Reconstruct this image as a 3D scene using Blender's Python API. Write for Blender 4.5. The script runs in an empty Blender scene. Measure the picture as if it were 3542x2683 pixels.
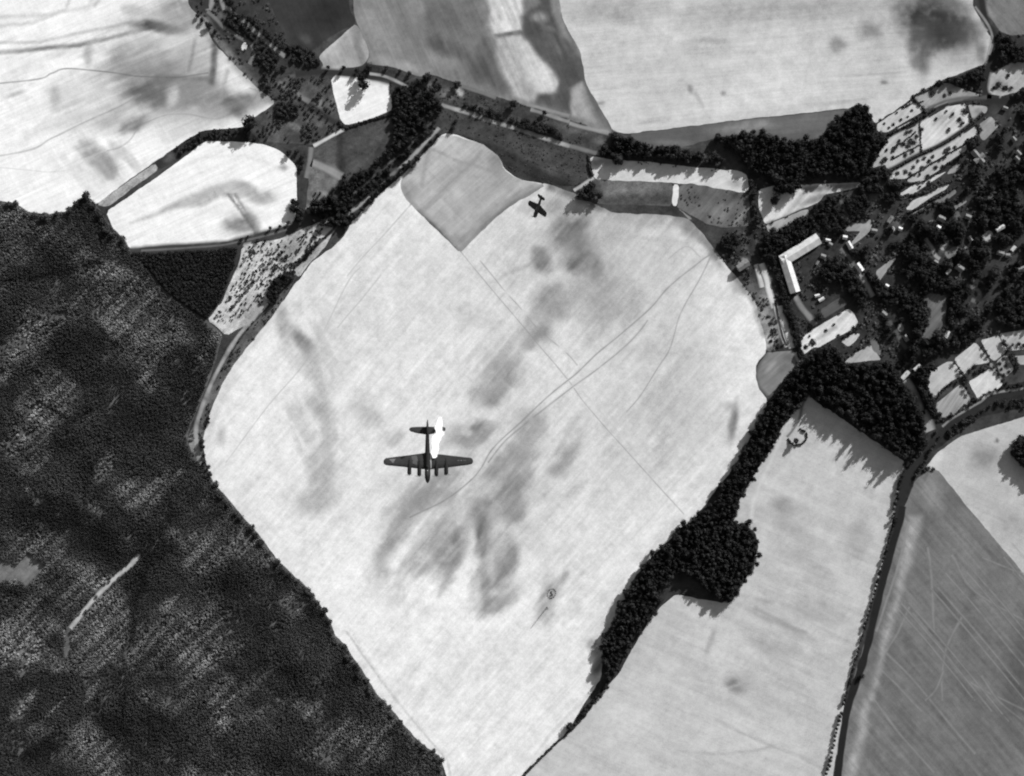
import bpy, bmesh, math, random
import numpy as np
from mathutils import Vector, Matrix
from mathutils.geometry import delaunay_2d_cdt

random.seed(7)
RNG = np.random.default_rng(11)
S = bpy.context.scene
COL = S.collection

# ------------------------------------------------------------------ camera, sky, sun, exposure
CAM_H = 1600.0                       # reconnaissance height above the fields, metres
FRAME_W = 3542 / 3.0                 # ground width seen, metres
cam = bpy.data.cameras.new("camera")
cam.sensor_fit = 'HORIZONTAL'
cam.angle = 2 * math.atan(FRAME_W / 2 / CAM_H)
cam.clip_start = 1.0
cam.clip_end = 12000.0
cam_o = bpy.data.objects.new("camera", cam)
cam_o.location = (0, 0, CAM_H)
COL.objects.link(cam_o)
S.camera = cam_o

SUN_EL = math.radians(27)
SUN_AZ = math.atan2(0.61, 0.79)      # sun stands to the upper right of the frame
world = bpy.data.worlds.new("World")
S.world = world
world.use_nodes = True
wn, wl = world.node_tree.nodes, world.node_tree.links
wn.clear()
sky = wn.new("ShaderNodeTexSky")
sky.sky_type = 'NISHITA'
sky.sun_disc = False
sky.sun_elevation = SUN_EL
sky.sun_rotation = SUN_AZ
bw = wn.new("ShaderNodeRGBToBW")     # black-and-white film
bg = wn.new("ShaderNodeBackground")
bg.inputs[1].default_value = 0.08
wo = wn.new("ShaderNodeOutputWorld")
wl.new(sky.outputs[0], bw.inputs[0])
wl.new(bw.outputs[0], bg.inputs[0])
wl.new(bg.outputs[0], wo.inputs[0])

sun = bpy.data.lights.new("sun", 'SUN')
sun.energy = 3.7
sun.angle = math.radians(0.5)
sun_o = bpy.data.objects.new("sun", sun)
sd = Vector((-math.sin(SUN_AZ) * math.cos(SUN_EL), -math.cos(SUN_AZ) * math.cos(SUN_EL), -math.sin(SUN_EL)))
sun_o.rotation_euler = sd.to_track_quat('-Z', 'Y').to_euler()
sun_o.location = (300, 400, 1500)
COL.objects.link(sun_o)

S.view_settings.view_transform = 'Standard'
S.view_settings.look = 'None'
S.view_settings.gamma = 1.0
S.view_settings.use_curve_mapping = False
S.view_settings.exposure = 1.15
S.render.filter_size = 2.0
try:
    S.cycles.pixel_filter_type = 'BLACKMAN_HARRIS'
    S.cycles.filter_width = 2.1
except Exception:
    pass

K = 1.62          # display-linear value of a flat sunlit surface of albedo 1, with the light above


def lin(g):
    g = np.clip(np.asarray(g, float), 0, 255) / 255.0
    return np.where(g <= 0.04045, g / 12.92, ((g + 0.055) / 1.055) ** 2.4)


def alb(g):
    return np.clip(lin(g) / K, 0.012, 0.8)


# ------------------------------------------------------------------ image tiles: pixel coordinates -> ground metres
TILES = {  # image tile: origin x, origin y, scale, in image pixels of 1/3 metre
    't1': (0, 0, 1200 / 2212), 't2': (1200, 0, 1200 / 2212), 't3': (2342, 0, 1200 / 2212),
    't4': (0, 900, 1200 / 2212), 't5': (1200, 900, 1200 / 2212), 't6': (2342, 900, 1200 / 2212),
    't7': (0, 1783, 1200 / 2212), 't8': (1200, 1783, 1200 / 2212), 't9': (2342, 1783, 1200 / 2212),
    'vA': (2442, 640, 550 / 2212), 'vB': (2992, 640, 550 / 2212), 'vC': (2442, 1000, 550 / 2212),
    'vD': (2992, 1000, 550 / 2212), 'vE': (2942, 240, 600 / 2212),
    'u1': (640, 0, 550 / 2212), 'u2': (960, 200, 550 / 2212), 'u3': (760, 660, 550 / 2212),
    'u4': (1420, 200, 550 / 2212), 'u5': (1970, 300, 550 / 2212)}


def W(t, x, y, ext=True):
    ox, oy, s = TILES[t]
    sx, sy = ox + x * s, oy + y * s
    if ext:                           # what reaches the edge of the image goes on beyond it
        if -14 < sx < 6: sx -= 220
        if 3536 < sx < 3556: sx += 220
        if -14 < sy < 6: sy -= 220
        if 2677 < sy < 2697: sy += 220
    return ((sx - 1771) / 3.0, -(sy - 1341.5) / 3.0)


def M(t):                             # metres per pixel of an enlarged image tile
    return TILES[t][2] / 3.0


def P(*runs):
    """P('t1',[(x,y)..],'t2',[..]) -> list of metre points"""
    out = []
    for i in range(0, len(runs), 2):
        out += [W(runs[i], x, y) for x, y in runs[i + 1]]
    return out


# ------------------------------------------------------------------ noise
TAB = RNG.random((4, 256, 256))


def vnoise(x, y, k=0):
    x = np.asarray(x, float); y = np.asarray(y, float)
    xi = np.floor(x).astype(int); yi = np.floor(y).astype(int)
    fx = x - xi; fy = y - yi
    fx = fx * fx * (3 - 2 * fx); fy = fy * fy * (3 - 2 * fy)
    T = TAB[k % 4]
    a = T[xi & 255, yi & 255]; b = T[(xi + 1) & 255, yi & 255]
    c = T[xi & 255, (yi + 1) & 255]; d = T[(xi + 1) & 255, (yi + 1) & 255]
    return (a * (1 - fx) + b * fx) * (1 - fy) + (c * (1 - fx) + d * fx) * fy


def fbm(x, y, k=0, o=4):
    s = 0; a = 0.5; n = 0
    x = np.asarray(x, float); y = np.asarray(y, float)
    for i in range(o):
        s = s + a * vnoise(x * 2 ** i + 17.3 * i, y * 2 ** i + 5.1 * i, k + i); n += a; a *= 0.5
    return s / n


def seg_dist(X, Y, pts):
    d = np.full(X.shape, 1e9)
    for (ax, ay), (bx, by) in zip(pts[:-1], pts[1:]):
        vx, vy = bx - ax, by - ay
        L = vx * vx + vy * vy + 1e-9
        t = np.clip(((X - ax) * vx + (Y - ay) * vy) / L, 0, 1)
        d = np.minimum(d, np.hypot(X - ax - t * vx, Y - ay - t * vy))
    return d


def inside(X, Y, pts):
    r = np.zeros(X.shape, bool)
    n = len(pts)
    for i in range(n):
        ax, ay = pts[i]; bx, by = pts[(i + 1) % n]
        if ay == by: continue
        c = ((ay > Y) != (by > Y)) & (X < (bx - ax) * (Y - ay) / (by - ay) + ax)
        r ^= c
    return r


def sstep(a, b, x):
    t = np.clip((x - a) / (b - a), 0, 1)
    return t * t * (3 - 2 * t)


# marks in the soil: E ellipse, L line, Q polygon; tone is the grey the soil itself has on the film
def E(t, x, y, rx, ry, rot, tone, a=1.0):
    cx, cy = W(t, x, y, False); m = M(t)
    return ('e', cx, cy, rx * m, ry * m, -math.radians(rot), tone, a)


def WISP(t, x, y, rx, ry, rot, tone, a=1.0, ang=55):
    e = E(t, x, y, rx, ry, rot, tone, a)
    return ('w',) + e[1:] + (math.radians(ang),)


def L(t, pts, w, tone, a=1.0):
    return ('l', [W(t, x, y) for x, y in pts], w, tone, a)


def Q(t, pts, tone, a=1.0, soft=4.0):
    return ('q', [W(t, x, y) for x, y in pts], tone, a, soft)


def tone_of(X, Y, base, marks, var=6.0, vs=60.0, ang=None):
    nx = (fbm(X / 22, Y / 22, 1) - .5) * 2; ny = (fbm(X / 22 + 50, Y / 22 + 9, 2) - .5) * 2
    g = base + var * 2 * (fbm(X / vs, Y / vs, 3) - .5) + var * 0.8 * (fbm(X / 9, Y / 9, 2, 2) - .5) * 2
    fine = fbm(X / 6, Y / 6, 0, 3)
    if ang is not None:               # the plough drags every stain along its furrows
        c_, s_ = math.cos(math.radians(ang)), math.sin(math.radians(ang))
        U = X * c_ + Y * s_; V = -X * s_ + Y * c_
        st = fbm(U / 34, V / 4.6, 1, 3)
        fine = .35 * fine + .65 * (1.9 * (st - .5) + .5)
        g = g + var * 1.3 * (fbm(U / 55, V / 9, 2, 3) - .5) * 2 + var * .3 * (fbm(-V / 50, U / 8, 3, 2) - .5) * 2
    for m in marks:
        if m[0] == 'e':
            _, cx, cy, rx, ry, r, tone, a = m
            q = min(rx, ry) * .55; x = X - cx + nx * min(q, 8); y = Y - cy + ny * min(q, 8)
            u = (x * math.cos(r) + y * math.sin(r)) / rx; v = (-x * math.sin(r) + y * math.cos(r)) / ry
            w = 1 - sstep(0.0, 1.45, np.hypot(u, v)); w = np.clip(w * 1.25, 0, 1)
        elif m[0] == 'w':             # wisps: a patch broken into drawn-out streaks
            _, cx, cy, rx, ry, r, tone, a, wa = m
            x = X - cx; y = Y - cy
            u = (x * math.cos(r) + y * math.sin(r)) / rx; v = (-x * math.sin(r) + y * math.cos(r)) / ry
            w = 1 - sstep(0.3, 1.1, np.hypot(u, v))
            p = x * math.cos(wa) + y * math.sin(wa); q = -x * math.sin(wa) + y * math.cos(wa)
            w = w * sstep(.42, .68, fbm(p / 42 + cx, q / 13, 2, 4))
        elif m[0] == 'l':
            _, pts, wd, tone, a = m
            d = seg_dist(X + nx * 1.2, Y + ny * 1.2, pts)
            w = 1 - sstep(wd * 0.15, wd, d)
        else:
            _, pts, tone, a, soft = m
            Xq = X + nx * soft * .8; Yq = Y + ny * soft * .8
            d = seg_dist(Xq, Yq, pts + [pts[0]])
            d = np.where(inside(Xq, Yq, pts), d, -d)
            w = sstep(-soft, soft, d)
        w = w * a * (0.5 + 0.86 * np.clip(fine, 0, 1))
        w = np.clip(w, 0, 1)
        g = g * (1 - w) + tone * w
    return g


# ------------------------------------------------------------------ materials
def nodes(name, rough=0.9, spec=0.1):
    m = bpy.data.materials.new(name)
    m.use_nodes = True
    n, l = m.node_tree.nodes, m.node_tree.links
    b = n["Principled BSDF"]
    b.inputs["Roughness"].default_value = rough
    b.inputs["Specular IOR Level"].default_value = spec
    return m, n, l, b


def math_node(n, l, op, a, b):
    x = n.new("ShaderNodeMath"); x.operation = op
    for i, v in enumerate((a, b)):
        if isinstance(v, (int, float)): x.inputs[i].default_value = v
        else: l.new(v, x.inputs[i])
    return x.outputs[0]


def noise_node(n, l, vec, scale, detail=3.0, rough=0.55):
    t = n.new("ShaderNodeTexNoise")
    t.inputs["Scale"].default_value = scale
    t.inputs["Detail"].default_value = detail
    t.inputs["Roughness"].default_value = rough
    l.new(vec, t.inputs["Vector"])
    return t.outputs["Fac"]


def soil(name, ang=0, fur=0.16, ang2=None, fur2=0.08, grain=0.22, mottle=0.12, period=3.2):
    """bare or stubbled earth: its own tone comes with the sheet, furrows and crumbs from here"""
    m, n, l, b = nodes(name, 0.95, 0.05)
    at = n.new("ShaderNodeAttribute"); at.attribute_name = "tone"
    geo = n.new("ShaderNodeNewGeometry")
    f = None

    def streak(angle, amp, per, long_):
        mp = n.new("ShaderNodeMapping"); mp.vector_type = 'POINT'
        mp.inputs["Rotation"].default_value = (0, 0, -math.radians(angle))
        l.new(geo.outputs["Position"], mp.inputs["Vector"])
        mp2 = n.new("ShaderNodeMapping")
        mp2.inputs["Scale"].default_value = (1 / long_, 1 / per, 1)
        l.new(mp.outputs[0], mp2.inputs["Vector"])
        s = noise_node(n, l, mp2.outputs[0], 1.0, 3.0, 0.6)
        return math_node(n, l, 'MULTIPLY', math_node(n, l, 'SUBTRACT', s, 0.5), amp * 2.6)

    f = math_node(n, l, 'ADD', streak(ang, fur, period, 70), 1.0)
    f = math_node(n, l, 'ADD', f, streak(ang, fur * .8, period * 3.3, 160))
    if ang2 is not None:
        f = math_node(n, l, 'ADD', f, streak(ang2, fur2, period * 1.2, 90))
    g = noise_node(n, l, geo.outputs["Position"], 0.85, 2.0, 0.8)
    f = math_node(n, l, 'ADD', f, math_node(n, l, 'MULTIPLY', math_node(n, l, 'SUBTRACT', g, 0.5), grain * 2))
    g = noise_node(n, l, geo.outputs["Position"], 0.06, 4.0, 0.6)
    f = math_node(n, l, 'ADD', f, math_node(n, l, 'MULTIPLY', math_node(n, l, 'SUBTRACT', g, 0.5), mottle * 2))
    g = noise_node(n, l, geo.outputs["Position"], 0.19, 3.0, 0.65)
    f = math_node(n, l, 'ADD', f, math_node(n, l, 'MULTIPLY', math_node(n, l, 'SUBTRACT', g, 0.5), mottle * 1.6))
    f = math_node(n, l, 'MAXIMUM', f, 0.3)
    v = n.new("ShaderNodeVectorMath"); v.operation = 'SCALE'
    l.new(at.outputs["Color"], v.inputs[0]); l.new(f, v.inputs["Scale"])
    l.new(v.outputs[0], b.inputs["Base Color"])
    return m


def plain(name, a, rough=0.8, spec=0.2, var=0.2, scale=1.0, metal=0.0):
    m, n, l, b = nodes(name, rough, spec)
    b.inputs["Metallic"].default_value = metal
    tc = n.new("ShaderNodeTexCoord")
    g = noise_node(n, l, tc.outputs["Object"], scale, 4.0, 0.65)
    r = n.new("ShaderNodeMapRange")
    r.inputs[1].default_value = 0.25; r.inputs[2].default_value = 0.75
    r.inputs[3].default_value = a * (1 - var); r.inputs[4].default_value = a * (1 + var)
    l.new(g, r.inputs[0]); l.new(r.outputs[0], b.inputs["Base Color"])
    return m


def foliage(name, a, patch=0.5, speck=1.0):
    m, n, l, b = nodes(name, 0.85, 0.08)
    oi = n.new("ShaderNodeObjectInfo")
    geo = n.new("ShaderNodeNewGeometry")
    g1 = noise_node(n, l, geo.outputs["Position"], 0.022, 3.0, 0.6)
    g2 = noise_node(n, l, geo.outputs["Position"], 0.45, 3.0, 0.7)
    f = math_node(n, l, 'ADD', math_node(n, l, 'MULTIPLY', math_node(n, l, 'SUBTRACT', g1, 0.5), patch * 3), 1.0)
    f = math_node(n, l, 'ADD', f, math_node(n, l, 'MULTIPLY', math_node(n, l, 'SUBTRACT', g2, 0.5), 1.2 * speck))
    f = math_node(n, l, 'ADD', f, math_node(n, l, 'MULTIPLY', math_node(n, l, 'SUBTRACT', oi.outputs["Random"], 0.5), 0.7 * speck))
    f = math_node(n, l, 'MAXIMUM', f, 0.35)
    ia = n.new('ShaderNodeAttribute'); ia.attribute_type = 'INSTANCER'; ia.attribute_name = 'pale'
    f = math_node(n, l, 'MULTIPLY', f, math_node(n, l, 'ADD', 1.0, ia.outputs['Fac']))
    l.new(math_node(n, l, 'MULTIPLY', f, a), b.inputs["Base Color"])
    return m


M_NW = soil("pale_stubble", 24, 0.16, -62, 0.07, 0.34, 0.18)
M_MAIN = soil("ploughed_chalk", 49, 0.13, -48, 0.04, 0.42, 0.28)
M_TOPR = soil("harrowed_clay", 5, 0.12, None, 0, 0.42, 0.25)
M_TOPM = soil("mixed_soil", -66, 0.16, None, 0, 0.3, 0.3)
M_LOW = soil("rolled_soil", -24, 0.09, 49, 0.05, 0.42, 0.22)
M_DARKF = soil("dark_tilth", -49, 0.3, 60, 0.07, 0.45, 0.3, 4.5)
M_GRASS = soil("rough_grass", 35, 0.2, -20, 0.14, 0.9, 0.75)
M_SCRUB = soil("scrub_ground", 49, 0.25, None, 0, 1.0, 0.8)
M_PLOT = soil("garden_earth", 47, 0.22, None, 0, 0.35, 0.25, 2.6)
M_FLOOR = soil("forest_floor", 45, 0.3, None, 0, 0.6, 0.5)
M_TRACK = soil("track_dirt", 45, 0.03, None, 0, 0.25, 0.2)

# ------------------------------------------------------------------ ground sheets
SHEETS = []
STRIPS = []
STACK = []


def stack_z(pts, gap=0.003):
    """lay a new sheet just above whatever lies under it"""
    x0 = min(p[0] for p in pts); x1 = max(p[0] for p in pts); y0 = min(p[1] for p in pts); y1 = max(p[1] for p in pts)
    z = 0.0
    for a0, a1, b0, b1, q in STACK:
        if a0 < x1 and a1 > x0 and b0 < y1 and b1 > y0: z = max(z, q)
    z += gap
    STACK.append((x0, x1, y0, y1, z))
    return z



def tag(o, label=None, cat=None, group=None, kind=None):
    if label: o['label'] = label
    if cat: o['category'] = cat
    if group: o['group'] = group
    if kind: o['kind'] = kind
    return o


def link_mesh(name, verts, faces, mat, parent=None, smooth=False):
    me = bpy.data.meshes.new(name)
    me.from_pydata(verts, [], faces)
    if mat: me.materials.append(mat)
    if smooth: me.polygons.foreach_set('use_smooth', [True] * len(me.polygons))
    o = bpy.data.objects.new(name, me)
    COL.objects.link(o)
    if parent: o.parent = parent
    return o


def set_tone(me, g):
    a = me.attributes.new("tone", 'FLOAT_COLOR', 'POINT')
    c = np.ones((len(me.vertices), 4), np.float32)
    c[:, :3] = alb(g)[:, None]
    a.data.foreach_set('color', c.ravel())


def ring(pts, step=4.0, jit=0.6, rnd=1, cut=7.0):
    for _ in range(rnd):              # ease the corners
        q = []
        n = len(pts)
        for i in range(n):
            a = pts[i]; b = pts[(i + 1) % n]
            d = math.hypot(b[0] - a[0], b[1] - a[1])
            c = min(0.25, cut / max(d, .1))
            q.append((a[0] + (b[0] - a[0]) * c, a[1] + (b[1] - a[1]) * c))
            q.append((b[0] + (a[0] - b[0]) * c, b[1] + (a[1] - b[1]) * c))
        pts = q
    out = []
    n = len(pts)
    for i in range(n):
        a = pts[i]; b = pts[(i + 1) % n]
        d = math.hypot(b[0] - a[0], b[1] - a[1])
        k = max(1, int(d / step))
        for j in range(k):
            x = a[0] + (b[0] - a[0]) * j / k; y = a[1] + (b[1] - a[1]) * j / k
            x += (float(fbm(x / 9, y / 9, 1, 3)) - .5) * 2.4 * jit
            y += (float(fbm(x / 9 + 31, y / 9, 2, 3)) - .5) * 2.4 * jit
            out.append((x, y))
    return out


def sheet(name, pts, base, marks, mat, label, step=2.4, var=6.0, vs=60.0, jit=1.0, rnd=1, cut=3.2, ang=None):
    pts = ring(pts, min(4.0, step * 1.6), jit, rnd, cut)
    xs = [p[0] for p in pts]; ys = [p[1] for p in pts]
    gx = np.arange(min(xs), max(xs), step); gy = np.arange(min(ys), max(ys), step)
    X, Y = np.meshgrid(gx, gy)
    X = X.ravel() + RNG.uniform(-.3, .3, X.size) * step; Y = Y.ravel() + RNG.uniform(-.3, .3, Y.size) * step
    k = inside(X, Y, pts)
    X, Y = X[k], Y[k]
    vv = [Vector(p) for p in pts] + [Vector((a, b)) for a, b in zip(X.tolist(), Y.tolist())]
    r = delaunay_2d_cdt(vv, [], [list(range(len(pts)))], 1, 1e-5)
    V = np.array([(v.x, v.y) for v in r[0]])
    z = stack_z(pts)
    faces = []
    for f in r[2]:
        a, b, c = V[f[0]], V[f[1]], V[f[2]]
        faces.append(f if (b[0] - a[0]) * (c[1] - a[1]) - (b[1] - a[1]) * (c[0] - a[0]) > 0 else f[::-1])
    o = link_mesh(name, [(x, y, z) for x, y in V], faces, mat)
    fn = lambda X, Y: tone_of(X, Y, base, marks, var, vs, ang)
    set_tone(o.data, fn(V[:, 0], V[:, 1]))
    tag(o, label, None, None, 'structure')
    s = (o, fn, pts)
    SHEETS.append(s)
    return s


def under(X, Y):
    """tone of the topmost sheet at each point"""
    g = BASE_FN(X, Y)
    for o, fn, pts in SHEETS:
        x0 = min(p[0] for p in pts); x1 = max(p[0] for p in pts); y0 = min(p[1] for p in pts); y1 = max(p[1] for p in pts)
        bb = (X >= x0) & (X <= x1) & (Y >= y0) & (Y <= y1)
        if not bb.any(): continue
        idx = np.where(bb)[0]
        k = inside(X[idx], Y[idx], pts)
        idx = idx[k]
        if len(idx): g[idx] = fn(X[idx], Y[idx])
    return g


def curve(pts, step=4.0):
    """Catmull-Rom through the points, evenly stepped"""
    p = [np.array(q, float) for q in pts]
    p = [2 * p[0] - p[1]] + p + [2 * p[-1] - p[-2]]
    out = []
    for i in range(1, len(p) - 2):
        d = np.linalg.norm(p[i + 1] - p[i])
        k = max(1, int(d / step))
        for j in range(k):
            t = j / k
            out.append(0.5 * ((2 * p[i]) + (-p[i - 1] + p[i + 1]) * t + (2 * p[i - 1] - 5 * p[i] + 4 * p[i + 1] - p[i + 2]) * t * t
                              + (-p[i - 1] + 3 * p[i] - 3 * p[i + 1] + p[i + 2]) * t ** 3))
    out.append(p[-2])
    return np.array(out)


def strip(name, pts, width, tone, label, soft=0.8, strength=1.0, mat=None, breaks=0.0, wob=0.5, tvar=0.15):
    """a track or road: a ribbon on the ground whose worn middle fades into the field beside it"""
    STRIPS.append((name, pts, width))
    if name == 'farm_track': width *= .8; strength *= .72
    c = curve(pts, 3.0)
    t = np.gradient(c, axis=0); t /= np.linalg.norm(t, axis=1)[:, None] + 1e-9
    nrm = np.stack([-t[:, 1], t[:, 0]], 1)
    s = np.arange(len(c)) * 3.0
    sd_ = random.random() * 90
    c = c + nrm * ((fbm(s / 25 + sd_, s * 0 + sd_, 0, 2) - .5) * 2 * wob)[:, None]
    wd = width * (0.8 + 0.4 * fbm(s / 14 + sd_, s * 0 + 3, 1, 2))
    prof = [-1, -1 + soft * .75, 0, 1 - soft * .75, 1]
    wts = [0, .5, 1, .5, 0] if name == 'farm_track' else [0, .95, 1, .95, 0]
    z = stack_z([tuple(q) for q in c])
    V = []; Wt = []
    for p_, w_ in zip(prof, wts):
        V.append(c + nrm * (wd * p_ * 0.5 * (1 + soft * .5))[:, None]); Wt.append(np.full(len(c), w_))
    V = np.concatenate(V); Wt = np.concatenate(Wt)
    ss = np.tile(s, 5)
    n = len(c)
    u = under(V[:, 0].copy(), V[:, 1].copy())
    k = strength * (1 - tvar + 2 * tvar * fbm(ss / 8 + sd_, ss * 0 + 1, 2, 3))
    if breaks > 0:
        k = k * sstep(breaks - .16, breaks + .1, fbm(ss / 9 + sd_ * 2, ss * 0 + 7, 3, 2))
    k = np.clip(k * Wt, 0, 1)
    g = u * (1 - k) + tone * k
    faces = [(j * n + i, j * n + i + 1, (j + 1) * n + i + 1, (j + 1) * n + i) for j in range(4) for i in range(n - 1)]
    o = link_mesh(name, [(x, y, z) for x, y in V], faces, mat or M_TRACK)
    set_tone(o.data, g)
    return tag(o, label, None, None, 'structure')


# base terrain: rough grass between everything, and country beyond the frame
def BASE_FN(X, Y):
    return tone_of(X, Y, 64, [], 14, 40) + 50 * sstep(640, 900, np.maximum(np.abs(X), np.abs(Y) * 1.3))


xs = np.concatenate([np.linspace(-4200, -680, 14), np.arange(-660, 661, 5.0), np.linspace(680, 4200, 14)])
ys = np.concatenate([np.linspace(-4200, -540, 14), np.arange(-520, 521, 5.0), np.linspace(540, 4200, 14)])
GX, GY = np.meshgrid(xs, ys)
nx_, ny_ = len(xs), len(ys)
gf = [(j * nx_ + i, j * nx_ + i + 1, (j + 1) * nx_ + i + 1, (j + 1) * nx_ + i) for j in range(ny_ - 1) for i in range(nx_ - 1)]
go = link_mesh("ground", [(a, b, 0.0) for a, b in zip(GX.ravel().tolist(), GY.ravel().tolist())], gf, M_GRASS)
set_tone(go.data, BASE_FN(GX.ravel(), GY.ravel()))
tag(go, "rough grassland lying between and beyond all the fields", None, None, 'structure')
# ------------------------------------------------------------------ dark grassland corridors and commons
sheet("grass_field", P('t2', [(280, 530), (420, 480), (560, 490), (700, 540), (1000, 620), (1200, 680), (1690, 850), (1850, 900), (2212, 940)],
      't3', [(230, 960), (440, 1060), (460, 1150), (400, 1110), (0, 1080)],
      't2', [(1900, 1060), (1560, 990), (1570, 1110), (1480, 1190), (1300, 1180), (1100, 1150), (980, 1010), (830, 905), (690, 855), (600, 855), (500, 970), (300, 1170), (0, 1450)],
      't1', [(1960, 1440), (1960, 1330), (2190, 1130)], 't2', [(0, 1100), (230, 980), (290, 720)]), 66,
      [E('t2', 1150, 960, 200, 60, 15, 84, .6), E('t2', 1000, 1060, 90, 70, 20, 40, .8), E('t2', 1250, 1140, 200, 40, 22, 42, .8),
       E('t2', 1330, 1080, 140, 40, 0, 95, .6), E('t2', 880, 700, 200, 40, 14, 85, .6), E('t2', 640, 600, 60, 40, 30, 140, .7),
       E('t2', 1450, 820, 180, 40, 14, 98, .7), E('t2', 1620, 900, 50, 30, 10, 130, .6), E('t2', 500, 540, 100, 30, 30, 120, .6),
       E('t2', 720, 590, 25, 40, -30, 200, .9), E('t2', 350, 640, 60, 50, 0, 110, .7), L('t2', [(700, 870), (980, 960), (1200, 1080), (1460, 1210)], 6, 44, .8)],
      M_GRASS, "dark rough meadow along the tree lined road across the upper middle", 2.6, 9, 30)
sheet("grass_field", P('u1', [(60, 0), (180, 240), (340, 470), (480, 640), (960, 1230), (1280, 1420), (1320, 1500)],
      't1', [(1700, 700), (1990, 490), (2060, 450), (2040, 390), (1980, 320), (1840, 260), (1480, 0)]), 60,
      [L('u1', [(250, 260), (480, 600), (960, 1200)], 9, 125, .8), E('u1', 850, 900, 80, 200, -38, 85, .6), E('u1', 450, 180, 130, 60, 40, 120, .6),
       E('u1', 1300, 1100, 120, 80, 40, 125, .6), E('u1', 1600, 1000, 100, 70, -40, 120, .5), E('u1', 1050, 500, 300, 60, 40, 50, .5)],
      M_GRASS, "dark grassy strip with two tracks running to the upper left corner", 2.6, 9, 26)
sheet("scrub_field", P('t1', [(1650, 560), (1720, 480), (1990, 470), (2110, 500), (2180, 790), (2205, 825), (1990, 925), (1960, 920), (1640, 900), (1600, 800), (1620, 740), (1700, 690), (1760, 650)]), 80,
      [E('u2', 580, 620, 60, 80, 0, 130, .7), E('u2', 250, 950, 130, 50, 25, 130, .7), E('u2', 200, 700, 160, 120, 0, 60, .7), E('u2', 340, 560, 90, 25, 40, 150, .8),
       E('u2', 580, 930, 90, 50, -30, 120, .6), E('u2', 260, 1120, 130, 60, 10, 55, .7), E('u2', 130, 300, 120, 40, -40, 120, .6)],
      M_SCRUB, "speckled scrubland between the pale upper left field and small white field", 2.2, 16, 14)
sheet("scrub_field", P('u2', [(480, 1240), (930, 1000), (1000, 1010), (1540, 875), (1500, 1050), (1350, 1320), (1100, 1600), (900, 1660), (450, 1460)]), 74,
      [Q('u2', [(490, 1240), (840, 1040), (870, 1600), (470, 1440)], 92, .7, 3), E('u2', 760, 1500, 150, 50, 25, 120, .6), L('u2', [(860, 1050), (880, 1600)], 7, 46, .7), E('u2', 1150, 1200, 200, 160, -40, 80, .5)],
      M_GRASS, "small dark grey paddock with a hedge along its upper side", 2.4, 7, 30)
sheet("scrub_field", P('u2', [(450, 1460), (900, 1660), (1000, 1740)], 'u3', [(1500, 0), (1540, 60), (1290, 190), (1250, 340), (1180, 250), (1200, 0)]), 108,
      [E('u3', 1450, 40, 50, 40, 0, 150, .6), E('u3', 1250, 260, 50, 80, 0, 150, .7), E('u3', 1230, 150, 30, 30, 0, 70, .6)],
      M_SCRUB, "small triangle of speckled rough ground beside the dark tree clump", 2.2, 16, 12)
sheet("grass_field", P('t1', [(1880, 930), (1985, 925), (1975, 1060), (1950, 1340), (1900, 1320), (1895, 1060), (1800, 975)]), 66, [],
      M_GRASS, "narrow dark verge strip right of the white wedge field", 2.4, 8, 20)

sheet("grass_field", P('t6', [(2212, 700), (2060, 800), (1900, 890), (1740, 990), (1660, 900), (1600, 1000), (1560, 1180), (1470, 1270), (1400, 1440), (1370, 1600)], 't9', [(1350, 0), (1480, 0)], 't6', [(1480, 1480), (1540, 1350), (1620, 1235), (1780, 1110), (1940, 1000), (2212, 850)]), 44, [E('t6', 1900, 950, 300, 30, -27, 62, .6)], M_GRASS, "dark verges along the curving road on the right", 2.6, 8, 18)

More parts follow.
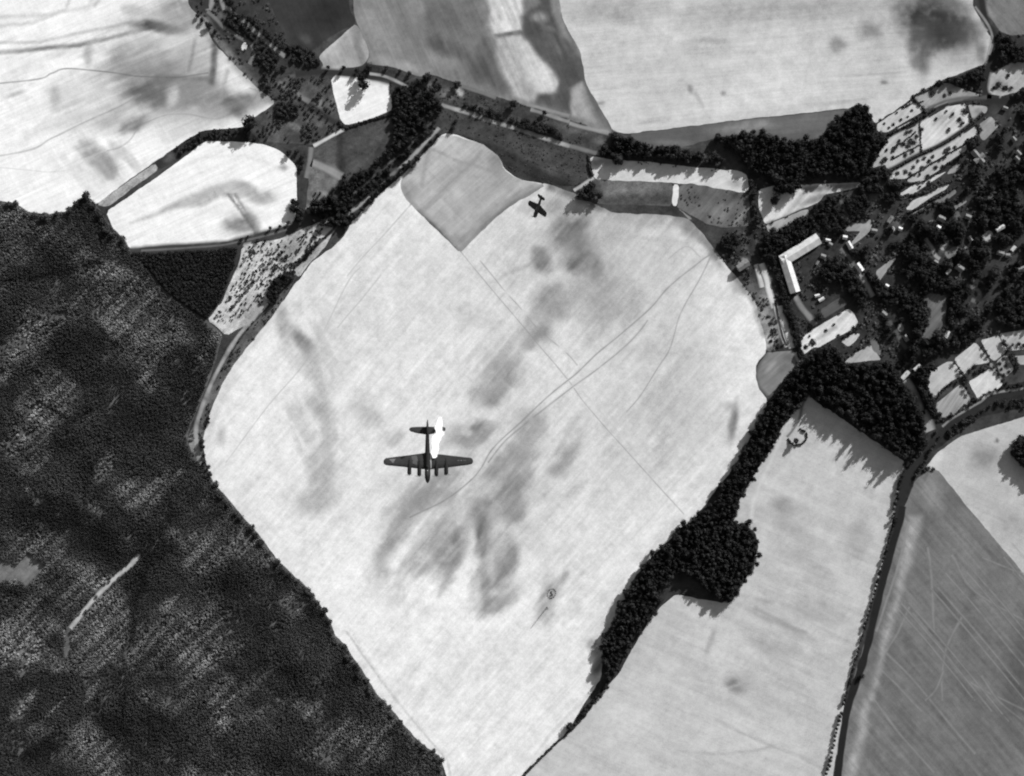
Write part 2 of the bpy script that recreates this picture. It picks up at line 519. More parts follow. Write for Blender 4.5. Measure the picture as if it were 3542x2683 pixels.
# ------------------------------------------------------------------ the fields
NW = [L('t1', [(0, 370), (500, 285), (830, 210), (1000, 165), (1120, 180)], 4.5, 95, .62), E('t1', 1000, 170, 130, 32, 4, 90, .85), E('t1', 1100, 185, 120, 30, 15, 130, .6),
      L('t1', [(0, 190), (200, 150), (420, 60), (600, 10)], 3.4, 175, .5), L('t1', [(0, 272), (250, 265), (480, 215), (800, 150), (920, 145)], 3, 150, .45),
      L('t1', [(0, 120), (300, 95), (560, 40), (800, 5)], 4, 190, .6), L('t1', [(600, 30), (900, 10), (1180, 60)], 4, 150, .6), L('t1', [(800, 60), (1000, 90), (1240, 170)], 9, 175, .5),
      E('t1', 1150, 90, 160, 90, 30, 165, .6), E('t1', 980, 640, 30, 60, 0, 110, .5), E('t1', 1000, 560, 190, 80, -8, 105, .7), E('t1', 1050, 440, 210, 60, -10, 140, .65),
      E('t1', 1040, 600, 40, 70, 0, 85, .6), E('t1', 930, 590, 60, 40, -20, 100, .6), E('t1', 850, 430, 120, 60, -20, 135, .6), E('t1', 1000, 340, 260, 100, -10, 175, .55),
      E('t1', 760, 350, 70, 80, 0, 160, .55), E('t1', 560, 340, 30, 60, 0, 175, .6), E('t1', 850, 790, 90, 45, -20, 110, .7), E('t1', 700, 740, 120, 60, -30, 185, .55),
      E('t1', 1250, 600, 250, 130, 0, 150, .75), E('t1', 1100, 610, 40, 60, 10, 215, .6), E('t1', 1480, 680, 80, 45, 30, 100, .75), E('t1', 1560, 620, 60, 60, 0, 130, .6),
      E('t1', 1250, 350, 140, 120, -30, 190, .5), Q('t1', [(1400, 310), (1480, 400), (1650, 570), (1560, 590), (1440, 560), (1390, 480)], 232, .85, 8),
      L('t1', [(1370, 250), (1365, 380), (1350, 520)], 6, 95, .8), L('t1', [(1250, 230), (1220, 380), (1200, 450)], 3, 130, .6), L('t1', [(1320, 500), (1180, 500), (1000, 490)], 5, 110, .6),
      L('t1', [(1450, 450), (1420, 560), (1400, 640)], 4, 160, .6), E('t1', 1330, 720, 200, 40, -15, 165, .5), E('t1', 620, 1000, 60, 140, -50, 165, .65), E('t1', 680, 1070, 60, 40, 30, 160, .6),
      E('t1', 400, 620, 110, 90, 30, 215, .6), E('t1', 350, 620, 30, 90, 0, 185, .5), E('t1', 560, 640, 160, 80, -20, 215, .5), E('t1', 1200, 800, 200, 70, -10, 215, .6),
      E('t1', 100, 600, 60, 14, -20, 200, .6), L('t1', [(510, 900), (560, 950), (640, 1030), (720, 1130)], 4, 175, .6), L('t1', [(400, 1000), (520, 1170), (600, 1240)], 6, 215, .6),
      E('t1', 1480, 1700, 10, 10, 0, 100, 0), E('t1', 1150, 250, 150, 40, -10, 225, .5)]
NW = [(m[0], m[1], m[2], m[3] * 1.2, m[4] * 1.2, m[5], m[6] - 10, min(1.0, m[7] * 1.35)) if m[0] == 'e' else m for m in NW]
NW = [WISP('t1', 1000, 450, 620, 420, 0, 130, .55, 24), WISP('t1', 400, 600, 500, 460, 0, 190, .5, 24), WISP('t1', 700, 1000, 420, 240, 0, 175, .5, -45)] + [L('t1', [(1200, 40), (1290, 115), (1360, 270), (1490, 405), (1650, 570), (1770, 650)], 11, 105, .9), E('t1', 1640, 650, 130, 60, -20, 150, .85), E('t1', 1480, 690, 330, 80, -10, 168, .7), E('t1', 1050, 480, 520, 300, -8, 180, .85), E('t1', 1100, 120, 300, 120, 5, 195, .7)] + NW
f_nw = sheet("stubble_field", P('t1', [(0, 0), (1180, 0), (1200, 40), (1290, 115), (1360, 270), (1490, 405), (1650, 570), (1760, 650), (1690, 700), (1600, 760), (1560, 810), (1290, 830), (1120, 935), (980, 1035), (620, 1295), (560, 1330), (430, 1380), (300, 1390), (60, 1340), (0, 1290)]), 243, NW,
             M_NW, "large whitish stubble field in the upper left with grey soil marks", 1.9, 6, 80, ang=24)
f_w2 = sheet("stubble_field", P('t1', [(680, 1350), (1020, 1115), (1290, 915), (1330, 898), (1560, 900), (1700, 920), (1800, 970), (1890, 1060), (1895, 1280), (1880, 1410), (1800, 1440), (1500, 1530), (1400, 1550), (960, 1570), (840, 1592), (790, 1540), (730, 1470)]), 243,
             [Q('t1', [(830, 1420), (1000, 1345), (1170, 1255), (1350, 1185), (1540, 1145), (1640, 1190), (1640, 1235), (1560, 1260), (1400, 1262), (1280, 1312), (1130, 1325), (1000, 1375)], 178, .9, 3),
              E('t1', 1560, 1190, 70, 40, 20, 160, .6), E('t1', 1520, 1420, 110, 70, -10, 125, .8), E('t1', 1600, 1400, 40, 110, -25, 105, .6), E('t1', 1700, 1250, 80, 50, 0, 165, .75), E('t1', 1640, 1260, 60, 40, 0, 150, .5),
              L('t1', [(1455, 1240), (1540, 1350), (1640, 1490)], 3, 110, .8), L('t1', [(1500, 1240), (1580, 1370), (1660, 1490)], 3, 130, .7), E('t1', 1805, 1070, 30, 22, 0, 130, .7), E('t1', 960, 1190, 60, 40, 0, 225, .5),
              L('t1', [(1100, 1100), (1300, 1000), (1500, 985), (1700, 1030), (1780, 1080)], 3, 222, .6), E('t1', 910, 1300, 36, 12, 0, 225, .6)],
             M_NW, "white wedge shaped field beside the wood with a grey tongue of soil", 2.2, 4, 60)
sheet("stubble_field", P('u2', [(735, 270), (1000, 262), (1180, 330), (1290, 290), (1580, 340), (1570, 480), (1600, 640), (1590, 740), (1240, 860), (960, 945), (880, 880), (800, 560)]), 240,
      [E('u2', 1420, 360, 120, 30, 12, 190, .5)], M_NW, "small white five sided field between hedges in the upper left middle", 2.2, 4, 40)
sheet("ploughed_field", P('t1', [(1500, 0), (2192, 0)], 't2', [(20, 60), (52, 125), (50, 158)], 't1', [(2110, 225), (2015, 305), (1985, 325), (1840, 260)]), 56,
      [E('t1', 1600, 60, 160, 70, 40, 92, .9), E('t1', 1750, 180, 160, 50, 40, 80, .8), E('t1', 2100, 90, 150, 110, 0, 44, .8), E('t1', 1950, 250, 60, 30, 30, 100, .6)],
      M_TOPM, "dark tilled corner field at the top left of the centre", 2.8, 6, 50)
sheet("stubble_field", P('t2', [(58, 152), (100, 230), (148, 350), (112, 410), (60, 425), (0, 428)], 't1', [(2090, 430), (2062, 430), (2058, 400), (2030, 366), (2050, 338), (2140, 258), (2230, 182)]), 168,
      [L('t2', [(60, 170), (70, 300), (110, 400)], 8, 120, .7), E('t1', 2100, 410, 60, 20, 0, 140, .7), L('t1', [(2060, 350), (2212, 190)], 5, 205, .6), E('t2', 10, 330, 60, 50, 0, 150, .6)],
      M_TOPM, "small light grey triangular field north of the tree lined road", 2.4, 7, 30)
sheet("ploughed_field", P('t2', [(10, 0), (50, 120), (150, 350), (120, 408), (300, 425), (450, 490), (560, 478), (700, 530), (1060, 645), (1200, 690), (1690, 850), (1712, 832), (1560, 510), (1480, 240), (1360, 0)]), 128,
      [Q('t2', [(830, 0), (920, 150), (950, 225), (1120, 205), (1130, 0)], 225, .92, 4), Q('t2', [(950, 235), (1120, 220), (1160, 290), (1300, 420), (1350, 530), (1330, 580), (1210, 600), (1190, 650), (1070, 620), (1000, 500), (945, 360)], 188, .9, 4),
       Q('t2', [(1110, 250), (1180, 310), (1290, 420), (1340, 540), (1260, 570), (1180, 480)], 222, .7, 8),
       Q('t2', [(1180, 0), (1230, 20), (1180, 60), (1125, 110), (1125, 230), (1200, 320), (1280, 400), (1350, 500), (1340, 580), (1215, 600), (1200, 650), (1350, 710), (1430, 720), (1430, 560), (1520, 510), (1530, 400), (1480, 330), (1380, 240), (1310, 100), (1262, 0)], 80, .92, 4),
       E('t2', 1225, 110, 60, 40, 0, 150, .8), E('t2', 1290, 180, 50, 20, 20, 120, .6), Q('t2', [(1440, 560), (1500, 530), (1580, 770), (1430, 740)], 176, .85, 4), L('t2', [(1285, 0), (1400, 170), (1450, 280), (1480, 340)], 7, 160, .75),
       L('t2', [(950, 225), (1120, 205)], 4, 105, .8), L('t2', [(1380, 100), (1520, 510), (1600, 680), (1700, 830)], 5, 85, .75), Q('t2', [(1520, 520), (1600, 780), (1690, 840), (1620, 660)], 105, .7, 4),
       E('t2', 640, 300, 170, 70, 20, 82, .8), E('t2', 860, 440, 110, 130, -30, 76, .8), E('t2', 600, 120, 200, 140, 20, 98, .7), E('t2', 900, 300, 60, 160, -20, 90, .6), E('t2', 960, 560, 80, 60, 40, 80, .7), E('t2', 180, 140, 120, 200, -20, 150, .7),
       E('t2', 390, 200, 100, 200, 0, 122, .6), E('t2', 350, 420, 200, 40, 15, 165, .8), E('t2', 640, 400, 90, 60, 0, 142, .6), E('t2', 850, 560, 120, 30, 15, 135, .6), E('t2', 430, 50, 60, 90, 0, 150, .5), E('t2', 250, 330, 80, 80, 0, 140, .5)],
      M_TOPM, "mottled grey field in the top middle with a pale blade shaped strip", 2.0, 11, 40, ang=-66)
f_tr = sheet("stubble_field", P('t2', [(1285, 0), (1380, 130), (1490, 330), (1520, 520), (1590, 640), (1700, 832), (1780, 852), (2212, 800)],
      't3', [(300, 775), (1110, 685), (1170, 660), (1240, 740), (1255, 790), (1300, 762), (1480, 640), (1520, 600), (1700, 505), (1900, 430), (1960, 410), (1990, 330), (2010, 270), (1990, 220), (1890, 50), (1870, 0)]), 200,
      [E('t3', 700, 60, 800, 110, -3, 160, .75), E('t2', 1700, 60, 300, 100, -3, 158, .75), E('t3', 500, 600, 500, 130, -8, 218, .8), E('t2', 1750, 700, 200, 120, 0, 212, .7), E('t3', 600, 420, 500, 80, -5, 208, .6),
       E('t3', 1640, 120, 260, 190, 10, 52, 1.0), E('t3', 1700, 200, 200, 120, 0, 60, .9), E('t3', 1560, 300, 80, 180, 5, 90, .8), E('t3', 1560, 420, 50, 60, 0, 110, .6), E('t3', 1850, 200, 130, 90, 0, 80, .6), E('t3', 1750, 30, 200, 60, 0, 110, .6), E('t3', 1230, 190, 90, 90, 0, 110, .7), E('t3', 1030, 280, 60, 50, 0, 125, .65),
       E('t3', 1320, 522, 30, 14, 0, 105, .8), E('t3', 85, 565, 20, 30, -20, 130, .8), E('t3', 290, 590, 20, 22, -30, 130, .8), E('t3', 140, 640, 90, 16, 60, 170, .6), E('t3', 200, 250, 130, 30, 0, 150, .6), E('t3', 1240, 470, 240, 12, -3, 170, .7), E('t3', 1100, 640, 150, 12, -8, 168, .7), E('t3', 1150, 620, 100, 60, 0, 195, .6),
       E('t3', 1800, 350, 160, 90, -20, 150, .5), E('t2', 1950, 770, 140, 14, -8, 160, .5), E('t2', 1620, 660, 30, 16, 0, 130, .6), E('t3', 1300, 330, 120, 200, 0, 180, .5), E('t3', 1940, 330, 40, 100, 0, 80, .6)],
      M_TOPR, "large pale harrowed field at the top right with a dark damp corner", 2.0, 9, 60)
sheet("ploughed_field", P('t2', [(1795, 855), (2212, 802)], 't3', [(300, 778), (1110, 690), (1060, 745), (1000, 795), (900, 905), (700, 905), (600, 865), (220, 885), (0, 945)], 't2', [(2212, 935), (1920, 945), (1850, 890)]), 96,
      [E('t3', 450, 810, 240, 45, -6, 148, .85), E('t3', 850, 780, 250, 60, -8, 118, .7), E('t3', 640, 770, 60, 20, -8, 95, .6), E('t2', 2080, 910, 140, 20, 5, 125, .7), E('t3', 930, 870, 80, 30, 0, 130, .5)],
      M_TOPR, "dark grey strip field under the large pale field's straight edge", 2.4, 6, 40)
f_r = sheet("stubble_field", P('t6', [(1580, 1330), (1650, 1235), (1800, 1125), (2212, 870)], 't9', [(2700, 960), (2190, 344), (1900, 0)], 't6', [(1720, 1409)]), 186,
      [E('t6', 1960, 1270, 110, 100, -10, 140, .8), E('t6', 2040, 1150, 14, 16, 0, 90, .8), E('t6', 2000, 1520, 150, 120, 0, 172, .5), E('t9', 2150, 60, 120, 90, 0, 150, .6), E('t6', 2100, 960, 150, 60, -30, 205, .6), L('t6', [(1590, 1320), (1680, 1240)], 9, 215, .7)],
      M_LOW, "pale field at the right edge beyond the road bend", 2.4, 6, 60)
DKM = [Q('t9', [(1400, 450), (1475, 0), (1570, 0), (1440, 450), (1260, 1100), (1050, 1659), (960, 1659)], 168, .85, 6), E('t9', 2190, 1000, 130, 500, 10, 88, .75), E('t9', 1900, 1500, 300, 200, 0, 112, .6), E('t9', 1800, 200, 250, 200, 40, 128, .6),
       E('t9', 1700, 900, 250, 250, 0, 108, .5), E('t6', 1620, 1480, 60, 140, -20, 150, .6), E('t6', 1590, 1360, 14, 60, 20, 90, .6)]
f_dk = sheet("ploughed_field", P('t6', [(1600, 1340), (1655, 1330), (1720, 1409)], 't9', [(1900, 0), (2190, 344), (2700, 960), (2700, 1659), (940, 1659), (1090, 1150), (1290, 500), (1430, 0)], 't6', [(1450, 1580), (1520, 1400)]), 113, DKM,
      M_DARKF, "dark ploughed field in the lower right with crossing pale tracks", 2.0, 9, 50, ang=-50)
LOW = [E('t6', 700, 1580, 100, 70, 10, 140, .8), E('t6', 900, 1600, 350, 120, 0, 184, .5), E('t9', 370, 1085, 75, 48, 25, 122, .85), E('t9', 430, 1040, 60, 60, 0, 160, .4), E('t9', 550, 640, 160, 24, 25, 160, .75), E('t9', 700, 700, 150, 24, 27, 156, .75),
       E('t9', 900, 620, 200, 130, 20, 172, .7), E('t9', 640, 860, 140, 60, 10, 164, .6), E('t9', 215, 800, 22, 110, 18, 160, .8), E('t9', 560, 545, 60, 20, 10, 160, .7), E('t9', 700, 80, 160, 60, 25, 168, .7), E('t9', 800, 250, 140, 60, 20, 168, .6), E('t9', 1150, 160, 90, 160, 15, 160, .6),
       E('t9', 400, 1400, 400, 200, 0, 206, .6), E('t8', 2000, 1000, 160, 100, 0, 204, .5), E('t8', 1800, 1300, 200, 160, 0, 214, .5), Q('t9', [(480, 560), (600, 0), (560, 0), (450, 200), (420, 470)], 205, .6, 8), L('t9', [(500, 590), (680, 690), (830, 750)], 3, 140, .6),
       L('t9', [(250, 1300), (430, 1390), (620, 1475), (760, 1530), (930, 1610)], 3, 165, .7), L('t9', [(0, 1500), (250, 1520), (480, 1500), (620, 1470)], 3, 170, .6), L('t9', [(0, 1030), (300, 1110), (600, 1000)], 3, 208, .4),
       E('t9', 1000, 900, 120, 200, 18, 198, .6), E('t9', 760, 1250, 300, 30, 25, 180, .5), E('t6', 760, 950, 40, 120, 25, 212, .6)]
f_low = sheet("stubble_field", P('t6', [(800, 880), (700, 1010), (600, 1200), (480, 1380), (380, 1560), (360, 1659)], 't9', [(360, 40), (500, 100), (520, 220), (300, 560)], 't8', [(2100, 500), (1940, 640), (1720, 1030), (1640, 1110), (1420, 1380), (1137, 1645), (900, 1880), (900, 2060)],
      't9', [(900, 2060), (930, 1659), (1090, 1050), (1280, 420), (1380, 0)], 't6', [(1400, 1440), (1455, 1290), (1200, 1100), (860, 870)]), 193, LOW + [WISP('t9', 800, 700, 620, 760, 0, 166, .5, -24), WISP('t8', 1900, 1200, 420, 520, 0, 186, .4, -24)],
      M_LOW, "light grey field between the long dark belt and the straight road", 2.0, 7, 60, ang=-25)
MAIN = [E('t5', 1470, 30, 80, 60, 20, 110, .85), E('t5', 1590, 80, 36, 60, 10, 112, .8), E('t5', 1230, 25, 56, 46, 0, 125, .8), E('t5', 1080, 60, 90, 14, -25, 165, .6), E('t5', 1300, 270, 100, 120, 15, 148, .8), E('t5', 1340, 340, 60, 50, 0, 150, .5), E('t5', 1640, 200, 170, 150, 30, 165, .8), E('t5', 1780, 260, 120, 80, 20, 185, .6), E('t5', 1600, 330, 60, 60, 0, 165, .5),
        E('t5', 1215, 465, 80, 70, 20, 138, .8), E('t5', 1150, 535, 50, 40, 0, 142, .75), E('t5', 1080, 520, 110, 60, -40, 190, .6), E('t5', 990, 730, 100, 130, 25, 138, .85), E('t5', 900, 870, 70, 60, 20, 135, .8), E('t5', 830, 840, 60, 60, 0, 175, .5),
        E('t5', 840, 1080, 75, 55, -15, 130, .85), E('t5', 740, 1155, 100, 40, -10, 148, .8), E('t5', 690, 1090, 50, 40, 0, 165, .6), E('t5', 760, 1100, 34, 24, 0, 205, .6), E('t5', 860, 1130, 40, 40, 0, 150, .5),
        E('t5', 1160, 1030, 70, 90, 35, 158, .8), E('t5', 1100, 1215, 70, 60, 0, 132, .8), E('t5', 960, 1310, 110, 60, -30, 146, .8), E('t5', 1060, 1350, 80, 90, 20, 160, .7), E('t5', 1030, 1520, 105, 150, 10, 138, .85), E('t5', 1060, 1600, 60, 70, 0, 150, .6), E('t5', 1150, 1130, 70, 120, 20, 170, .6),
        E('t5', 1390, 1270, 40, 110, 30, 156, .8), E('t5', 1310, 1330, 50, 30, -30, 158, .75), E('t5', 520, 1470, 230, 90, -38, 158, .85), E('t5', 400, 1570, 160, 70, -40, 152, .75), E('t5', 600, 1400, 80, 50, -30, 150, .6), E('t5', 640, 1520, 60, 30, -35, 165, .5), E('t5', 300, 1430, 100, 60, -30, 200, .6),
        E('t5', 840, 1600, 110, 70, -30, 165, .7), E('t5', 890, 1560, 22, 30, 0, 120, .8), E('t5', 160, 990, 70, 40, 40, 175, .7), E('t5', 160, 1040, 60, 50, 0, 180, .6), E('t5', 300, 1130, 70, 40, -20, 180, .6), E('t5', 100, 930, 100, 60, 40, 200, .6), E('t5', 900, 400, 80, 50, 0, 205, .6), E('t5', 780, 350, 60, 60, 0, 200, .6),
        E('t5', 2100, 830, 130, 250, 15, 195, .6), E('t5', 2050, 950, 120, 120, 0, 192, .6), E('t5', 1430, 1480, 60, 40, -30, 190, .6), E('t5', 1250, 1450, 40, 90, 15, 195, .5), E('t5', 1700, 1220, 40, 40, 0, 190, .6), E('t5', 1640, 1400, 50, 120, 10, 205, .5),
        E('t8', 860, 110, 46, 140, -8, 106, .9), E('t8', 870, 220, 20, 60, 0, 110, .6), E('t8', 650, 230, 75, 150, 12, 138, .85), E('t8', 690, 140, 25, 60, 10, 120, .6), E('t8', 540, 130, 60, 160, 35, 170, .7), E('t8', 450, 340, 60, 40, -40, 165, .7), E('t8', 260, 180, 60, 120, 25, 165, .8), E('t8', 340, 80, 60, 90, 35, 170, .6), E('t8', 210, 390, 56, 120, 20, 182, .75),
        E('t8', 1020, 280, 50, 120, 12, 135, .85), E('t8', 980, 380, 50, 90, 30, 140, .8), E('t8', 880, 430, 36, 90, -5, 142, .8), E('t8', 930, 560, 100, 70, -20, 150, .8), E('t8', 1040, 500, 50, 90, 30, 165, .7), E('t8', 1080, 10, 50, 40, 0, 140, .6), E('t8', 1240, 180, 80, 90, 20, 205, .6), E('t8', 1290, 410, 50, 60, 0, 170, .5),
        E('t8', 1290, 540, 46, 120, 33, 140, .75), E('t8', 1385, 395, 20, 42, 35, 165, .7), E('t8', 1290, 640, 40, 50, 20, 175, .6), E('t8', 1560, 840, 34, 44, -25, 135, .8), E('t8', 1600, 950, 26, 60, 15, 120, .7), E('t8', 1100, 900, 300, 160, 0, 215, .5), E('t8', 1000, 1200, 300, 200, 0, 228, .5), E('t8', 400, 800, 300, 250, 0, 236, .6), E('t8', 200, 600, 200, 150, 0, 236, .5),
        E('t4', 1930, 520, 36, 95, -35, 96, .9), E('t4', 1800, 370, 40, 120, -15, 165, .8), E('t4', 1990, 600, 50, 60, -30, 160, .5), E('t4', 1420, 1110, 26, 66, 0, 178, .8), E('t4', 2060, 1000, 40, 220, -8, 178, .7), E('t4', 2050, 1380, 80, 150, -10, 168, .8), E('t4', 1990, 1540, 90, 70, 0, 178, .7), E('t4', 1970, 620, 70, 200, -30, 190, .5), E('t4', 2040, 960, 100, 40, 40, 165, .6), E('t4', 1600, 900, 180, 300, 0, 232, .6),
        E('t6', 360, 1030, 24, 110, 8, 112, .8), E('t6', 340, 930, 40, 30, 0, 150, .6), E('t6', 300, 1060, 50, 90, 0, 200, .6), E('t6', 120, 700, 150, 250, 0, 206, .5), E('t6', 240, 300, 180, 200, 0, 218, .5), E('t6', 130, 1050, 120, 120, 0, 200, .5),
        E('t2', 1430, 1480, 110, 120, 25, 118, .88), E('t2', 1520, 1590, 70, 70, 30, 122, .8), E('t2', 1560, 1650, 40, 50, 0, 110, .7), E('t2', 1310, 1310, 70, 40, -20, 150, .75), E('t2', 1160, 1330, 50, 40, 0, 185, .6), E('t2', 1230, 1620, 50, 46, 0, 132, .8), E('t2', 1630, 1500, 90, 120, 30, 178, .6), E('t2', 1110, 1540, 70, 60, 0, 200, .6),
        L('t2', [(1300, 1180), (1450, 1240), (1620, 1320), (1900, 1330), (2100, 1350), (2212, 1400)], 11, 108, .8), E('t2', 1960, 1400, 300, 40, 5, 160, .6), E('t2', 1750, 1430, 60, 80, 0, 180, .5), E('t2', 2050, 1530, 160, 16, 5, 185, .6), E('t3', 90, 1450, 110, 40, 40, 120, .75), E('t3', 220, 1590, 30, 110, -30, 130, .75), E('t3', 130, 1480, 30, 120, -45, 150, .6),
        L('t6', [(380, 110), (440, 180), (510, 290), (520, 360), (560, 470)], 7, 150, .8), E('t6', 430, 110, 60, 60, 30, 130, .7), L('t8', [(0, 740), (240, 1080), (440, 1330), (640, 1560), (740, 1659)], 2, 190, .8), L('t8', [(20, 720), (130, 900), (300, 1150), (500, 1380)], 2, 215, .6), L('t8', [(1600, 1040), (1500, 1190), (1300, 1390), (1200, 1530), (1080, 1659)], 3, 205, .7),
        L('t4', [(1740, 340), (1560, 600), (1430, 830), (1360, 1000), (1310, 1150)], 8, 200, .6)]
MAIN = [(m[0], m[1], m[2], m[3] * 1.3, m[4] * 1.3, m[5], m[6] - 4, min(1.0, m[7] * 1.05)) if m[0] == 'e' else m for m in MAIN]
MAIN = [E('t2', 1700, 1500, 800, 420, 20, 190, .85), E('t5', 1400, 250, 900, 420, 20, 200, .7), E('t5', 1900, 900, 520, 760, 0, 196, .75), E('t5', 300, 300, 600, 420, 0, 210, .55), E('t8', 600, 900, 900, 700, 0, 242, .8), E('t8', 200, 500, 500, 400, 0, 242, .7), E('t4', 1650, 900, 280, 560, 10, 242, .7), E('t5', 1050, 1250, 650, 560, 30, 200, .6), E('t5', 300, 1200, 600, 500, 0, 216, .4), E('t5', 650, 900, 500, 300, -40, 232, .4), E('t5', 1600, 700, 300, 200, 40, 224, .4)] + MAIN + [WISP('t5', 1050, 1350, 620, 420, -30, 160, .6, 52), WISP('t8', 650, 250, 620, 420, -20, 160, .65, 60), WISP('t5', 1500, 200, 700, 420, 20, 168, .5, 60), WISP('t4', 2000, 900, 330, 900, 0, 178, .5, 115), WISP('t5', 900, 700, 420, 420, 0, 178, .4, 52), WISP('t8', 1500, 500, 500, 420, 0, 200, .5, 50), WISP('t5', 2000, 900, 420, 620, 0, 178, .45, 60), WISP('t8', 500, 1000, 600, 420, 0, 205, .5, 50)]
f_main = sheet("stubble_field", P('t2', [(600, 862), (640, 845), (690, 855), (830, 905), (980, 1010), (1000, 1070), (1100, 1145), (1300, 1178), (1460, 1235), (1560, 1290), (1700, 1360), (2000, 1365), (2212, 1400)],
      't3', [(0, 1320), (80, 1400), (180, 1510), (260, 1620)], 't6', [(350, 60), (390, 110), (440, 180), (510, 280), (520, 350), (560, 470), (575, 580), (510, 650), (500, 720), (520, 810), (580, 890), (560, 960), (350, 1340), (260, 1440), (120, 1640)],
      't8', [(2100, 120), (2050, 160), (1930, 280), (1840, 390), (1720, 640), (1640, 800), (1620, 1040), (1500, 1220), (1400, 1385), (1135, 1645), (900, 1880), (900, 2060), (760, 1660), (600, 1560), (440, 1420), (190, 1150), (0, 840)],
      't7', [(2130, 760), (1900, 440), (1640, 110)], 't4', [(1560, 1659), (1460, 1540), (1360, 1430), (1315, 1290), (1290, 1150), (1335, 980), (1430, 760), (1520, 620), (1700, 400), (1860, 180), (2000, 0)],
      't1', [(2140, 1560)], 't2', [(0, 1485), (30, 1420), (200, 1245), (420, 1055), (530, 940)]), 226, MAIN,
      M_MAIN, "huge pale ploughed field in the middle with grey soil blotches", 1.75, 8, 60, ang=49)
f_sub = sheet("fallow_field", P('t2', [(340, 1185), (350, 1130), (530, 940), (600, 862), (690, 865), (860, 915), (975, 1000), (1000, 1080), (1100, 1145), (1270, 1182), (1050, 1310), (930, 1405), (722, 1612), (585, 1475), (450, 1350), (370, 1260)]), 172,
      [E('t2', 650, 930, 140, 70, 25, 198, .8), E('t2', 620, 1000, 120, 60, 0, 182, .6), L('t2', [(1270, 1182), (1050, 1300), (920, 1395), (722, 1605)], 7, 118, .8), L('t2', [(1180, 1185), (960, 1310), (720, 1540)], 4, 140, .6), L('t2', [(470, 1370), (600, 1480), (700, 1600)], 9, 128, .6), L('t2', [(450, 1350), (560, 1450), (690, 1595)], 3.4, 66, .8),
       E('t2', 400, 1190, 60, 60, 0, 152, .7), L('t2', [(860, 960), (800, 1040), (620, 1200), (500, 1330)], 4, 146, .7), L('t2', [(480, 1180), (500, 1040), (520, 960)], 4, 145, .6), L('t2', [(530, 945), (700, 1020), (900, 1080)], 3, 145, .6), E('t2', 960, 1060, 60, 80, 30, 130, .7), E('t2', 900, 1200, 200, 100, -30, 165, .6), E('t2', 720, 1530, 60, 40, 0, 135, .7),
       L('t2', [(350, 1180), (400, 1280), (480, 1370)], 6, 130, .6)],
      soil("fallow_earth", 42, 0.18, -45, 0.08, 0.3, .2), "grey kite shaped fallow patch inside the big pale field by the fighter", 1.9, 10, 40, ang=42)

# ------------------------------------------------------------------ strips, plots and small grounds
sheet("scrub_field", P('t1', [(612, 1300), (830, 1150), (982, 1042), (1012, 1080), (850, 1195), (680, 1325)]), 160, [E('t1', 900, 1110, 60, 40, -35, 195, .7), E('t1', 720, 1250, 90, 25, -35, 140, .5)], M_SCRUB, "pale speckled strip of rough ground leading to the wood corner", 2.0, 12, 12)
sheet("grass_field", P('t1', [(982, 1042), (1120, 935), (1290, 830), (1560, 812), (1640, 870), (1660, 905), (1560, 905), (1330, 898), (1290, 915), (1150, 1000), (1020, 1085)]), 50, [E('t1', 1080, 1000, 50, 40, -35, 105, .7), E('t1', 1140, 960, 20, 16, 0, 140, .7)], M_GRASS, "dark grassy bank bent between the two white fields", 2.2, 8, 16)
f_scr = sheet("scrub_field", P('u3', [(310, 770), (600, 700), (850, 660), (1060, 570), (1500, 380), (1760, 300), (1700, 400), (1560, 600), (1500, 740), (1250, 1010), (1100, 1200)], 't4', [(1880, 90), (1720, 270), (1600, 400), (1440, 480), (1380, 420), (1320, 385), (1420, 250), (1480, 120), (1530, 10)]), 188,
      [E('u3', 400, 1100, 250, 350, 40, 205, .7), E('u3', 1150, 800, 300, 250, 0, 130, .6), E('u3', 1450, 560, 150, 60, -50, 190, .6), E('t4', 1500, 200, 70, 200, 25, 205, .6), E('t4', 1640, 330, 60, 100, 40, 130, .6)],
      M_SCRUB, "wedge of pale scrub dotted with bushes beside the big field", 2.0, 22, 9)
sheet("grass_field", P('t4', [(1900, 90), (1740, 270), (1600, 420), (1440, 640), (1350, 820), (1290, 960), (1190, 1130), (1240, 1280), (1300, 1290), (1290, 1150), (1335, 985), (1430, 765), (1520, 625), (1700, 405), (1800, 260)]), 92, [E('t4', 1230, 1150, 40, 80, 0, 170, .7), E('t4', 1320, 860, 30, 90, 25, 140, .6)], M_SCRUB, "rough verge of the lane curving along the wood", 2.2, 16, 12)
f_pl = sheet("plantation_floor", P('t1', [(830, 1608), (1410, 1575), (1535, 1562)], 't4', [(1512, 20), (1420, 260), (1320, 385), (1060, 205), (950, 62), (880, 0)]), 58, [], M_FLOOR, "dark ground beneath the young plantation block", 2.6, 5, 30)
sheet("stubble_field", P('u5', [(280, 960), (600, 1010), (1100, 1040), (1500, 1090), (2212, 1160)], 't3', [(400, 1090), (450, 1125), (452, 1232), (200, 1190)], 'u5', [(1750, 1350), (400, 1290), (325, 1240)]), 212,
      [E('u5', 440, 1060, 200, 60, 0, 140, .6), E('t3', 380, 1170, 70, 40, 0, 150, .6)], M_NW, "pale narrow strip field just below the road belt", 2.0, 6, 30)
sheet("grass_field", P('u5', [(340, 1262), (420, 1290), (1440, 1345), (1430, 1660), (1200, 1640), (500, 1640), (60, 1560), (150, 1400)]), 112,
      [E('u5', 280, 1450, 200, 180, 0, 36, .9), E('u5', 850, 1480, 400, 90, 0, 128, .6), L('u5', [(500, 1640), (800, 1580), (1430, 1560)], 14, 62, .7)], M_GRASS, "dark grey plot with a black left end above the big field", 2.2, 10, 16)
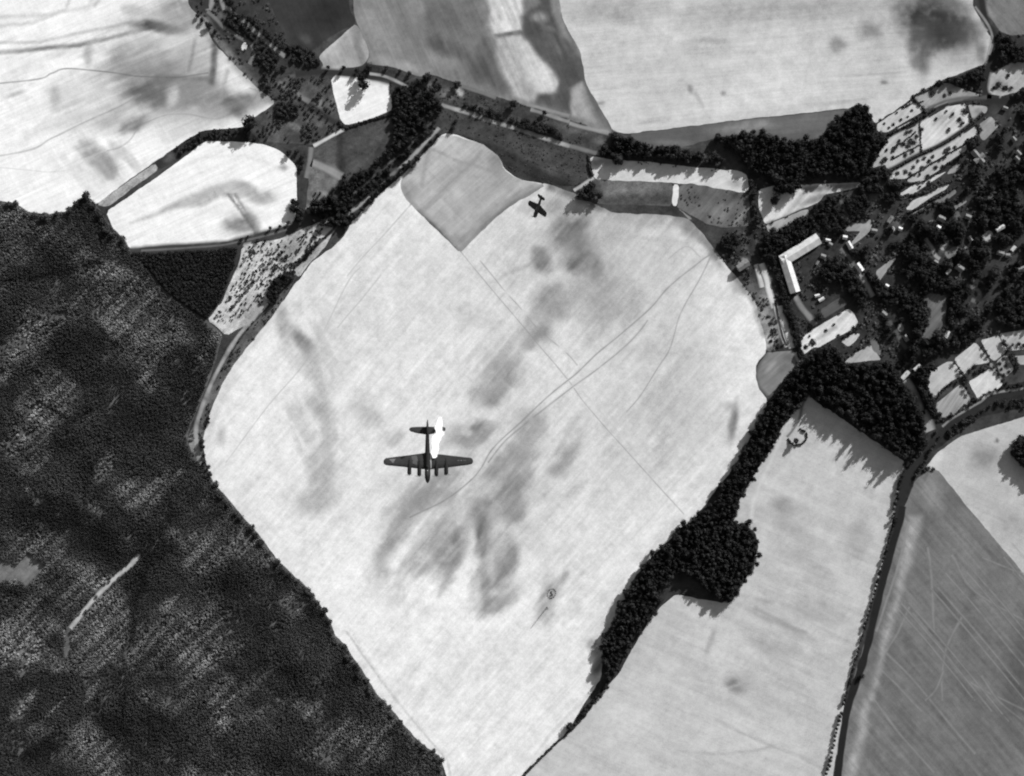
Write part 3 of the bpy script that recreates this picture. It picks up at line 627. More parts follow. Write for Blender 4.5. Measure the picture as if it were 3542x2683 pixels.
sheet("stubble_field", P('u5', [(1445, 1350), (1530, 1355), (1500, 1655), (1425, 1650)]), 222, [], M_NW, "narrow white plot between two dark grey plots", 2.0, 3, 20)
sheet("grass_field", P('u5', [(1532, 1355), (1760, 1352)], 't3', [(450, 1236), (470, 1340), (482, 1440), (300, 1450), (200, 1430), (0, 1320)], 'u5', [(1505, 1655)]), 104,
      [E('t3', 260, 1360, 100, 50, -45, 140, .7), E('t3', 400, 1380, 90, 18, -50, 140, .7), E('t3', 100, 1250, 60, 40, 0, 80, .6), E('t3', 400, 1260, 80, 30, 10, 60, .7)], soil("striped_plot", 50, .3, None, 0, .5, .3, 3.5), "dark streaked plot left of the farm lane", 2.2, 12, 14)
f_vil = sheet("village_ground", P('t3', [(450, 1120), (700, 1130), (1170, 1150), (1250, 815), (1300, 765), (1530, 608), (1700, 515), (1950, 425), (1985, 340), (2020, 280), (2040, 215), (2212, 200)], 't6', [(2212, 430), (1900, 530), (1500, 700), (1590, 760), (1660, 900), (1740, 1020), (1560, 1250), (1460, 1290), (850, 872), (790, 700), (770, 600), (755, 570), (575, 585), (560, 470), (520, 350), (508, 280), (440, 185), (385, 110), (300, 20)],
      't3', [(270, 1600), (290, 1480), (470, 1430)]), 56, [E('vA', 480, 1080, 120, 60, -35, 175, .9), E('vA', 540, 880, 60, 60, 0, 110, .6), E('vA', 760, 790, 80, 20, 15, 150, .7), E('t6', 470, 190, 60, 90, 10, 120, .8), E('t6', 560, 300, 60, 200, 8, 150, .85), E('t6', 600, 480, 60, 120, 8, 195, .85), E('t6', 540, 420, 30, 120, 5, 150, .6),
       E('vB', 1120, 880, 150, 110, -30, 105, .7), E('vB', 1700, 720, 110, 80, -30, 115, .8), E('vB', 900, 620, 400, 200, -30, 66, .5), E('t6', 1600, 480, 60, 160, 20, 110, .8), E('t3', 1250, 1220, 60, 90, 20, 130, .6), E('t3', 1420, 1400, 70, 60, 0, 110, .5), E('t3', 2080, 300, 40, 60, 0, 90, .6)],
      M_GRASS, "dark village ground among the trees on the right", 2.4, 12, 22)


def plot(t, pts, g, label, marks=(), mat=None, var=9):
    return sheet("garden_field", P(t, pts), g, list(marks), mat or M_PLOT, label, 1.8, var, 10, .45, 1, 1.6)


plot('vA', [(740, 60), (930, 10), (2160, -40), (2130, 30), (1650, 130), (1580, 230), (850, 540), (810, 520), (730, 300)], 214, "white forked plot below the dark orchard wood", [E('vA', 1500, 200, 250, 60, -20, 110, .7), L('vA', [(860, 530), (1350, 340)], 3, 110, .7), L('vA', [(1380, 80), (1200, 300), (1100, 420)], 5, 160, .6), L('vA', [(1400, 60), (2100, 0)], 6, 90, .7)])
plot('vA', [(830, 560), (1340, 350), (1430, 330), (1420, 430), (1180, 520), (1050, 660), (880, 680)], 165, "light grey sliver plot behind the farm")
plot('vE', [(330, 700), (800, 390), (940, 520), (470, 800), (340, 790)], 192, "pale allotment speckled with small bushes at the left end of the gardens")
plot('vE', [(790, 350), (1070, 200), (1250, 170), (1450, 260), (1650, 320), (1400, 400), (940, 500), (850, 400)], 150, "grey allotment below the hedge at the top of the gardens", [E('vE', 1450, 150, 150, 70, -15, 70, .8), E('vE', 950, 380, 90, 60, 0, 178, .7), E('vE', 1200, 250, 100, 40, -15, 125, .6)])
plot('vE', [(490, 810), (1080, 490), (1190, 440), (1100, 540), (520, 850)], 200, "long thin pale allotment beside the straight garden hedge")
plot('vE', [(880, 690), (1250, 470), (1470, 432), (1535, 668), (1380, 790), (1010, 1005), (905, 1060)], 206, "largest white garden in the middle of the allotments", [E('vE', 1180, 640, 160, 30, -50, 160, .7), E('vE', 1260, 580, 120, 20, -50, 150, .6), E('vE', 1150, 560, 200, 60, -25, 180, .6), L('vE', [(1050, 700), (1150, 600)], 3, 150, .6), L('vE', [(1200, 720), (1330, 600)], 2.5, 150, .6)])
plot('vE', [(1500, 450), (1750, 470), (1740, 540), (1560, 660)], 165, "small fan shaped grey garden at the upper right of the allotments", [E('vE', 1620, 520, 60, 40, -30, 110, .7)])
plot('vE', [(480, 885), (875, 695), (900, 1060), (700, 1180), (520, 1280), (380, 1220), (280, 1260), (300, 1180)], 182, "pale garden with dark fruit bushes at the lower left of the allotments")
plot('vE', [(500, 1320), (700, 1230), (900, 1115), (1160, 975), (1390, 850), (1470, 940), (1200, 1090), (960, 1230), (700, 1390), (490, 1400)], 190, "upper long pale garden strip dotted with fruit bushes below the hedge path")
plot('vE', [(720, 1400), (970, 1245), (1210, 1105), (1475, 950), (1480, 1030), (1230, 1190), (1120, 1290), (900, 1420), (740, 1440)], 176, "lower long pale garden strip dotted with fruit bushes")
plot('vE', [(1480, 800), (1600, 720), (1625, 830), (1440, 930), (1400, 850)], 188, "short pale garden piece at the right end of the dotted strips")
plot('vE', [(1640, 700), (1790, 590), (1890, 720), (1700, 910), (1650, 860)], 142, "striped grey garden at the right end of the allotments", [E('vE', 1780, 640, 60, 20, -45, 185, .7)])
plot('vE', [(1300, 1230), (1390, 1200), (1410, 1250), (1320, 1320), (1230, 1340)], 150, "tiny grey garden below the long allotment")
plot('vE', [(600, 1600), (760, 1500), (930, 1400), (1230, 1300), (960, 1480), (700, 1650), (640, 1660)], 202, "jagged white garden strip above the village")
plot('vB', [(560, 340), (650, 220), (900, 110), (1030, 20), (1180, -20), (1120, 60), (930, 160), (770, 270), (650, 350)], 196, "white garden strip second from the village")
plot('vB', [(650, 400), (900, 250), (930, 280), (700, 430)], 142, "grey garden strip nearest the village houses")
plot('vB', [(960, 230), (1250, 50), (1280, 100), (1090, 250)], 128, "dull garden strip in line with the grey one")
plot('vB', [(1170, 330), (1400, 200), (1420, 230), (1240, 350)], 140, "short grey garden strip furthest right above the village")
plot('vB', [(0, 540), (70, 460), (100, 560), (60, 650), (-70, 760), (-210, 860), (-190, 800), (-60, 640), (-330, 640), (-360, 600), (-150, 520)], 150, "grey yard behind the small white sheds", [E('vB', 40, 560, 40, 60, 30, 185, .6)])
plot('vB', [(150, 1200), (330, 1050), (440, 1010), (380, 1080), (300, 1200), (190, 1350)], 158, "small pale leaf shaped clearing among the village trees")
plot('vC', [(1300, 710), (1450, 580), (1980, 270), (2060, 330), (2120, 460), (2080, 530), (1800, 680), (1570, 810), (1500, 800), (1390, 890), (1350, 900)], 218, "bright white orchard plot below the farmyard", [L('vC', [(1980, 330), (1850, 440)], 4, 170, .7), L('vC', [(1560, 680), (1800, 520)], 4, 160, .7), E('vC', 1900, 380, 70, 40, -40, 200, .6)])
plot('vC', [(1870, 720), (2060, 610), (2150, 620), (2080, 720), (1980, 800)], 190, "small white triangle below the orchard plot")
plot('t6', [(1060, 655), (1120, 600), (1235, 535), (1300, 635), (1230, 640), (1090, 655)], 176, "pale ploughed garden patch beneath the village wood edge")
plot('vC', [(1590, 290), (1880, 110), (1970, 200), (1650, 410)], 92, "dull striped bed inside the farmyard", [], soil("bed_earth", 31, .4, None, 0, .2, .1, 2.4))
plot('t6', [(1550, 440), (1570, 470), (1620, 330), (1560, 240), (1610, 210), (1710, 220), (1720, 300), (1700, 440), (1580, 515)], 108, "striped grey lawn between the round village trees", [], soil("lawn_stripes", 50, .45, None, 0, .2, .1, 3.5))
plot('vD', [(840, 1260), (850, 1160), (1000, 1090), (1150, 1000), (1230, 1010), (1370, 1190), (1220, 1270), (1060, 1390), (980, 1530), (920, 1480)], 186, "light furrowed plot nearest the pale lane at the lower right")
plot('vD', [(1240, 970), (1530, 740), (1580, 780), (1740, 1020), (1500, 1060), (1400, 1200), (1330, 1120)], 196, "pale tapering plot between two garden hedges", [E('vD', 1580, 950, 90, 60, -50, 160, .6)])
plot('vD', [(1440, 1280), (1560, 1220), (1720, 1100), (1800, 1150), (1920, 1330), (1700, 1500), (1580, 1550), (1500, 1400)], 212, "whitest square plot beside the road at the lower right")
plot('vD', [(980, 1600), (1150, 1460), (1330, 1320), (1400, 1400), (1480, 1560), (1300, 1700), (1100, 1800), (1000, 1700)], 158, "grey striped plot in the corner by the road", [], soil("row_crop", 56, .4, None, 0, .3, .1, 3.0))
plot('vD', [(1610, 710), (1860, 640), (1960, 880), (1800, 1000), (1740, 960), (1650, 780)], 192, "light plot at the upper end of the garden row")
plot('vD', [(1870, 620), (2212, 420), (2212, 760), (1960, 860)], 182, "light plot at the right edge above the garden hedges", [E('vD', 2100, 720, 120, 60, -40, 160, .6)])
plot('vD', [(1830, 1000), (1960, 900), (2080, 1110), (1960, 1220), (1860, 1150)], 160, "mottled garden plot full of dark shrubs near the road")
plot('vD', [(2070, 930), (2212, 860), (2212, 1200), (2140, 1040)], 168, "light sliver plot at the right edge by the road")
plot('t3', [(1985, 540), (2000, 470), (2180, 370), (2212, 370), (2212, 490), (2150, 590), (2070, 612), (2000, 600)], 172, "speckled pale garden in the crook of the upper right lane", [E('t3', 2060, 540, 50, 40, 0, 110, .6)])
plot('t3', [(1945, 20), (2212, 0), (2212, 190), (2130, 225), (2060, 200), (1990, 100)], 118, "grey corner field at the far upper right", [E('t3', 1990, 60, 60, 20, 50, 145, .6)], M_DARKF, 6)
plot('vC', [(840, 880), (1130, 860), (1220, 860), (1260, 1010), (1180, 1160), (1050, 1300), (860, 1500), (740, 1370), (690, 1180), (730, 1050)], 128, "teardrop shaped grey plot at the edge of the big field",
     [E('vC', 900, 1080, 120, 40, -50, 165, .8), E('vC', 950, 1150, 180, 30, -40, 150, .6), E('vC', 1150, 950, 90, 60, 0, 98, .8), E('vC', 1050, 1130, 100, 50, -40, 102, .7), L('vC', [(840, 890), (720, 1060), (690, 1180), (740, 1370), (860, 1500)], 4, 88, .8)], soil("teardrop_earth", 38, .15, None, 0, .2, .15))
for q, g, nm in (([(1040, 830), (1180, 750), (1190, 790), (1110, 910), (1050, 900)], 135, "grey slanting lawn right of the curved pale drive"), ([(1100, 950), (1240, 850), (1390, 890), (1260, 980), (1200, 1080)], 96, "dim lawn joining the village drives"),
                 ([(1640, 660), (1740, 620), (1790, 690), (1740, 800), (1650, 780), (1610, 720)], 138, "pale round lawn below the slim pale house"), ([(1840, 930), (1930, 900), (1960, 980), (1850, 980)], 110, "small grey lawn beside the square grey shed"),
                 ([(880, 500), (960, 470), (1010, 500), (900, 540)], 120, "small grey bed left of the grey roofed house"), ([(330, 590), (400, 560), (430, 620), (380, 660)], 140, "small pale yard left of the white cottage"), ([(300, 520), (340, 440), (400, 420), (330, 530)], 128, "thin grey bed beneath the garden strips"),
                 ([(2120, 1190), (2212, 1130), (2212, 1200), (2150, 1210)], 130, "small pale yard cut by the right edge"), ([(1220, 370), (1300, 350), (1350, 480), (1270, 560)], 66, "dim grassy gap under the shortest garden strip"),
                 ([(1640, 160), (1800, 120), (1830, 180), (1700, 230)], 64, "dim grassy gap at the top of the village woods")):
    plot('vB', q, min(190, g + 34), nm)
for q, g, nm in (([(450, 480), (520, 470), (550, 560), (500, 600), (455, 560)], 108, "grey yard beside the dim village lane"), ([(700, 830), (760, 810), (790, 900), (740, 920)], 104, "small grey yard below the dim village lane"), ([(1240, 400), (1300, 400), (1310, 480), (1260, 560), (1230, 470)], 96, "dim grey ring garden among the village trees"),
                 ([(60, 700), (120, 660), (230, 840), (210, 930), (110, 850)], 78, "dull bed beside the bright ploughed patch")):
    plot('vD', q, min(190, g + 34), nm)
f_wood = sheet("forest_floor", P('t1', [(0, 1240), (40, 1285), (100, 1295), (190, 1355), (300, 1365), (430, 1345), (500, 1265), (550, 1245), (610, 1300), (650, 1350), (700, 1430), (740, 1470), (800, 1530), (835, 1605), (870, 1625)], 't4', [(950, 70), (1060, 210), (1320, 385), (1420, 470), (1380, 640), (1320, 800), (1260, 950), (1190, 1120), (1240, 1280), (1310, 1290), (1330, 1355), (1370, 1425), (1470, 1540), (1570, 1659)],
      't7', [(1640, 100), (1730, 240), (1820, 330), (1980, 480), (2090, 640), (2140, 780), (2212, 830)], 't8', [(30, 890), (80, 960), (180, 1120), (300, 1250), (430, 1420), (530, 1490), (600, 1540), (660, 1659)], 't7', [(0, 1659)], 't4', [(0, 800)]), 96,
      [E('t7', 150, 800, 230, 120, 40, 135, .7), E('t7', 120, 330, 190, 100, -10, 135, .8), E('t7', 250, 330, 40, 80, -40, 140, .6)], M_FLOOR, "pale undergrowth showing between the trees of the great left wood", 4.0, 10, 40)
# ------------------------------------------------------------------ tracks and roads
def T(name, t, pts, w, tone, label, **k):
    return strip(name, [W(t, x, y) for x, y in pts], w, tone, label, **k)


DK = 118
T("farm_track", 't5', [(700, -90), (770, 0), (1050, 335), (1400, 750), (1540, 940), (1950, 1400), (2150, 1620)], 1.7, 135, "straight dark furrow line crossing the big field from upper left to lower right", strength=.85, tvar=.3, wob=.3)
T("farm_track", 't5', [(2356, -59), (2286, -18), (2212, 40), (2050, 170), (1930, 310), (1760, 460), (1600, 590), (1470, 715), (1280, 870), (1100, 1040), (930, 1200), (850, 1330), (780, 1410), (620, 1530), (400, 1640)], 2.8, 128, "upper of the two cart tracks curving across the big field", strength=.95, tvar=.3)
T("farm_track", 't5', [(1920, 380), (1860, 460), (1750, 570), (1600, 690), (1450, 800), (1280, 930), (1140, 1040), (1000, 1160), (900, 1290)], 3.0, 128, "lower of the two cart tracks curving across the big field", strength=.85, tvar=.35, breaks=.25)
T("farm_track", 't5', [(2330, -50), (2295, 30), (2234, 150), (2125, 345), (2060, 560), (1980, 690), (1880, 850), (1780, 970)], 2.4, 140, "third faint cart track bending down from the farm corner", strength=.9, tvar=.3)
T("farm_track", 't3', [(-60, 1650), (60, 1570), (150, 1640)], 2.4, 150, "short faint spur of track by the farm corner", strength=.6)
T("farm_track", 't5', [(850, 0), (1000, 190), (1110, 310), (1220, 440), (1390, 580), (1470, 670)], 2.0, 140, "broken dark track running beside the straight furrow line", strength=.85, tvar=.4, breaks=.3)
T("farm_track", 't4', [(2300, 40), (2212, 150), (1980, 600), (1700, 940), (1440, 1290)], 2.0, 172, "faint straight furrow parallel to the lane on the left", strength=.8, tvar=.3, wob=.2)
T("farm_track", 't2', [(410, 1300), (250, 1480), (100, 1640), (0, 1760)], 2.0, 165, "faint straight furrow below the kite shaped patch", strength=.8, tvar=.3, wob=.2)
T("farm_track", 't5', [(220, 90), (100, 240), (0, 355), (-60, 430)], 2.0, 165, "second short furrow line left of the straight crossing line", strength=.8, tvar=.3, wob=.2)
T("farm_track", 't5', [(1500, 830), (1700, 1060), (1900, 1290), (2000, 1400)], 1.2, 190, "faint parallel line beside the lower end of the crossing furrow", strength=.7, tvar=.4, breaks=.3)
T("farm_track", 't1', [(0, 560), (200, 510), (330, 465), (430, 435), (700, 460), (860, 482), (1000, 490), (1150, 490), (1330, 462)], 2.6, 105, "thin dark track bent across the upper left field", strength=.9, tvar=.3)
T("farm_track", 't1', [(0, 1045), (150, 965), (330, 880), (560, 770), (760, 680), (900, 600)], 3.2, 150, "straight faint track rising across the upper left field", strength=.85, tvar=.3)
T("farm_track", 't1', [(0, 1030), (150, 1080), (300, 1096), (450, 1080), (530, 1030)], 1.8, 200, "faint curved plough line low in the upper left field", strength=.8, tvar=.3)
T("farm_track", 't1', [(680, 960), (760, 940), (830, 890), (900, 800), (1050, 735), (1200, 728), (1300, 748), (1390, 756), (1500, 712)], 2.4, 155, "wavy grey track near the bottom of the upper left field", strength=.8, tvar=.35)
T("farm_track", 't1', [(1590, 560), (1640, 590), (1560, 690), (1420, 745)], 2.0, 130, "small grey loop at the corner of the upper left field", strength=.6, tvar=.3)
T("farm_track", 't1', [(560, 1300), (750, 1170), (980, 1000), (1100, 925)], 1.8, 215, "faint line following the dark bank beside the upper left field", strength=.7, tvar=.3)
nth_line = 'first second third fourth fifth sixth seventh eighth ninth tenth eleventh'.split()
SCR = [([(1500, 620), (1700, 860), (1900, 1080), (2212, 1420)], "longest"), ([(1330, 870), (1480, 1020), (1700, 1280), (1900, 1520)], "middle"), ([(1290, 970), (1400, 1080), (1560, 1250)], "short left"),
       ([(1240, 1150), (1420, 1390), (1640, 1640)], "lower left"), ([(1600, 200), (1620, 380), (1640, 740)], "upright"), ([(1820, 640), (1730, 810), (1690, 1000), (1690, 1180)], "bent upright"),
       ([(1700, 990), (1650, 1110), (1580, 1180)], "small hooked"), ([(1480, 580), (1400, 760), (1310, 900), (1290, 960)], "steep left"), ([(1750, 250), (1950, 520), (2212, 860)], "upper right"), ([(1940, 1020), (2050, 1180), (2200, 1300)], "right side")]
for pts, nm in SCR:
    T("farm_track", 't9', pts, 3.6, 150, nm + " pale wheel track on the dark lower right field", strength=.75, tvar=.35, breaks=.15)
for k in range(11):
    x0 = 1380 + k * 78 - (k % 3) * 30; y0 = 560 - k * 40 + (k * 37 % 90)
    T("farm_track", 't9', [(x0, y0), (x0 + 260, y0 + 300), (x0 + 520 + (k % 4) * 60, y0 + 620 + (k % 4) * 70)], 2.6, 150, nth_line[k] + " faint diagonal furrow on the dark lower right field, counted from the left", strength=.75, tvar=.4, breaks=.2)
T("farm_track", 't6', [(800, 900), (720, 1010), (620, 1230), (520, 1450), (480, 1560), (470, 1659)], 6, 214, "pale worn path along the right side of the dark belt", strength=.75)
T("farm_track", 't6', [(850, 840), (800, 920), (780, 1010), (730, 1090), (700, 1125)], 5, 60, "dark track leading to the ringed thicket by the belt", strength=.9)
T("lane", 'u4', [(430, 650), (700, 735), (860, 785), (1100, 870), (1500, 990), (2000, 1160), (2212, 1225)], 4.6, 165, "straight pale lane between dark verges in the upper middle", strength=.9, tvar=.3, breaks=.12)
T("lane", 'u5', [(0, 818), (230, 885), (420, 935)], 4.2, 130, "end of the pale lane entering the road belt", strength=.8)
T("lane", 'u4', [(710, 390), (900, 450), (1190, 555)], 4.0, 130, "upper pale lane fragment between field and meadow", strength=.8)
T("lane", 'u4', [(1500, 590), (1780, 685), (2212, 800)], 3.4, 145, "pale field edge line in the upper middle", strength=.75, breaks=.2)
T("lane", 'u4', [(1670, 715), (1850, 770), (2212, 890)], 4.0, 150, "pale lane right of the lone hedge trees", strength=.9)
T("lane", 'u5', [(0, 500), (220, 570), (400, 610), (545, 645)], 4.4, 160, "pale lane end meeting the road belt", strength=.85)
T("lane", 'u2', [(500, 1222), (700, 1115), (930, 992)], 3.8, 215, "short white path between scrub and dark paddock", strength=.95)
T("lane", 'u2', [(470, 1240), (450, 1450), (400, 1670)], 5, 135, "pale upright path beside the white wedge field", strength=.85)
T("lane", 'u2', [(470, 1450), (640, 1520), (900, 1650)], 8, 165, "pale slanting path ending at the dark tree clump", strength=.8)
T("lane", 'u5', [(335, 1258), (240, 1330), (130, 1400), (60, 1440)], 4.2, 195, "short bright path left of the pale strip field", strength=.9)
T("dirt_road", 'u2', [(250, 230), (500, 195), (1000, 215), (1300, 265), (1600, 330), (1750, 400), (1850, 440)], 9, 52, "dark road lined by small trees in the upper left middle", strength=.95, tvar=.05)
T("lane", 'u2', [(1280, 215), (1450, 245), (1600, 300), (1760, 380), (1840, 430)], 3.2, 170, "pale edge of the dark road as it bends", strength=.9, tvar=.3)
T("dirt_road", 'u2', [(300, 560), (480, 690), (700, 840), (900, 960)], 7, 50, "dark hedge lined lane through the scrub", strength=.9)
T("lane", 'u2', [(0, 330), (250, 480), (450, 610)], 5, 130, "pale lane broken by scrub", strength=.8, breaks=.3)
T("lane", 'u1', [(300, 110), (370, 50), (440, 15), (510, 40), (610, 115), (690, 215), (830, 310), (930, 390), (1040, 490), (1200, 640), (1390, 785)], 5, 150, "winding pale lane beside the dark tree row at the top left", strength=.9, breaks=.15)
T("lane", 'u1', [(310, 155), (430, 260), (540, 380), (640, 440), (760, 520), (880, 580), (950, 680), (950, 780), (890, 890)], 4.4, 128, "looping pale track round the oval pit", strength=.85)
T("lane", 'u1', [(310, 120), (200, 0)], 3, 60, "dark thin track at the top left corner of the grassy strip", strength=.8)
T("dirt_road", 't1', [(835, 1600), (960, 1588), (1180, 1575), (1400, 1560), (1520, 1540), (1700, 1490), (1850, 1450), (1990, 1390), (2140, 1320)], 9, 66, "dark road between the white wedge field and the plantation", strength=.95, tvar=.1)
T("lane", 't1', [(900, 1597), (1180, 1580), (1420, 1560), (1700, 1500), (1830, 1465)], 2.2, 118, "light middle line of the dark road by the plantation", strength=.8, breaks=.1)
T("lane", 'u3', [(1800, 270), (1640, 470), (1470, 640), (1250, 860), (1130, 990)], 3.4, 70, "dark thin lane edging the scrub wedge", strength=.9)
T("lane", 'u3', [(1720, 330), (1560, 480), (1440, 600), (1200, 820), (1020, 1010)], 3.6, 200, "white line path inside the scrub wedge", strength=.85, breaks=.1)
T("lane", 'u3', [(830, 850), (640, 1080), (500, 1280), (330, 1480), (200, 1660)], 3.6, 215, "straight pale path down the middle of the scrub wedge", strength=.9)
T("lane", 't4', [(1700, 250), (1600, 390), (1520, 480), (1400, 680), (1330, 830), (1280, 960), (1250, 1080), (1270, 1280), (1310, 1390)], 4.5, 165, "pale lane curving between the wood and the big field", strength=.85, breaks=.15, tvar=.4)
T("lane", 't2', [(590, 815), (480, 930), (430, 985), (330, 1075), (200, 1190), (100, 1290), (0, 1370)], 4.2, 170, "pale lane glimpsed between two tree rows left of the fighter", strength=.9, breaks=.42)
T("lane", 't2', [(440, 890), (300, 1010), (150, 1140), (30, 1240)], 3.0, 110, "thin second lane under the tree rows", strength=.8, breaks=.42)
T("lane", 't2', [(310, 745), (440, 735)], 3.0, 130, "short pale line at the end of the hedge", strength=.8)
T("road", 't6', [(2212, 780), (2060, 850), (1900, 935), (1740, 1040), (1650, 1130), (1560, 1260), (1490, 1340), (1430, 1480), (1400, 1640)], 9, 46, "dark road curving past the village plots on the right", strength=.97, tvar=.05)
T("lane", 't6', [(2212, 770), (2050, 840), (1930, 905), (1760, 1005), (1690, 1060)], 2.6, 150, "thin pale line along the curving dark road", strength=.85, breaks=.12)
T("road", 't9', [(1440, -60), (1420, 40), (1370, 200), (1290, 500), (1230, 760), (1170, 980), (1120, 1130), (1060, 1380), (980, 1659)], 8.2, 26, "straight dark road down the lower right", strength=1, tvar=.03, soft=.35)
T("lane", 't9', [(1480, 40), (1400, 350), (1330, 560), (1270, 740)], 2.6, 140, "thin grey ditch along the straight dark road", strength=.7, breaks=.2)
T("road", 't3', [(1880, 0), (1960, 100), (2010, 190), (2025, 260), (2010, 340), (1980, 450), (1960, 540), (1975, 610), (2030, 640), (2212, 650)], 8, 44, "dark winding road at the upper right corner", strength=.97, tvar=.05)
T("lane", 't3', [(1900, 40), (1990, 170), (2012, 260), (1990, 350)], 2.4, 150, "thin pale verge on the inside of the winding road", strength=.8)
T("road", 't3', [(1975, 620), (1850, 625), (1720, 645), (1600, 690)], 5, 90, "grey lane joining the winding road to the gardens", strength=.8)
T("lane", 'vA', [(700, 1100), (740, 1240), (790, 1420)], 6, 205, "left of the two white strips beside the barn", strength=.95)
T("lane", 'vA', [(770, 1090), (840, 1300), (890, 1500), (960, 1700)], 6.5, 220, "right and longest of the two white strips beside the barn", strength=.95)
T("lane", 'vC', [(960, 180), (1010, 420), (1080, 680), (1130, 800)], 4.5, 205, "white strip ending at the teardrop plot", strength=.95)
T("lane", 'vC', [(1020, 230), (1060, 400), (1130, 560), (1200, 820)], 7, 215, "jagged white strip along the black hedge by the farm", strength=.9)
T("lane", 'vC', [(1240, 880), (1270, 960), (1290, 1010)], 4, 195, "short white end of path above the dark belt", strength=.9)
T("lane", 'vC', [(960, 150), (1000, 380), (1060, 640), (1120, 790)], 2.0, 60, "dark line between the white strips by the farm", strength=.85)
T("lane", 'vC', [(1240, 100), (1330, 250), (1440, 380), (1520, 500)], 6, 150, "grey path from the barn end to the orchard plot", strength=.85)
T("lane", 'vA', [(1870, 210), (1930, 350), (2030, 560)], 3.2, 105, "thin grey line between two dark orchards", strength=.9)
T("lane", 't6', [(1100, 0), (1150, 60), (1190, 120), (1250, 230)], 6, 175, "bright village lane right of the barn courtyard", strength=.95, tvar=.2)
T("lane", 'vA', [(1870, 880), (1980, 990), (2060, 1120)], 4, 120, "grey upper end of the bright village lane", strength=.8)
T("lane", 'vD', [(340, 440), (420, 570), (500, 710), (580, 830)], 4.2, 95, "dim lane under the village trees", strength=.85)
T("lane", 'vD', [(570, 1260), (640, 1360), (710, 1480), (760, 1620), (790, 1750)], 6.5, 165, "pale lane between the village wood and the garden plots", strength=.9, tvar=.3)
T("lane", 't6', [(1560, 960), (1590, 1040), (1610, 1090)], 12, 175, "wide pale lane mouth at the curving road", strength=.9)
T("lane", 'vB', [(840, 740), (930, 870), (980, 980), (1040, 1030)], 4.6, 165, "curved pale drive among the village trees", strength=.9)
T("lane", 'vB', [(1410, 1390), (1560, 1450), (1600, 1540), (1540, 1620), (1480, 1590)], 5, 120, "small grey ring drive among the village trees", strength=.85)
T("lane", 'vE', [(480, 850), (700, 740), (920, 620), (1100, 500), (1250, 440)], 5, 42, "dark hedge path above the biggest white garden", strength=.9)
T("lane", 'vE', [(500, 1290), (830, 1110), (1150, 960), (1400, 800), (1560, 680), (1700, 560)], 6, 44, "dark hedge path below the biggest white garden", strength=.9)
T("lane", 't7', [(890, 250), (830, 315), (760, 370), (680, 450), (600, 530), (520, 630), (450, 720)], 5, 190, "bright narrow glade slanting through the left wood", strength=.95, tvar=.3)
T("lane", 't7', [(480, 710), (460, 800), (430, 880)], 3.6, 110, "lower dim end of the glade through the left wood", strength=.8)
T("lane", 'vD', [(1640, 900), (1760, 1060), (1880, 1260)], 4, 178, "light garden path between the lower right plots", strength=.7)

# ------------------------------------------------------------------ trees
BARK = plain("bark", 0.05, .9, .1, .3, 3)
F_DARK = foliage("dark_foliage", 0.0135, .35)
F_WOOD = foliage("wood_foliage", 0.029, .8, .35)
F_BUSH = foliage("bush_foliage", 0.019, .3)


def lump(bm, c, r, rnd, sub=1, squash=1.0):
    res = bmesh.ops.create_icosphere(bm, subdivisions=sub, radius=1.0)
    for v in res['verts']:
        k = 1 + rnd.uniform(-.22, .22)
        v.co = Vector((v.co.x * r * k + c[0], v.co.y * r * k + c[1], v.co.z * r * k * squash + c[2]))


def crown_mesh(name, seed, mat, tall=1.0, lumps=12, leaves=220):
    """unit crown: radius 1 in plan, standing from 0.5 up to about 2.2*tall"""
    rnd = random.Random(seed)
    bm = bmesh.new()
    cz = 0.5 + 0.85 * tall
    lump(bm, (0, 0, cz), 0.62, rnd, 1, tall)
    for i in range(lumps):
        a = i * 2.39996 + rnd.uniform(-.3, .3)
        h = (i + .5) / lumps
        rr = 0.66 * math.sqrt(max(0.05, 1 - (2 * h - 1) ** 2)) * rnd.uniform(.5, 1.35)
        lump(bm, (rr * math.cos(a), rr * math.sin(a), 0.6 + h * 1.5 * tall), rnd.choice((.2, .28, .36, .5)) * rnd.uniform(.85, 1.15), rnd, 1, rnd.uniform(.6, 1.0))
    for i in range(leaves):                     # leaf sprays breaking the outline
        a = rnd.uniform(0, 6.283); u = rnd.uniform(-1, 1)
        q = math.sqrt(1 - u * u)
        R = rnd.uniform(.65, 1.18)
        c = Vector((q * math.cos(a) * R, q * math.sin(a) * R, cz + u * R * .9 * tall))
        s = rnd.uniform(.06, .18)
        d1 = Vector((rnd.gauss(0, 1), rnd.gauss(0, 1), rnd.gauss(0, 1))).normalized()
        d2 = d1.cross(Vector((rnd.gauss(0, 1), rnd.gauss(0, 1), rnd.gauss(0, 1)))).normalized()
        bm.faces.new([bm.verts.new(c + d1 * s), bm.verts.new(c - d1 * s * .5 + d2 * s), bm.verts.new(c - d1 * s * .6 - d2 * s * .8)])
    me = bpy.data.meshes.new(name)
    bm.to_mesh(me); bm.free()
    me.materials.append(mat)
    return me


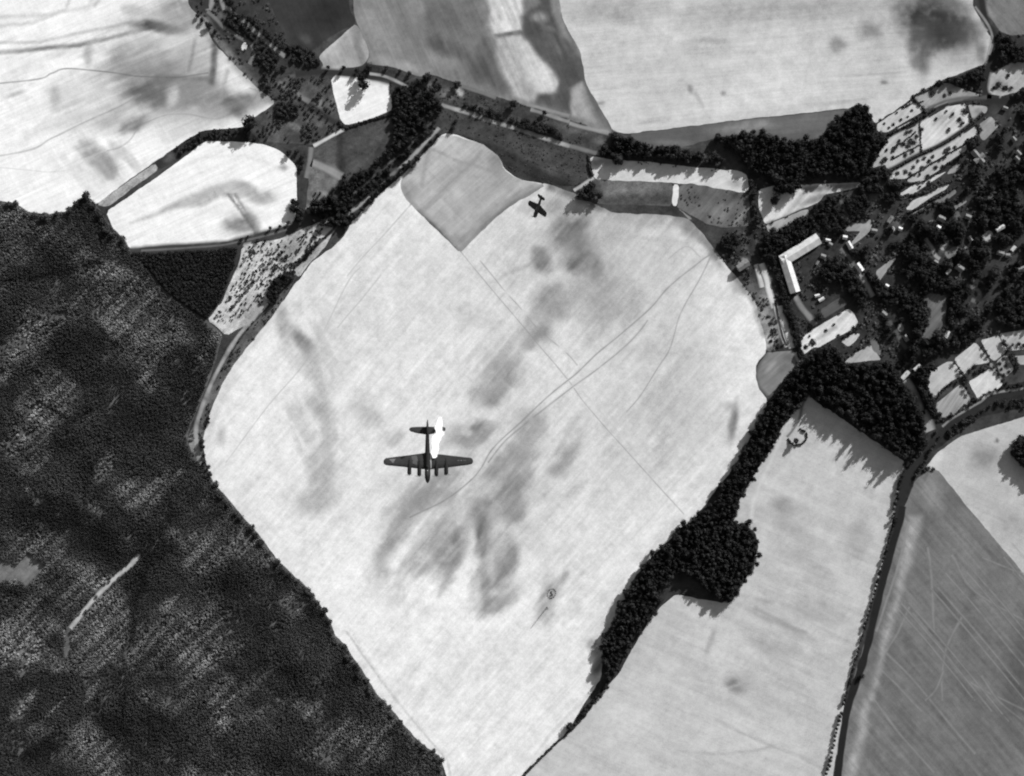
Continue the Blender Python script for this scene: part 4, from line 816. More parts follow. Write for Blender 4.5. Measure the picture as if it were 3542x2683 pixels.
def trunk_mesh(name, seed):
    rnd = random.Random(seed)
    bm = bmesh.new()

    def limb(a, b, r0, r1, n=6):
        d = (b - a).normalized()
        u = d.orthogonal().normalized(); v = d.cross(u)
        A = [bm.verts.new(a + (u * math.cos(6.283 * i / n) + v * math.sin(6.283 * i / n)) * r0) for i in range(n)]
        B = [bm.verts.new(b + (u * math.cos(6.283 * i / n) + v * math.sin(6.283 * i / n)) * r1) for i in range(n)]
        for i in range(n): bm.faces.new([A[i], A[(i + 1) % n], B[(i + 1) % n], B[i]])
    limb(Vector((0, 0, -.1)), Vector((0.02, .02, .75)), .09, .06)
    limb(Vector((0.02, .02, .75)), Vector((0, 0, 1.6)), .06, .02)
    for i in range(4):
        a = i * 1.6 + rnd.uniform(-.3, .3)
        limb(Vector((0.02, .02, .6 + .15 * i)), Vector((.5 * math.cos(a), .5 * math.sin(a), 1.0 + .2 * i)), .035, .012, 5)
    me = bpy.data.meshes.new(name)
    bm.to_mesh(me); bm.free()
    me.materials.append(BARK)
    return me


CROWNS = {'dark': [crown_mesh("crown", s, F_DARK) for s in range(6)], 'wood': [crown_mesh("crown", 20 + s, F_WOOD) for s in range(4)],
          'bush': [crown_mesh("bush_leaves", 40 + s, F_BUSH, .6, 7, 110) for s in range(4)], 'tall': [crown_mesh("crown", 60 + s, F_DARK, 1.5, 13, 180) for s in range(3)]}
CROWNS['fine'] = [crown_mesh('crown', 80 + s, F_WOOD, .9, 5, 70) for s in range(4)]
TRUNKS = [trunk_mesh("trunk", s) for s in range(3)]


def tree(x, y, r, h, kind, label, group=None, name="tree", cat="tree", rnd=random):
    t = bpy.data.objects.new(name, None)
    t.empty_display_size = 1
    t.location = (x, y, 0); t.rotation_euler = (0, 0, rnd.uniform(0, 6.28))
    COL.objects.link(t)
    tag(t, label, cat, group)
    nh = 3.1 if kind == 'tall' else (1.6 if kind == 'bush' else 2.25)
    for nm, me in (("crown", rnd.choice(CROWNS[kind])), ("trunk", rnd.choice(TRUNKS))):
        o = bpy.data.objects.new(nm, me)
        o.scale = (r * rnd.uniform(.9, 1.1), r * rnd.uniform(.9, 1.1), h / nh)
        o.parent = t
        COL.objects.link(o)
    return t


def bush(x, y, r, h, label, group=None, rnd=random):
    o = bpy.data.objects.new("bush", rnd.choice(CROWNS['bush']))
    o.location = (x, y, -.35 * h); o.rotation_euler = (0, 0, rnd.uniform(0, 6.28)); o.scale = (r * rnd.uniform(.85, 1.15), r * rnd.uniform(.85, 1.15), h / 1.25)
    COL.objects.link(o)
    return tag(o, label, "bush", group)


def along(pts, step, jit=.2):
    c = curve(pts, 1.0)
    s = np.concatenate([[0], np.cumsum(np.linalg.norm(np.diff(c, axis=0), axis=1))])
    d = random.uniform(0, step)
    out = []
    while d < s[-1]:
        i = int(np.searchsorted(s, d)); i = min(i, len(c) - 1)
        out.append((c[i][0] + random.uniform(-jit, jit) * step, c[i][1] + random.uniform(-jit, jit) * step))
        d += step * random.uniform(1 - jit, 1 + jit)
    return out


ORD = "first second third fourth fifth sixth seventh eighth ninth tenth eleventh twelfth thirteenth fourteenth fifteenth sixteenth seventeenth eighteenth nineteenth".split()
TENS = {20: "twent", 30: "thirt", 40: "fort", 50: "fift", 60: "sixt", 70: "sevent", 80: "eight"}


def nth(i):
    if i <= 19: return ORD[i - 1]
    t = i // 10 * 10
    return TENS[t] + "ieth" if i == t else TENS[t] + "y-" + ORD[i - t - 1]


def end_of(p):
    dx = p[0][0] - p[-1][0]; dy = p[0][1] - p[-1][1]
    return ("upper" if dy > 0 else "lower") if abs(dy) > abs(dx) else ("right" if dx > 0 else "left")


def line_of(pts, r, h, label, group, kind):
    e = end_of(pts)
    for i, (x, y) in enumerate(pts):
        k = random.uniform(.8, 1.22)
        nm = "shrub" if kind == 'bush' else "tree"
        lb = f"{label}, {nth(i + 1)} from its {e} end" if len(pts) > 1 else label
        tree(x, y, r * k, h * k * (random.uniform(.55, 1.25) if kind == 'tall' else random.uniform(.8, 1.15)), kind, lb, group, nm, nm)


def row(t, pts, step, r, h, label, group, kind='dark', jit=.15, skip=0.0):
    q = [p for p in along([W(t, a, b) for a, b in pts], step, jit) if random.random() >= skip]
    line_of(q, r, h, label, group, kind)


def rim(t_pts, step, r, h, label, group, kind='dark'):
    line_of(along(t_pts, step, .22), r, h, label, group, kind)


def some(t, spots, r, h, label, group, kind='bush', name="bush"):
    """scattered ones, told apart by their order from the left"""
    spots = sorted(spots)
    for i, s in enumerate(spots):
        x, y = W(t, s[0], s[1])
        rr = (s[2] if len(s) > 2 else r) * random.uniform(.85, 1.15)
        lb = f"{label}, {nth(i + 1)} from the left"
        if name == "bush": bush(x, y, rr, h * random.uniform(.5, .75), lb, group)
        else: tree(x, y, rr, h * random.uniform(.85, 1.15), kind, lb, group, name, name)


# prototypes for woods that read as one mass: kept outside the scene, instanced by geometry nodes
def proto_collection(name, crowns):
    c = bpy.data.collections.new(name)
    for me in crowns:
        o = bpy.data.objects.new("wood_tree", me)
        c.objects.link(o)
    return c


PC = {'dark': proto_collection("dark_wood_trees", CROWNS['dark']), 'wood': proto_collection("wood_trees", CROWNS['wood']), 'bush': proto_collection("wood_bushes", CROWNS['bush']), 'tall': proto_collection("tall_wood_trees", CROWNS['tall']), 'fine': proto_collection("fine_wood_trees", CROWNS['fine'])}
NG = {}


def scatter_group(kind):
    if kind in NG: return NG[kind]
    g = bpy.data.node_groups.new("scatter_" + kind, 'GeometryNodeTree')
    g.interface.new_socket(name="Geometry", in_out='INPUT', socket_type='NodeSocketGeometry')
    g.interface.new_socket(name="Geometry", in_out='OUTPUT', socket_type='NodeSocketGeometry')
    n, l = g.nodes, g.links
    gi = n.new("NodeGroupInput"); go_ = n.new("NodeGroupOutput")
    ip = n.new("GeometryNodeInstanceOnPoints")
    ci = n.new("GeometryNodeCollectionInfo")
    ci.inputs["Collection"].default_value = PC[kind]
    ci.inputs["Separate Children"].default_value = True
    ci.inputs["Reset Children"].default_value = True
    l.new(gi.outputs[0], ip.inputs["Points"]); l.new(ci.outputs[0], ip.inputs["Instance"])
    ip.inputs["Pick Instance"].default_value = True

    def attr(nm, typ):
        a = n.new("GeometryNodeInputNamedAttribute"); a.data_type = typ
        a.inputs["Name"].default_value = nm
        return a.outputs["Attribute"]
    l.new(attr("pick", 'INT'), ip.inputs["Instance Index"])
    l.new(attr("rot", 'FLOAT_VECTOR'), ip.inputs["Rotation"])
    l.new(attr("size", 'FLOAT_VECTOR'), ip.inputs["Scale"])
    l.new(ip.outputs[0], go_.inputs[0])
    NG[kind] = g
    return g


def woods(name, label, pts, r, h, kind, hvar=.3, rvar=.34, pale=0.0):
    """pts (N,2); r,h scalars or arrays"""
    pts = np.asarray(pts); n = len(pts)
    me = bpy.data.meshes.new(name)
    nh = {'tall': 3.1, 'bush': 1.25}.get(kind, 2.25)
    me.from_pydata([(a, b, -.25) for a, b in pts.tolist()], [], [])
    R = np.broadcast_to(r, (n,)) * RNG.uniform(1 - rvar, 1 + rvar, n); H = np.broadcast_to(h, (n,)) * RNG.uniform(1 - hvar, 1 + hvar, n)
    a = me.attributes.new("size", 'FLOAT_VECTOR', 'POINT'); a.data.foreach_set('vector', np.stack([R, R, H / nh], 1).astype(np.float32).ravel())
    a = me.attributes.new("rot", 'FLOAT_VECTOR', 'POINT'); a.data.foreach_set('vector', np.stack([np.zeros(n), np.zeros(n), RNG.uniform(0, 6.28, n)], 1).astype(np.float32).ravel())
    a = me.attributes.new("pick", 'INT', 'POINT'); a.data.foreach_set('value', RNG.integers(0, 50, n).astype(np.int32))
    a = me.attributes.new('pale', 'FLOAT', 'POINT'); a.data.foreach_set('value', np.broadcast_to(pale, (n,)).astype(np.float32).copy())
    o = bpy.data.objects.new(name, me)
    COL.objects.link(o)
    md = o.modifiers.new("scatter", 'NODES'); md.node_group = scatter_group(kind)
    return tag(o, label, None, None, 'stuff')


def fill(poly, step, keep=None, inset=0.0, excl=()):
    xs = [p[0] for p in poly]; ys = [p[1] for p in poly]
    gx = np.arange(min(xs), max(xs), step); gy = np.arange(min(ys), max(ys), step * .87)
    X, Y = np.meshgrid(gx, gy)
    X = X + (np.arange(len(gy)) % 2)[:, None] * step / 2
    X = X.ravel() + RNG.uniform(-.32, .32, X.size) * step; Y = Y.ravel() + RNG.uniform(-.32, .32, Y.size) * step
    k = inside(X, Y, poly)
    if inset > 0: k &= seg_dist(X, Y, list(poly) + [poly[0]]) > inset
    for e in excl: k &= ~inside(X, Y, e)
    X, Y = X[k], Y[k]
    if keep is not None:
        q = RNG.random(X.size) < keep(X, Y)
        X, Y = X[q], Y[q]
    return np.stack([X, Y], 1)


# ------------------------------------------------------------------ the great wood on the left
W_POLY = [p for p in P('t1', [(0, 1240), (40, 1285), (100, 1295), (190, 1355), (300, 1365), (430, 1345), (500, 1265), (550, 1245), (610, 1300), (650, 1350), (700, 1430), (740, 1470), (800, 1530), (835, 1605), (870, 1630)],
      't4', [(950, 74), (1060, 214), (1310, 392), (1420, 472), (1375, 640), (1318, 800), (1258, 950), (1190, 1120), (1240, 1270), (1300, 1290), (1330, 1355), (1370, 1425), (1470, 1540), (1570, 1659)],
      't7', [(1640, 100), (1730, 240), (1820, 330), (1980, 480), (2090, 640), (2140, 780), (2212, 830)], 't8', [(30, 890), (80, 960), (180, 1120), (300, 1250), (430, 1420), (530, 1490), (600, 1540), (660, 1659)], 't7', [(0, 1659)], 't4', [(0, 800)])]


def soft_ell(X, Y, t, x, y, rx, ry, rot=0):
    cx, cy = W(t, x, y, False); m = M(t); r = -math.radians(rot)
    a = X - cx; b = Y - cy
    u = (a * math.cos(r) + b * math.sin(r)) / (rx * m); v = (-a * math.sin(r) + b * math.cos(r)) / (ry * m)
    return 1 - sstep(.3, 1.15, np.hypot(u, v) + (fbm(X / 14, Y / 14, 2, 3) - .5) * .7)


LIGHT = [('t4', 850, 330, 190, 230, 30, .5), ('t4', 250, 360, 260, 90, -42, .75), ('t4', 100, 560, 170, 80, -42, .65), ('t4', 40, 740, 70, 60, 0, .8), ('t4', 200, 980, 60, 260, 30, .6), ('t4', 100, 1150, 190, 90, -40, .65), ('t4', 930, 760, 60, 130, -30, .6), ('t4', 700, 60, 120, 60, 0, .5),
         ('t4', 660, 1350, 60, 170, 20, .6), ('t4', 600, 1560, 110, 60, 30, .7), ('t4', 240, 1490, 130, 30, 30, .6), ('t4', 1150, 1350, 50, 60, 0, .6), ('t4', 1300, 620, 50, 60, 20, .5), ('t4', 1310, 1530, 60, 60, 0, .5), ('t4', 700, 600, 160, 26, -45, .5), ('t4', 560, 1000, 200, 24, -45, .35),
         ('t7', 1560, 180, 110, 110, 30, .65), ('t7', 1870, 560, 110, 80, 30, .5), ('t7', 80, 820, 260, 190, 40, .85), ('t7', 300, 900, 130, 80, 45, .7), ('t7', 150, 1200, 150, 70, -45, .65), ('t7', 80, 680, 80, 60, 20, .8), ('t7', 600, 1080, 40, 160, 20, .55), ('t7', 1080, 560, 130, 60, -20, .5), ('t7', 620, 680, 60, 40, 0, .5), ('t7', 660, 420, 120, 50, -20, .55),
         ('t7', 1580, 1090, 280, 60, -40, .55), ('t7', 1440, 1290, 60, 60, 0, .55), ('t7', 1700, 1250, 60, 60, 0, .5), ('t7', 1980, 1220, 110, 90, 30, .5), ('t7', 950, 1130, 90, 60, 0, .35), ('t7', 2050, 1500, 160, 120, 0, .4), ('t7', 1400, 900, 200, 80, -40, .4), ('t7', 1210, 620, 60, 60, 0, .45), ('t7', 1180, 900, 50, 60, 0, .4), ('t7', 300, 1280, 300, 14, -45, .5), ('t7', 150, 1480, 200, 12, -45, .55)]
GLADES = [Pp for Pp in [P('t7', [(-40, 250), (110, 310), (180, 230), (300, 315), (175, 445), (110, 395), (-40, 430)])]]
GLADE_L = [[W('t7', x, y) for x, y in [(890, 250), (830, 315), (760, 370), (680, 450), (600, 530), (520, 630), (450, 720), (430, 880)]]]
RIDES = [[W('t4', x, y) for x, y in [(0, 185), (250, 110), (520, 40), (640, 10)]], [W('t4', x, y) for x, y in [(280, 915), (400, 990), (470, 1025), (640, 930)]], [W('t4', x, y) for x, y in [(940, 60), (1060, 180), (1090, 260)]], [W('t4', x, y) for x, y in [(640, 440), (740, 550)]],
         [W('t7', x, y) for x, y in [(1080, 0), (960, 260), (860, 560), (850, 760), (790, 890), (790, 1260)]], [W('t7', x, y) for x, y in [(960, 130), (940, 200), (850, 260)]]]


def light_amount(X, Y):
    g = np.zeros(X.shape)
    for t, x, y, rx, ry, rot, a in LIGHT:
        g = np.maximum(g, a * soft_ell(X, Y, t, x, y, rx, ry, rot))
    return g


def streak_noise(X, Y, ang, per, ln, k=0):
    c, s = math.cos(ang), math.sin(ang)
    return fbm((X * c + Y * s) / ln, (-X * s + Y * c) / per, k, 3)


def keep_wood(X, Y):
    lg = light_amount(X, Y)
    st = streak_noise(X, Y, math.radians(45), 6.5, 42, 1)
    p = 1.02 - sstep(.48, .66, st) * (.15 + .8 * lg) - .2 * lg
    p = p - .55 * sstep(.66, .78, fbm(X / 17, Y / 17, 3, 3))
    for g in GLADE_L: p = np.where(seg_dist(X, Y, g) < 3.4, 0, p)
    for r in RIDES: p = np.where(seg_dist(X, Y, r) < .7, 0.0, p)
    return p


DARKS = [('t4', 520, 560, 330, 130, -10, .8), ('t4', 900, 1000, 330, 330, 0, .45), ('t4', 250, 1590, 330, 120, 5, 1.0), ('t7', 400, 60, 200, 90, 10, 1.0), ('t7', 640, 170, 260, 120, 20, 1.0), ('t7', 1480, 440, 170, 110, 20, .6), ('t7', 260, 1500, 200, 130, -30, .9), ('t7', 900, 1400, 300, 220, 0, .6), ('t7', 330, 790, 100, 70, -30, .8), ('t7', 60, 480, 160, 60, 0, .9), ('t4', 1180, 700, 120, 160, 0, .6), ('t4', 200, 60, 300, 70, -15, .4), ('t7', 1020, 200, 120, 120, 0, .7), ('t7', 1750, 900, 200, 200, 0, .5), ('t7', 1000, 1000, 260, 150, 0, .5), ('t7', 2100, 1250, 100, 100, 0, .5)]


def dark_amount(X, Y):
    g = np.zeros(X.shape)
    for t, x, y, rx, ry, rot, a in DARKS: g = np.maximum(g, a * soft_ell(X, Y, t, x, y, rx, ry, rot))
    return g


wp = fill(W_POLY, 2.5, keep_wood, 0.8, GLADES)
lgp = light_amount(wp[:, 0], wp[:, 1]); dkp = dark_amount(wp[:, 0], wp[:, 1])
big = fbm(wp[:, 0] / 30, wp[:, 1] / 30, 2, 3)
stp = streak_noise(wp[:, 0], wp[:, 1], math.radians(45), 3.4, 48, 2); stq = streak_noise(wp[:, 0], wp[:, 1], math.radians(-45), 4.0, 30, 3); mot = fbm(wp[:, 0] / 9, wp[:, 1] / 9, 1, 3); wide = fbm(wp[:, 0] / 60, wp[:, 1] / 60, 3, 3)
palep = (1.7 * lgp + .8 * sstep(.42, .62, wide)) * (.5 + 3.6 * sstep(.42, .68, stp) + 1.2 * sstep(.5, .7, stq) + .5 * (mot - .4)) + .35 * sstep(.5, .7, mot) * sstep(.45, .6, stp) - .12 + .5 * (wide - .5)
for r_ in RIDES: dkp = np.maximum(dkp, .8 * (1 - sstep(2, 6, seg_dist(wp[:, 0], wp[:, 1], r_))))
palep = np.clip(.85 * palep * (1 - dkp) - .62 * dkp, -.65, 6)
woods("woods", "great dark wood filling the left and lower left, thinned in slanting rows", wp, 1.65 + .4 * (big - .5) * 2 - .2 * lgp, 5.5 + 3.5 * (big - .5) * 2 - 2.2 * lgp, 'fine', .12, .25, palep)
lowp = fill(W_POLY, 6.0, lambda X, Y: .15 + .4 * light_amount(X, Y), 1.5, GLADES)
woods("undergrowth", "low shrubs between the trees of the great left wood", lowp, 1.6, 2.4, 'bush', .3, .35, 1.0)
EDGE = P('t1', [(15, 1255), (60, 1300), (110, 1310), (190, 1362), (300, 1372), (430, 1350), (495, 1275), (545, 1255), (600, 1305), (645, 1360), (690, 1435), (735, 1480), (790, 1540), (825, 1600)])
rim(EDGE, 12, 3.8, 9, "round tree on the ragged upper edge of the left wood", "trees along the upper edge of the left wood", 'wood')
EDGE2 = P('t4', [(1300, 1290), (1325, 1360), (1365, 1430), (1460, 1540), (1560, 1655)], 't7', [(1630, 100), (1725, 245), (1815, 335), (1975, 485), (2085, 645), (2130, 780), (2200, 830)],
          't8', [(25, 890), (75, 965), (175, 1125), (295, 1255), (425, 1425), (525, 1495), (595, 1545), (655, 1650)])
rim(EDGE2, 12, 3.3, 7.5, "tree on the left wood's long edge facing the big field", "trees along the big field's edge of the left wood", 'wood')
PLANT = P('t1', [(835, 1615), (1410, 1583), (1530, 1572)], 't4', [(1500, 30), (1410, 255), (1315, 375), (1065, 200), (955, 60), (890, 0)])
woods("plantation", "dense even block of young dark trees under the plantation road", fill(PLANT, 3.3, None, 1.0), 2.2, 5.5, 'dark', .12, .12)

# ------------------------------------------------------------------ belts and other woods
BELT = P('t6', [(770, 640), (800, 690), (840, 830), (800, 905), (690, 1020), (600, 1200), (480, 1375), (395, 1500), (370, 1640)], 't9', [(350, 40), (450, 45), (490, 110), (515, 205), (500, 290), (440, 380), (400, 465), (340, 545), (300, 550), (200, 490), (90, 390), (0, 345)],
         't8', [(2120, 345), (2050, 425), (1960, 585), (1880, 700), (1790, 835), (1730, 945), (1680, 1040), (1640, 1050), (1620, 900), (1620, 800), (1700, 620), (1840, 370), (1930, 262), (2050, 140), (2140, 40)],
         't6', [(90, 1640), (230, 1540), (270, 1425), (310, 1390), (340, 1340), (400, 1230), (540, 960), (600, 850), (720, 720)])
bp = fill(BELT, 3.9, None, 2.4)
woods("woods", "long black tree belt running from the village down into the fields", bp, 3.2, 12, 'dark', .4, .45)
rim(P('t6', [(620, 850), (545, 965), (405, 1235), (345, 1340), (290, 1420), (235, 1540), (100, 1640)], 't8', [(2050, 150), (1935, 270), (1845, 380), (1705, 625), (1628, 800), (1625, 890)]), 17, 3.5, 12, "dark tree on the left edge of the long belt", "trees on the left edge of the belt")
rim(P('t6', [(790, 910), (685, 1030), (595, 1205), (475, 1380), (390, 1505), (365, 1630)]), 17, 3.5, 12, "dark tree on the right edge of the belt's upper half", "trees on the upper right edge of the belt")
rim(P('t9', [(355, 48), (445, 52), (485, 115), (508, 205), (493, 290), (435, 380), (395, 460), (335, 540)]), 13, 3.6, 13, "dark tree rounding off the bulge of the belt", "trees round the bulge of the belt")
rim(P('t8', [(2110, 350), (2045, 430), (1955, 590), (1875, 705), (1785, 840), (1725, 950), (1680, 1035)]), 16, 3.5, 12, "dark tree on the right edge of the belt's tail", "trees on the lower right edge of the belt")
VW = P('t6', [(790, 640), (880, 575), (1000, 530), (1050, 600), (1070, 662), (1200, 650), (1300, 640), (1350, 640), (1430, 760), (1500, 860), (1545, 950), (1575, 1110), (1575, 1170), (1455, 1275), (1200, 1095), (855, 865), (830, 800)])
woods("woods", "black village wood with a ruler straight lower edge and long ragged shadow", fill(VW, 4.0, lambda X, Y: 1.05 - .5 * soft_ell(X, Y, 't6', 1300, 930, 60, 60) - .4 * soft_ell(X, Y, 't6', 1070, 830, 70, 30), 2.0), 3.3, 16, 'tall', .4, .45)
rim(P('t6', [(860, 868), (1000, 965), (1200, 1090), (1330, 1185), (1450, 1268)]), 11, 3.4, 22, "tall tree on the village wood's straight lower edge", "tall trees on the straight edge of the village wood", 'tall')
OW = P('t3', [(220, 885), (400, 855), (600, 862), (700, 915), (760, 885), (890, 895), (900, 910), (990, 790), (1050, 745), (1120, 690), (1165, 670), (1225, 740), (1245, 800), (1255, 870), (1330, 850), (1335, 900), (1290, 960), (1240, 1080), (1170, 1145), (1000, 1130), (780, 1135), (620, 1120), (500, 1130), (440, 1060), (340, 960)])
woods("woods", "dark lobed orchard wood right of the road belt at the upper right", fill(OW, 4.0, lambda X, Y: 1.05 - .9 * soft_ell(X, Y, 't3', 1000, 920, 36, 26) - .9 * soft_ell(X, Y, 't3', 1180, 890, 60, 26, -15) - .6 * soft_ell(X, Y, 't3', 1100, 960, 50, 24, -30), 2.0), 3.3, 10, 'dark', .4, .45)
rim(P('t3', [(900, 905), (985, 795), (1048, 748), (1118, 692), (1162, 675), (1220, 742), (1240, 800)]), 13, 4.0, 11, "big dark tree round the northern head of the orchard wood", "trees round the head of the orchard wood")
rim(P('t3', [(235, 890), (400, 862), (600, 868), (690, 915), (760, 892), (880, 900)]), 14, 3.8, 10, "dark tree on the straight top edge of the orchard wood", "trees on the top edge of the orchard wood")
woods("woods", "dark clump jutting down from the orchard wood into the white forked plot", fill(P('t3', [(600, 1130), (780, 1130), (780, 1200), (740, 1230), (650, 1240), (640, 1305), (600, 1290), (615, 1200)]), 4.6, None, 1.5), 3.8, 12, 'dark')
RB = P('u5', [(590, 650), (730, 660), (860, 690), (920, 760), (1000, 755), (1100, 845), (1300, 850), (1480, 830), (1510, 780), (1530, 900), (1600, 895), (1960, 945), (2170, 985), (2212, 1060), (2000, 1070), (1500, 1060), (1200, 1000), (800, 1000), (720, 1060), (610, 1060), (560, 970), (430, 970), (390, 850), (500, 820), (570, 780)])
woods("woods", "dark belt of trees along the road between strip fields at the upper middle", fill(RB, 3.8, lambda X, Y: .95 - .3 * sstep(.55, .7, fbm(X / 12, Y / 12, 1, 2)), 1.2), 3.0, 11, 'dark', .4, .45)
CB = P('u4', [(750, 620), (850, 655), (1100, 715), (1240, 775), (1400, 850), (1850, 895), (2000, 985), (2212, 1085), (2212, 1180), (1900, 1095), (1500, 965), (1100, 835), (760, 735)])
woods("woods", "thin dark tree belt along the upper side of the straight pale lane", fill(CB, 4.6, lambda X, Y: .9 - .4 * sstep(.5, .65, fbm(X / 14, Y / 14, 3, 2)), 1.0), 3.0, 4.5, 'dark')
JW = P('t2', [(300, 545), (430, 560), (560, 600), (610, 650), (600, 720), (590, 800), (500, 950), (420, 1040), (230, 1200), (100, 1330), (20, 1400), (0, 1470)], 't1', [(1960, 1420), (1985, 1300), (2100, 1230), (2190, 1130)], 't2', [(0, 1110), (120, 1090), (230, 990), (300, 880), (290, 740)])
LANE1 = [W('t2', x, y) for x, y in [(590, 815), (480, 930), (430, 985), (330, 1075), (200, 1190), (100, 1290), (0, 1370)]]
LANE2 = [W('t2', x, y) for x, y in [(440, 890), (300, 1010), (150, 1140), (30, 1240)]]


def keep_j(X, Y):
    p = .78 - .5 * sstep(.5, .65, fbm(X / 16, Y / 16, 3, 2)) + .4 * soft_ell(X, Y, 't2', 80, 1200, 130, 120)
    p = np.where(seg_dist(X, Y, LANE1) < 2.6, 0, p)
    return np.where(seg_dist(X, Y, LANE2) < 2.2, 0, p)


woods("woods", "dark double tree belt slanting down from the crossroads beside the big field", fill(JW, 3.5, keep_j, 1.0), 2.6, 7, 'dark', .4, .45)
row('t2', [(600, 840), (510, 955), (430, 1045), (330, 1120), (240, 1205), (110, 1330), (20, 1405)], 12, 3.4, 9, "dark tree in the row above the kite shaped patch", "trees along the big field's upper left edge", skip=.15)
HW = P('u2', [(1850, 300), (1980, 250), (2120, 240), (2260, 300), (2330, 360), (2212, 480), (2000, 430), (1900, 500), (1850, 420)])
woods("woods", "dark thicket on the bend of the road at the upper middle", fill(HW, 4.4, lambda X, Y: .85 - .4 * sstep(.5, .65, fbm(X / 10, Y / 10, 3, 2)), 0.5), 2.6, 5, 'dark', .4, .45)
woods("woods", "dark wedge of trees at the lower right tip of the white wedge field", fill(P('u3', [(950, 90), (1080, 160), (1190, 330), (1170, 440), (1060, 440), (1000, 260)]), 4.4, None, 1.2), 3.4, 10, 'dark')
woods("woods", "black rounded clump beside the double tree belt", fill(P('u3', [(1270, 200), (1340, 120), (1470, 110), (1600, 40), (1650, 200), (1480, 300), (1300, 320)]), 4.4, None, 1.0), 3.6, 12, 'dark')
woods("woods", "dark thicket filling the lower side of the scrub wedge", fill(P('u3', [(850, 1140), (1100, 1075), (1050, 1210), (900, 1310), (800, 1500), (730, 1610), (665, 1560), (700, 1320), (780, 1220)]), 4.0, None, 1.0), 3.0, 7, 'dark')
sc_poly = P('u3', [(340, 790), (600, 720), (850, 680), (1060, 590), (1400, 440), (1560, 560), (1450, 700), (1200, 960), (1060, 1100)], 't4', [(1840, 100), (1720, 250), (1620, 330), (1440, 400), (1350, 390), (1440, 250), (1500, 120), (1540, 20)])


def keep_s(X, Y):
    st = streak_noise(X, Y, math.radians(49), 5, 14, 2)
    p = .12 + .8 * sstep(.5, .62, st) * (.5 + .6 * soft_ell(X, Y, 'u3', 1100, 800, 420, 330))
    p = np.where(seg_dist(X, Y, [W('u3', a, b) for a, b in [(830, 850), (640, 1080), (500, 1280), (330, 1480), (200, 1660)]]) < 2.4, 0, p)
    return p


woods("shrubbery", "dark bushes dotted over the pale scrub wedge", fill(sc_poly, 2.2, keep_s, .5), 1.0, 1.3, 'bush', .45, .55)
row('u3', [(880, 840), (700, 1000), (540, 1190), (380, 1380), (260, 1520), (160, 1650)], 9, 2.3, 4, "shrub along the pale path through the scrub wedge", "trees along the scrub path", 'bush')
row('u3', [(1400, 680), (1280, 800), (1180, 910), (1100, 1000)], 7, 2.8, 5, "dark tree on the scrub wedge's field side", "hedge trees of the scrub wedge", 'dark')
row('u3', [(820, 780), (880, 850), (950, 930)], 6, 2.3, 4, "shrub in the short cross row inside the scrub wedge", "cross row shrubs in the scrub wedge", 'bush')
row('u3', [(580, 575), (660, 520), (760, 500), (830, 480), (1000, 430)], 12, 2.0, 5, "small roadside tree under the white wedge field's right end", "roadside trees at the white wedge field", 'dark')
row('u3', [(260, 680), (430, 620)], 9, 1.9, 4, "small roadside tree at the dark road's middle", "roadside trees at the plantation road", 'dark')
row('u3', [(440, 720), (560, 700), (650, 680)], 9, 1.9, 4, "small tree below the road atop the scrub wedge", "trees under the plantation road", 'dark')
row('t4', [(1330, 990), (1335, 1040)], 5, 2.2, 5, "small dark tree beside the big field's left tip", "trees at the big field's left tip")
row('t4', [(1310, 1120), (1295, 1150), (1310, 1290), (1330, 1320), (1350, 1400)], 8, 2.6, 7, "dark tree on the lane below the field's left tip", "trees on the lane end")
row('t4', [(1690, 300), (1560, 470), (1440, 660), (1380, 830), (1330, 930)], 13, 1.5, 2.6, "low dark shrub in the verge of the curved lane", "verge bushes of the curved lane", 'bush', skip=.25)
woods("shrubbery", "speckle of bushes on the scrubland below the oval pit", fill(P('t1', [(1660, 560), (1720, 490), (1980, 480), (2100, 510), (2170, 780), (2190, 820), (1990, 910), (1660, 890), (1620, 790), (1770, 650)]), 4.2, lambda X, Y: .75 * sstep(.46, .6, fbm(X / 13, Y / 13, 0, 3)), .5), 1.6, 1.9, 'bush', .4, .4, .4)
woods("shrubbery", "bushes speckling the small triangle of rough ground", fill(P('u3', [(1200, 20), (1480, 10), (1290, 170), (1220, 300)]), 4, lambda X, Y: .5 * sstep(.45, .6, fbm(X / 9, Y / 9, 1, 2))), 1.7, 2.6, 'bush', .4, .3)
woods("shrubbery", "dark shrubs on the bent bank between the two white fields", fill(P('t1', [(1120, 940), (1290, 838), (1560, 820), (1640, 890), (1330, 890), (1290, 905), (1150, 990)]), 3.6, lambda X, Y: .55 + 0 * X), 1.9, 3.0, 'bush', .3, .3)

# corridor at the upper left
row('u1', [(560, 10), (680, 140), (820, 230), (960, 310), (1090, 420), (1200, 530), (1390, 690)], 7, 3.0, 6, "dark tree along the winding pale lane at top left", "trees along the winding lane")
for nm, poly in (("dark thicket between the winding lane and the looping track", [(550, 220), (680, 260), (850, 350), (950, 440), (1100, 580), (1040, 640), (900, 560), (760, 440), (600, 340)]),
                 ("dark thicket below the oval pit", [(990, 600), (1150, 640), (1330, 780), (1450, 900), (1380, 1010), (1200, 1010), (1080, 920), (980, 760)]),
                 ("dark wood block at the lower end of the winding lane", [(1430, 640), (1600, 640), (1800, 740), (1880, 880), (1790, 950), (1640, 900), (1480, 820)]),
                 ("dark scrub patch under the corridor's lower end", [(1280, 1400), (1500, 1420), (1620, 1520), (1560, 1640), (1340, 1650), (1260, 1560)])):
    woods("woods", nm, fill(P('u1', poly), 3.1, lambda X, Y: .85 - .5 * sstep(.5, .65, fbm(X / 12, Y / 12, 1, 2)), .4), 2.3, 4.5, 'dark', pale=.5)
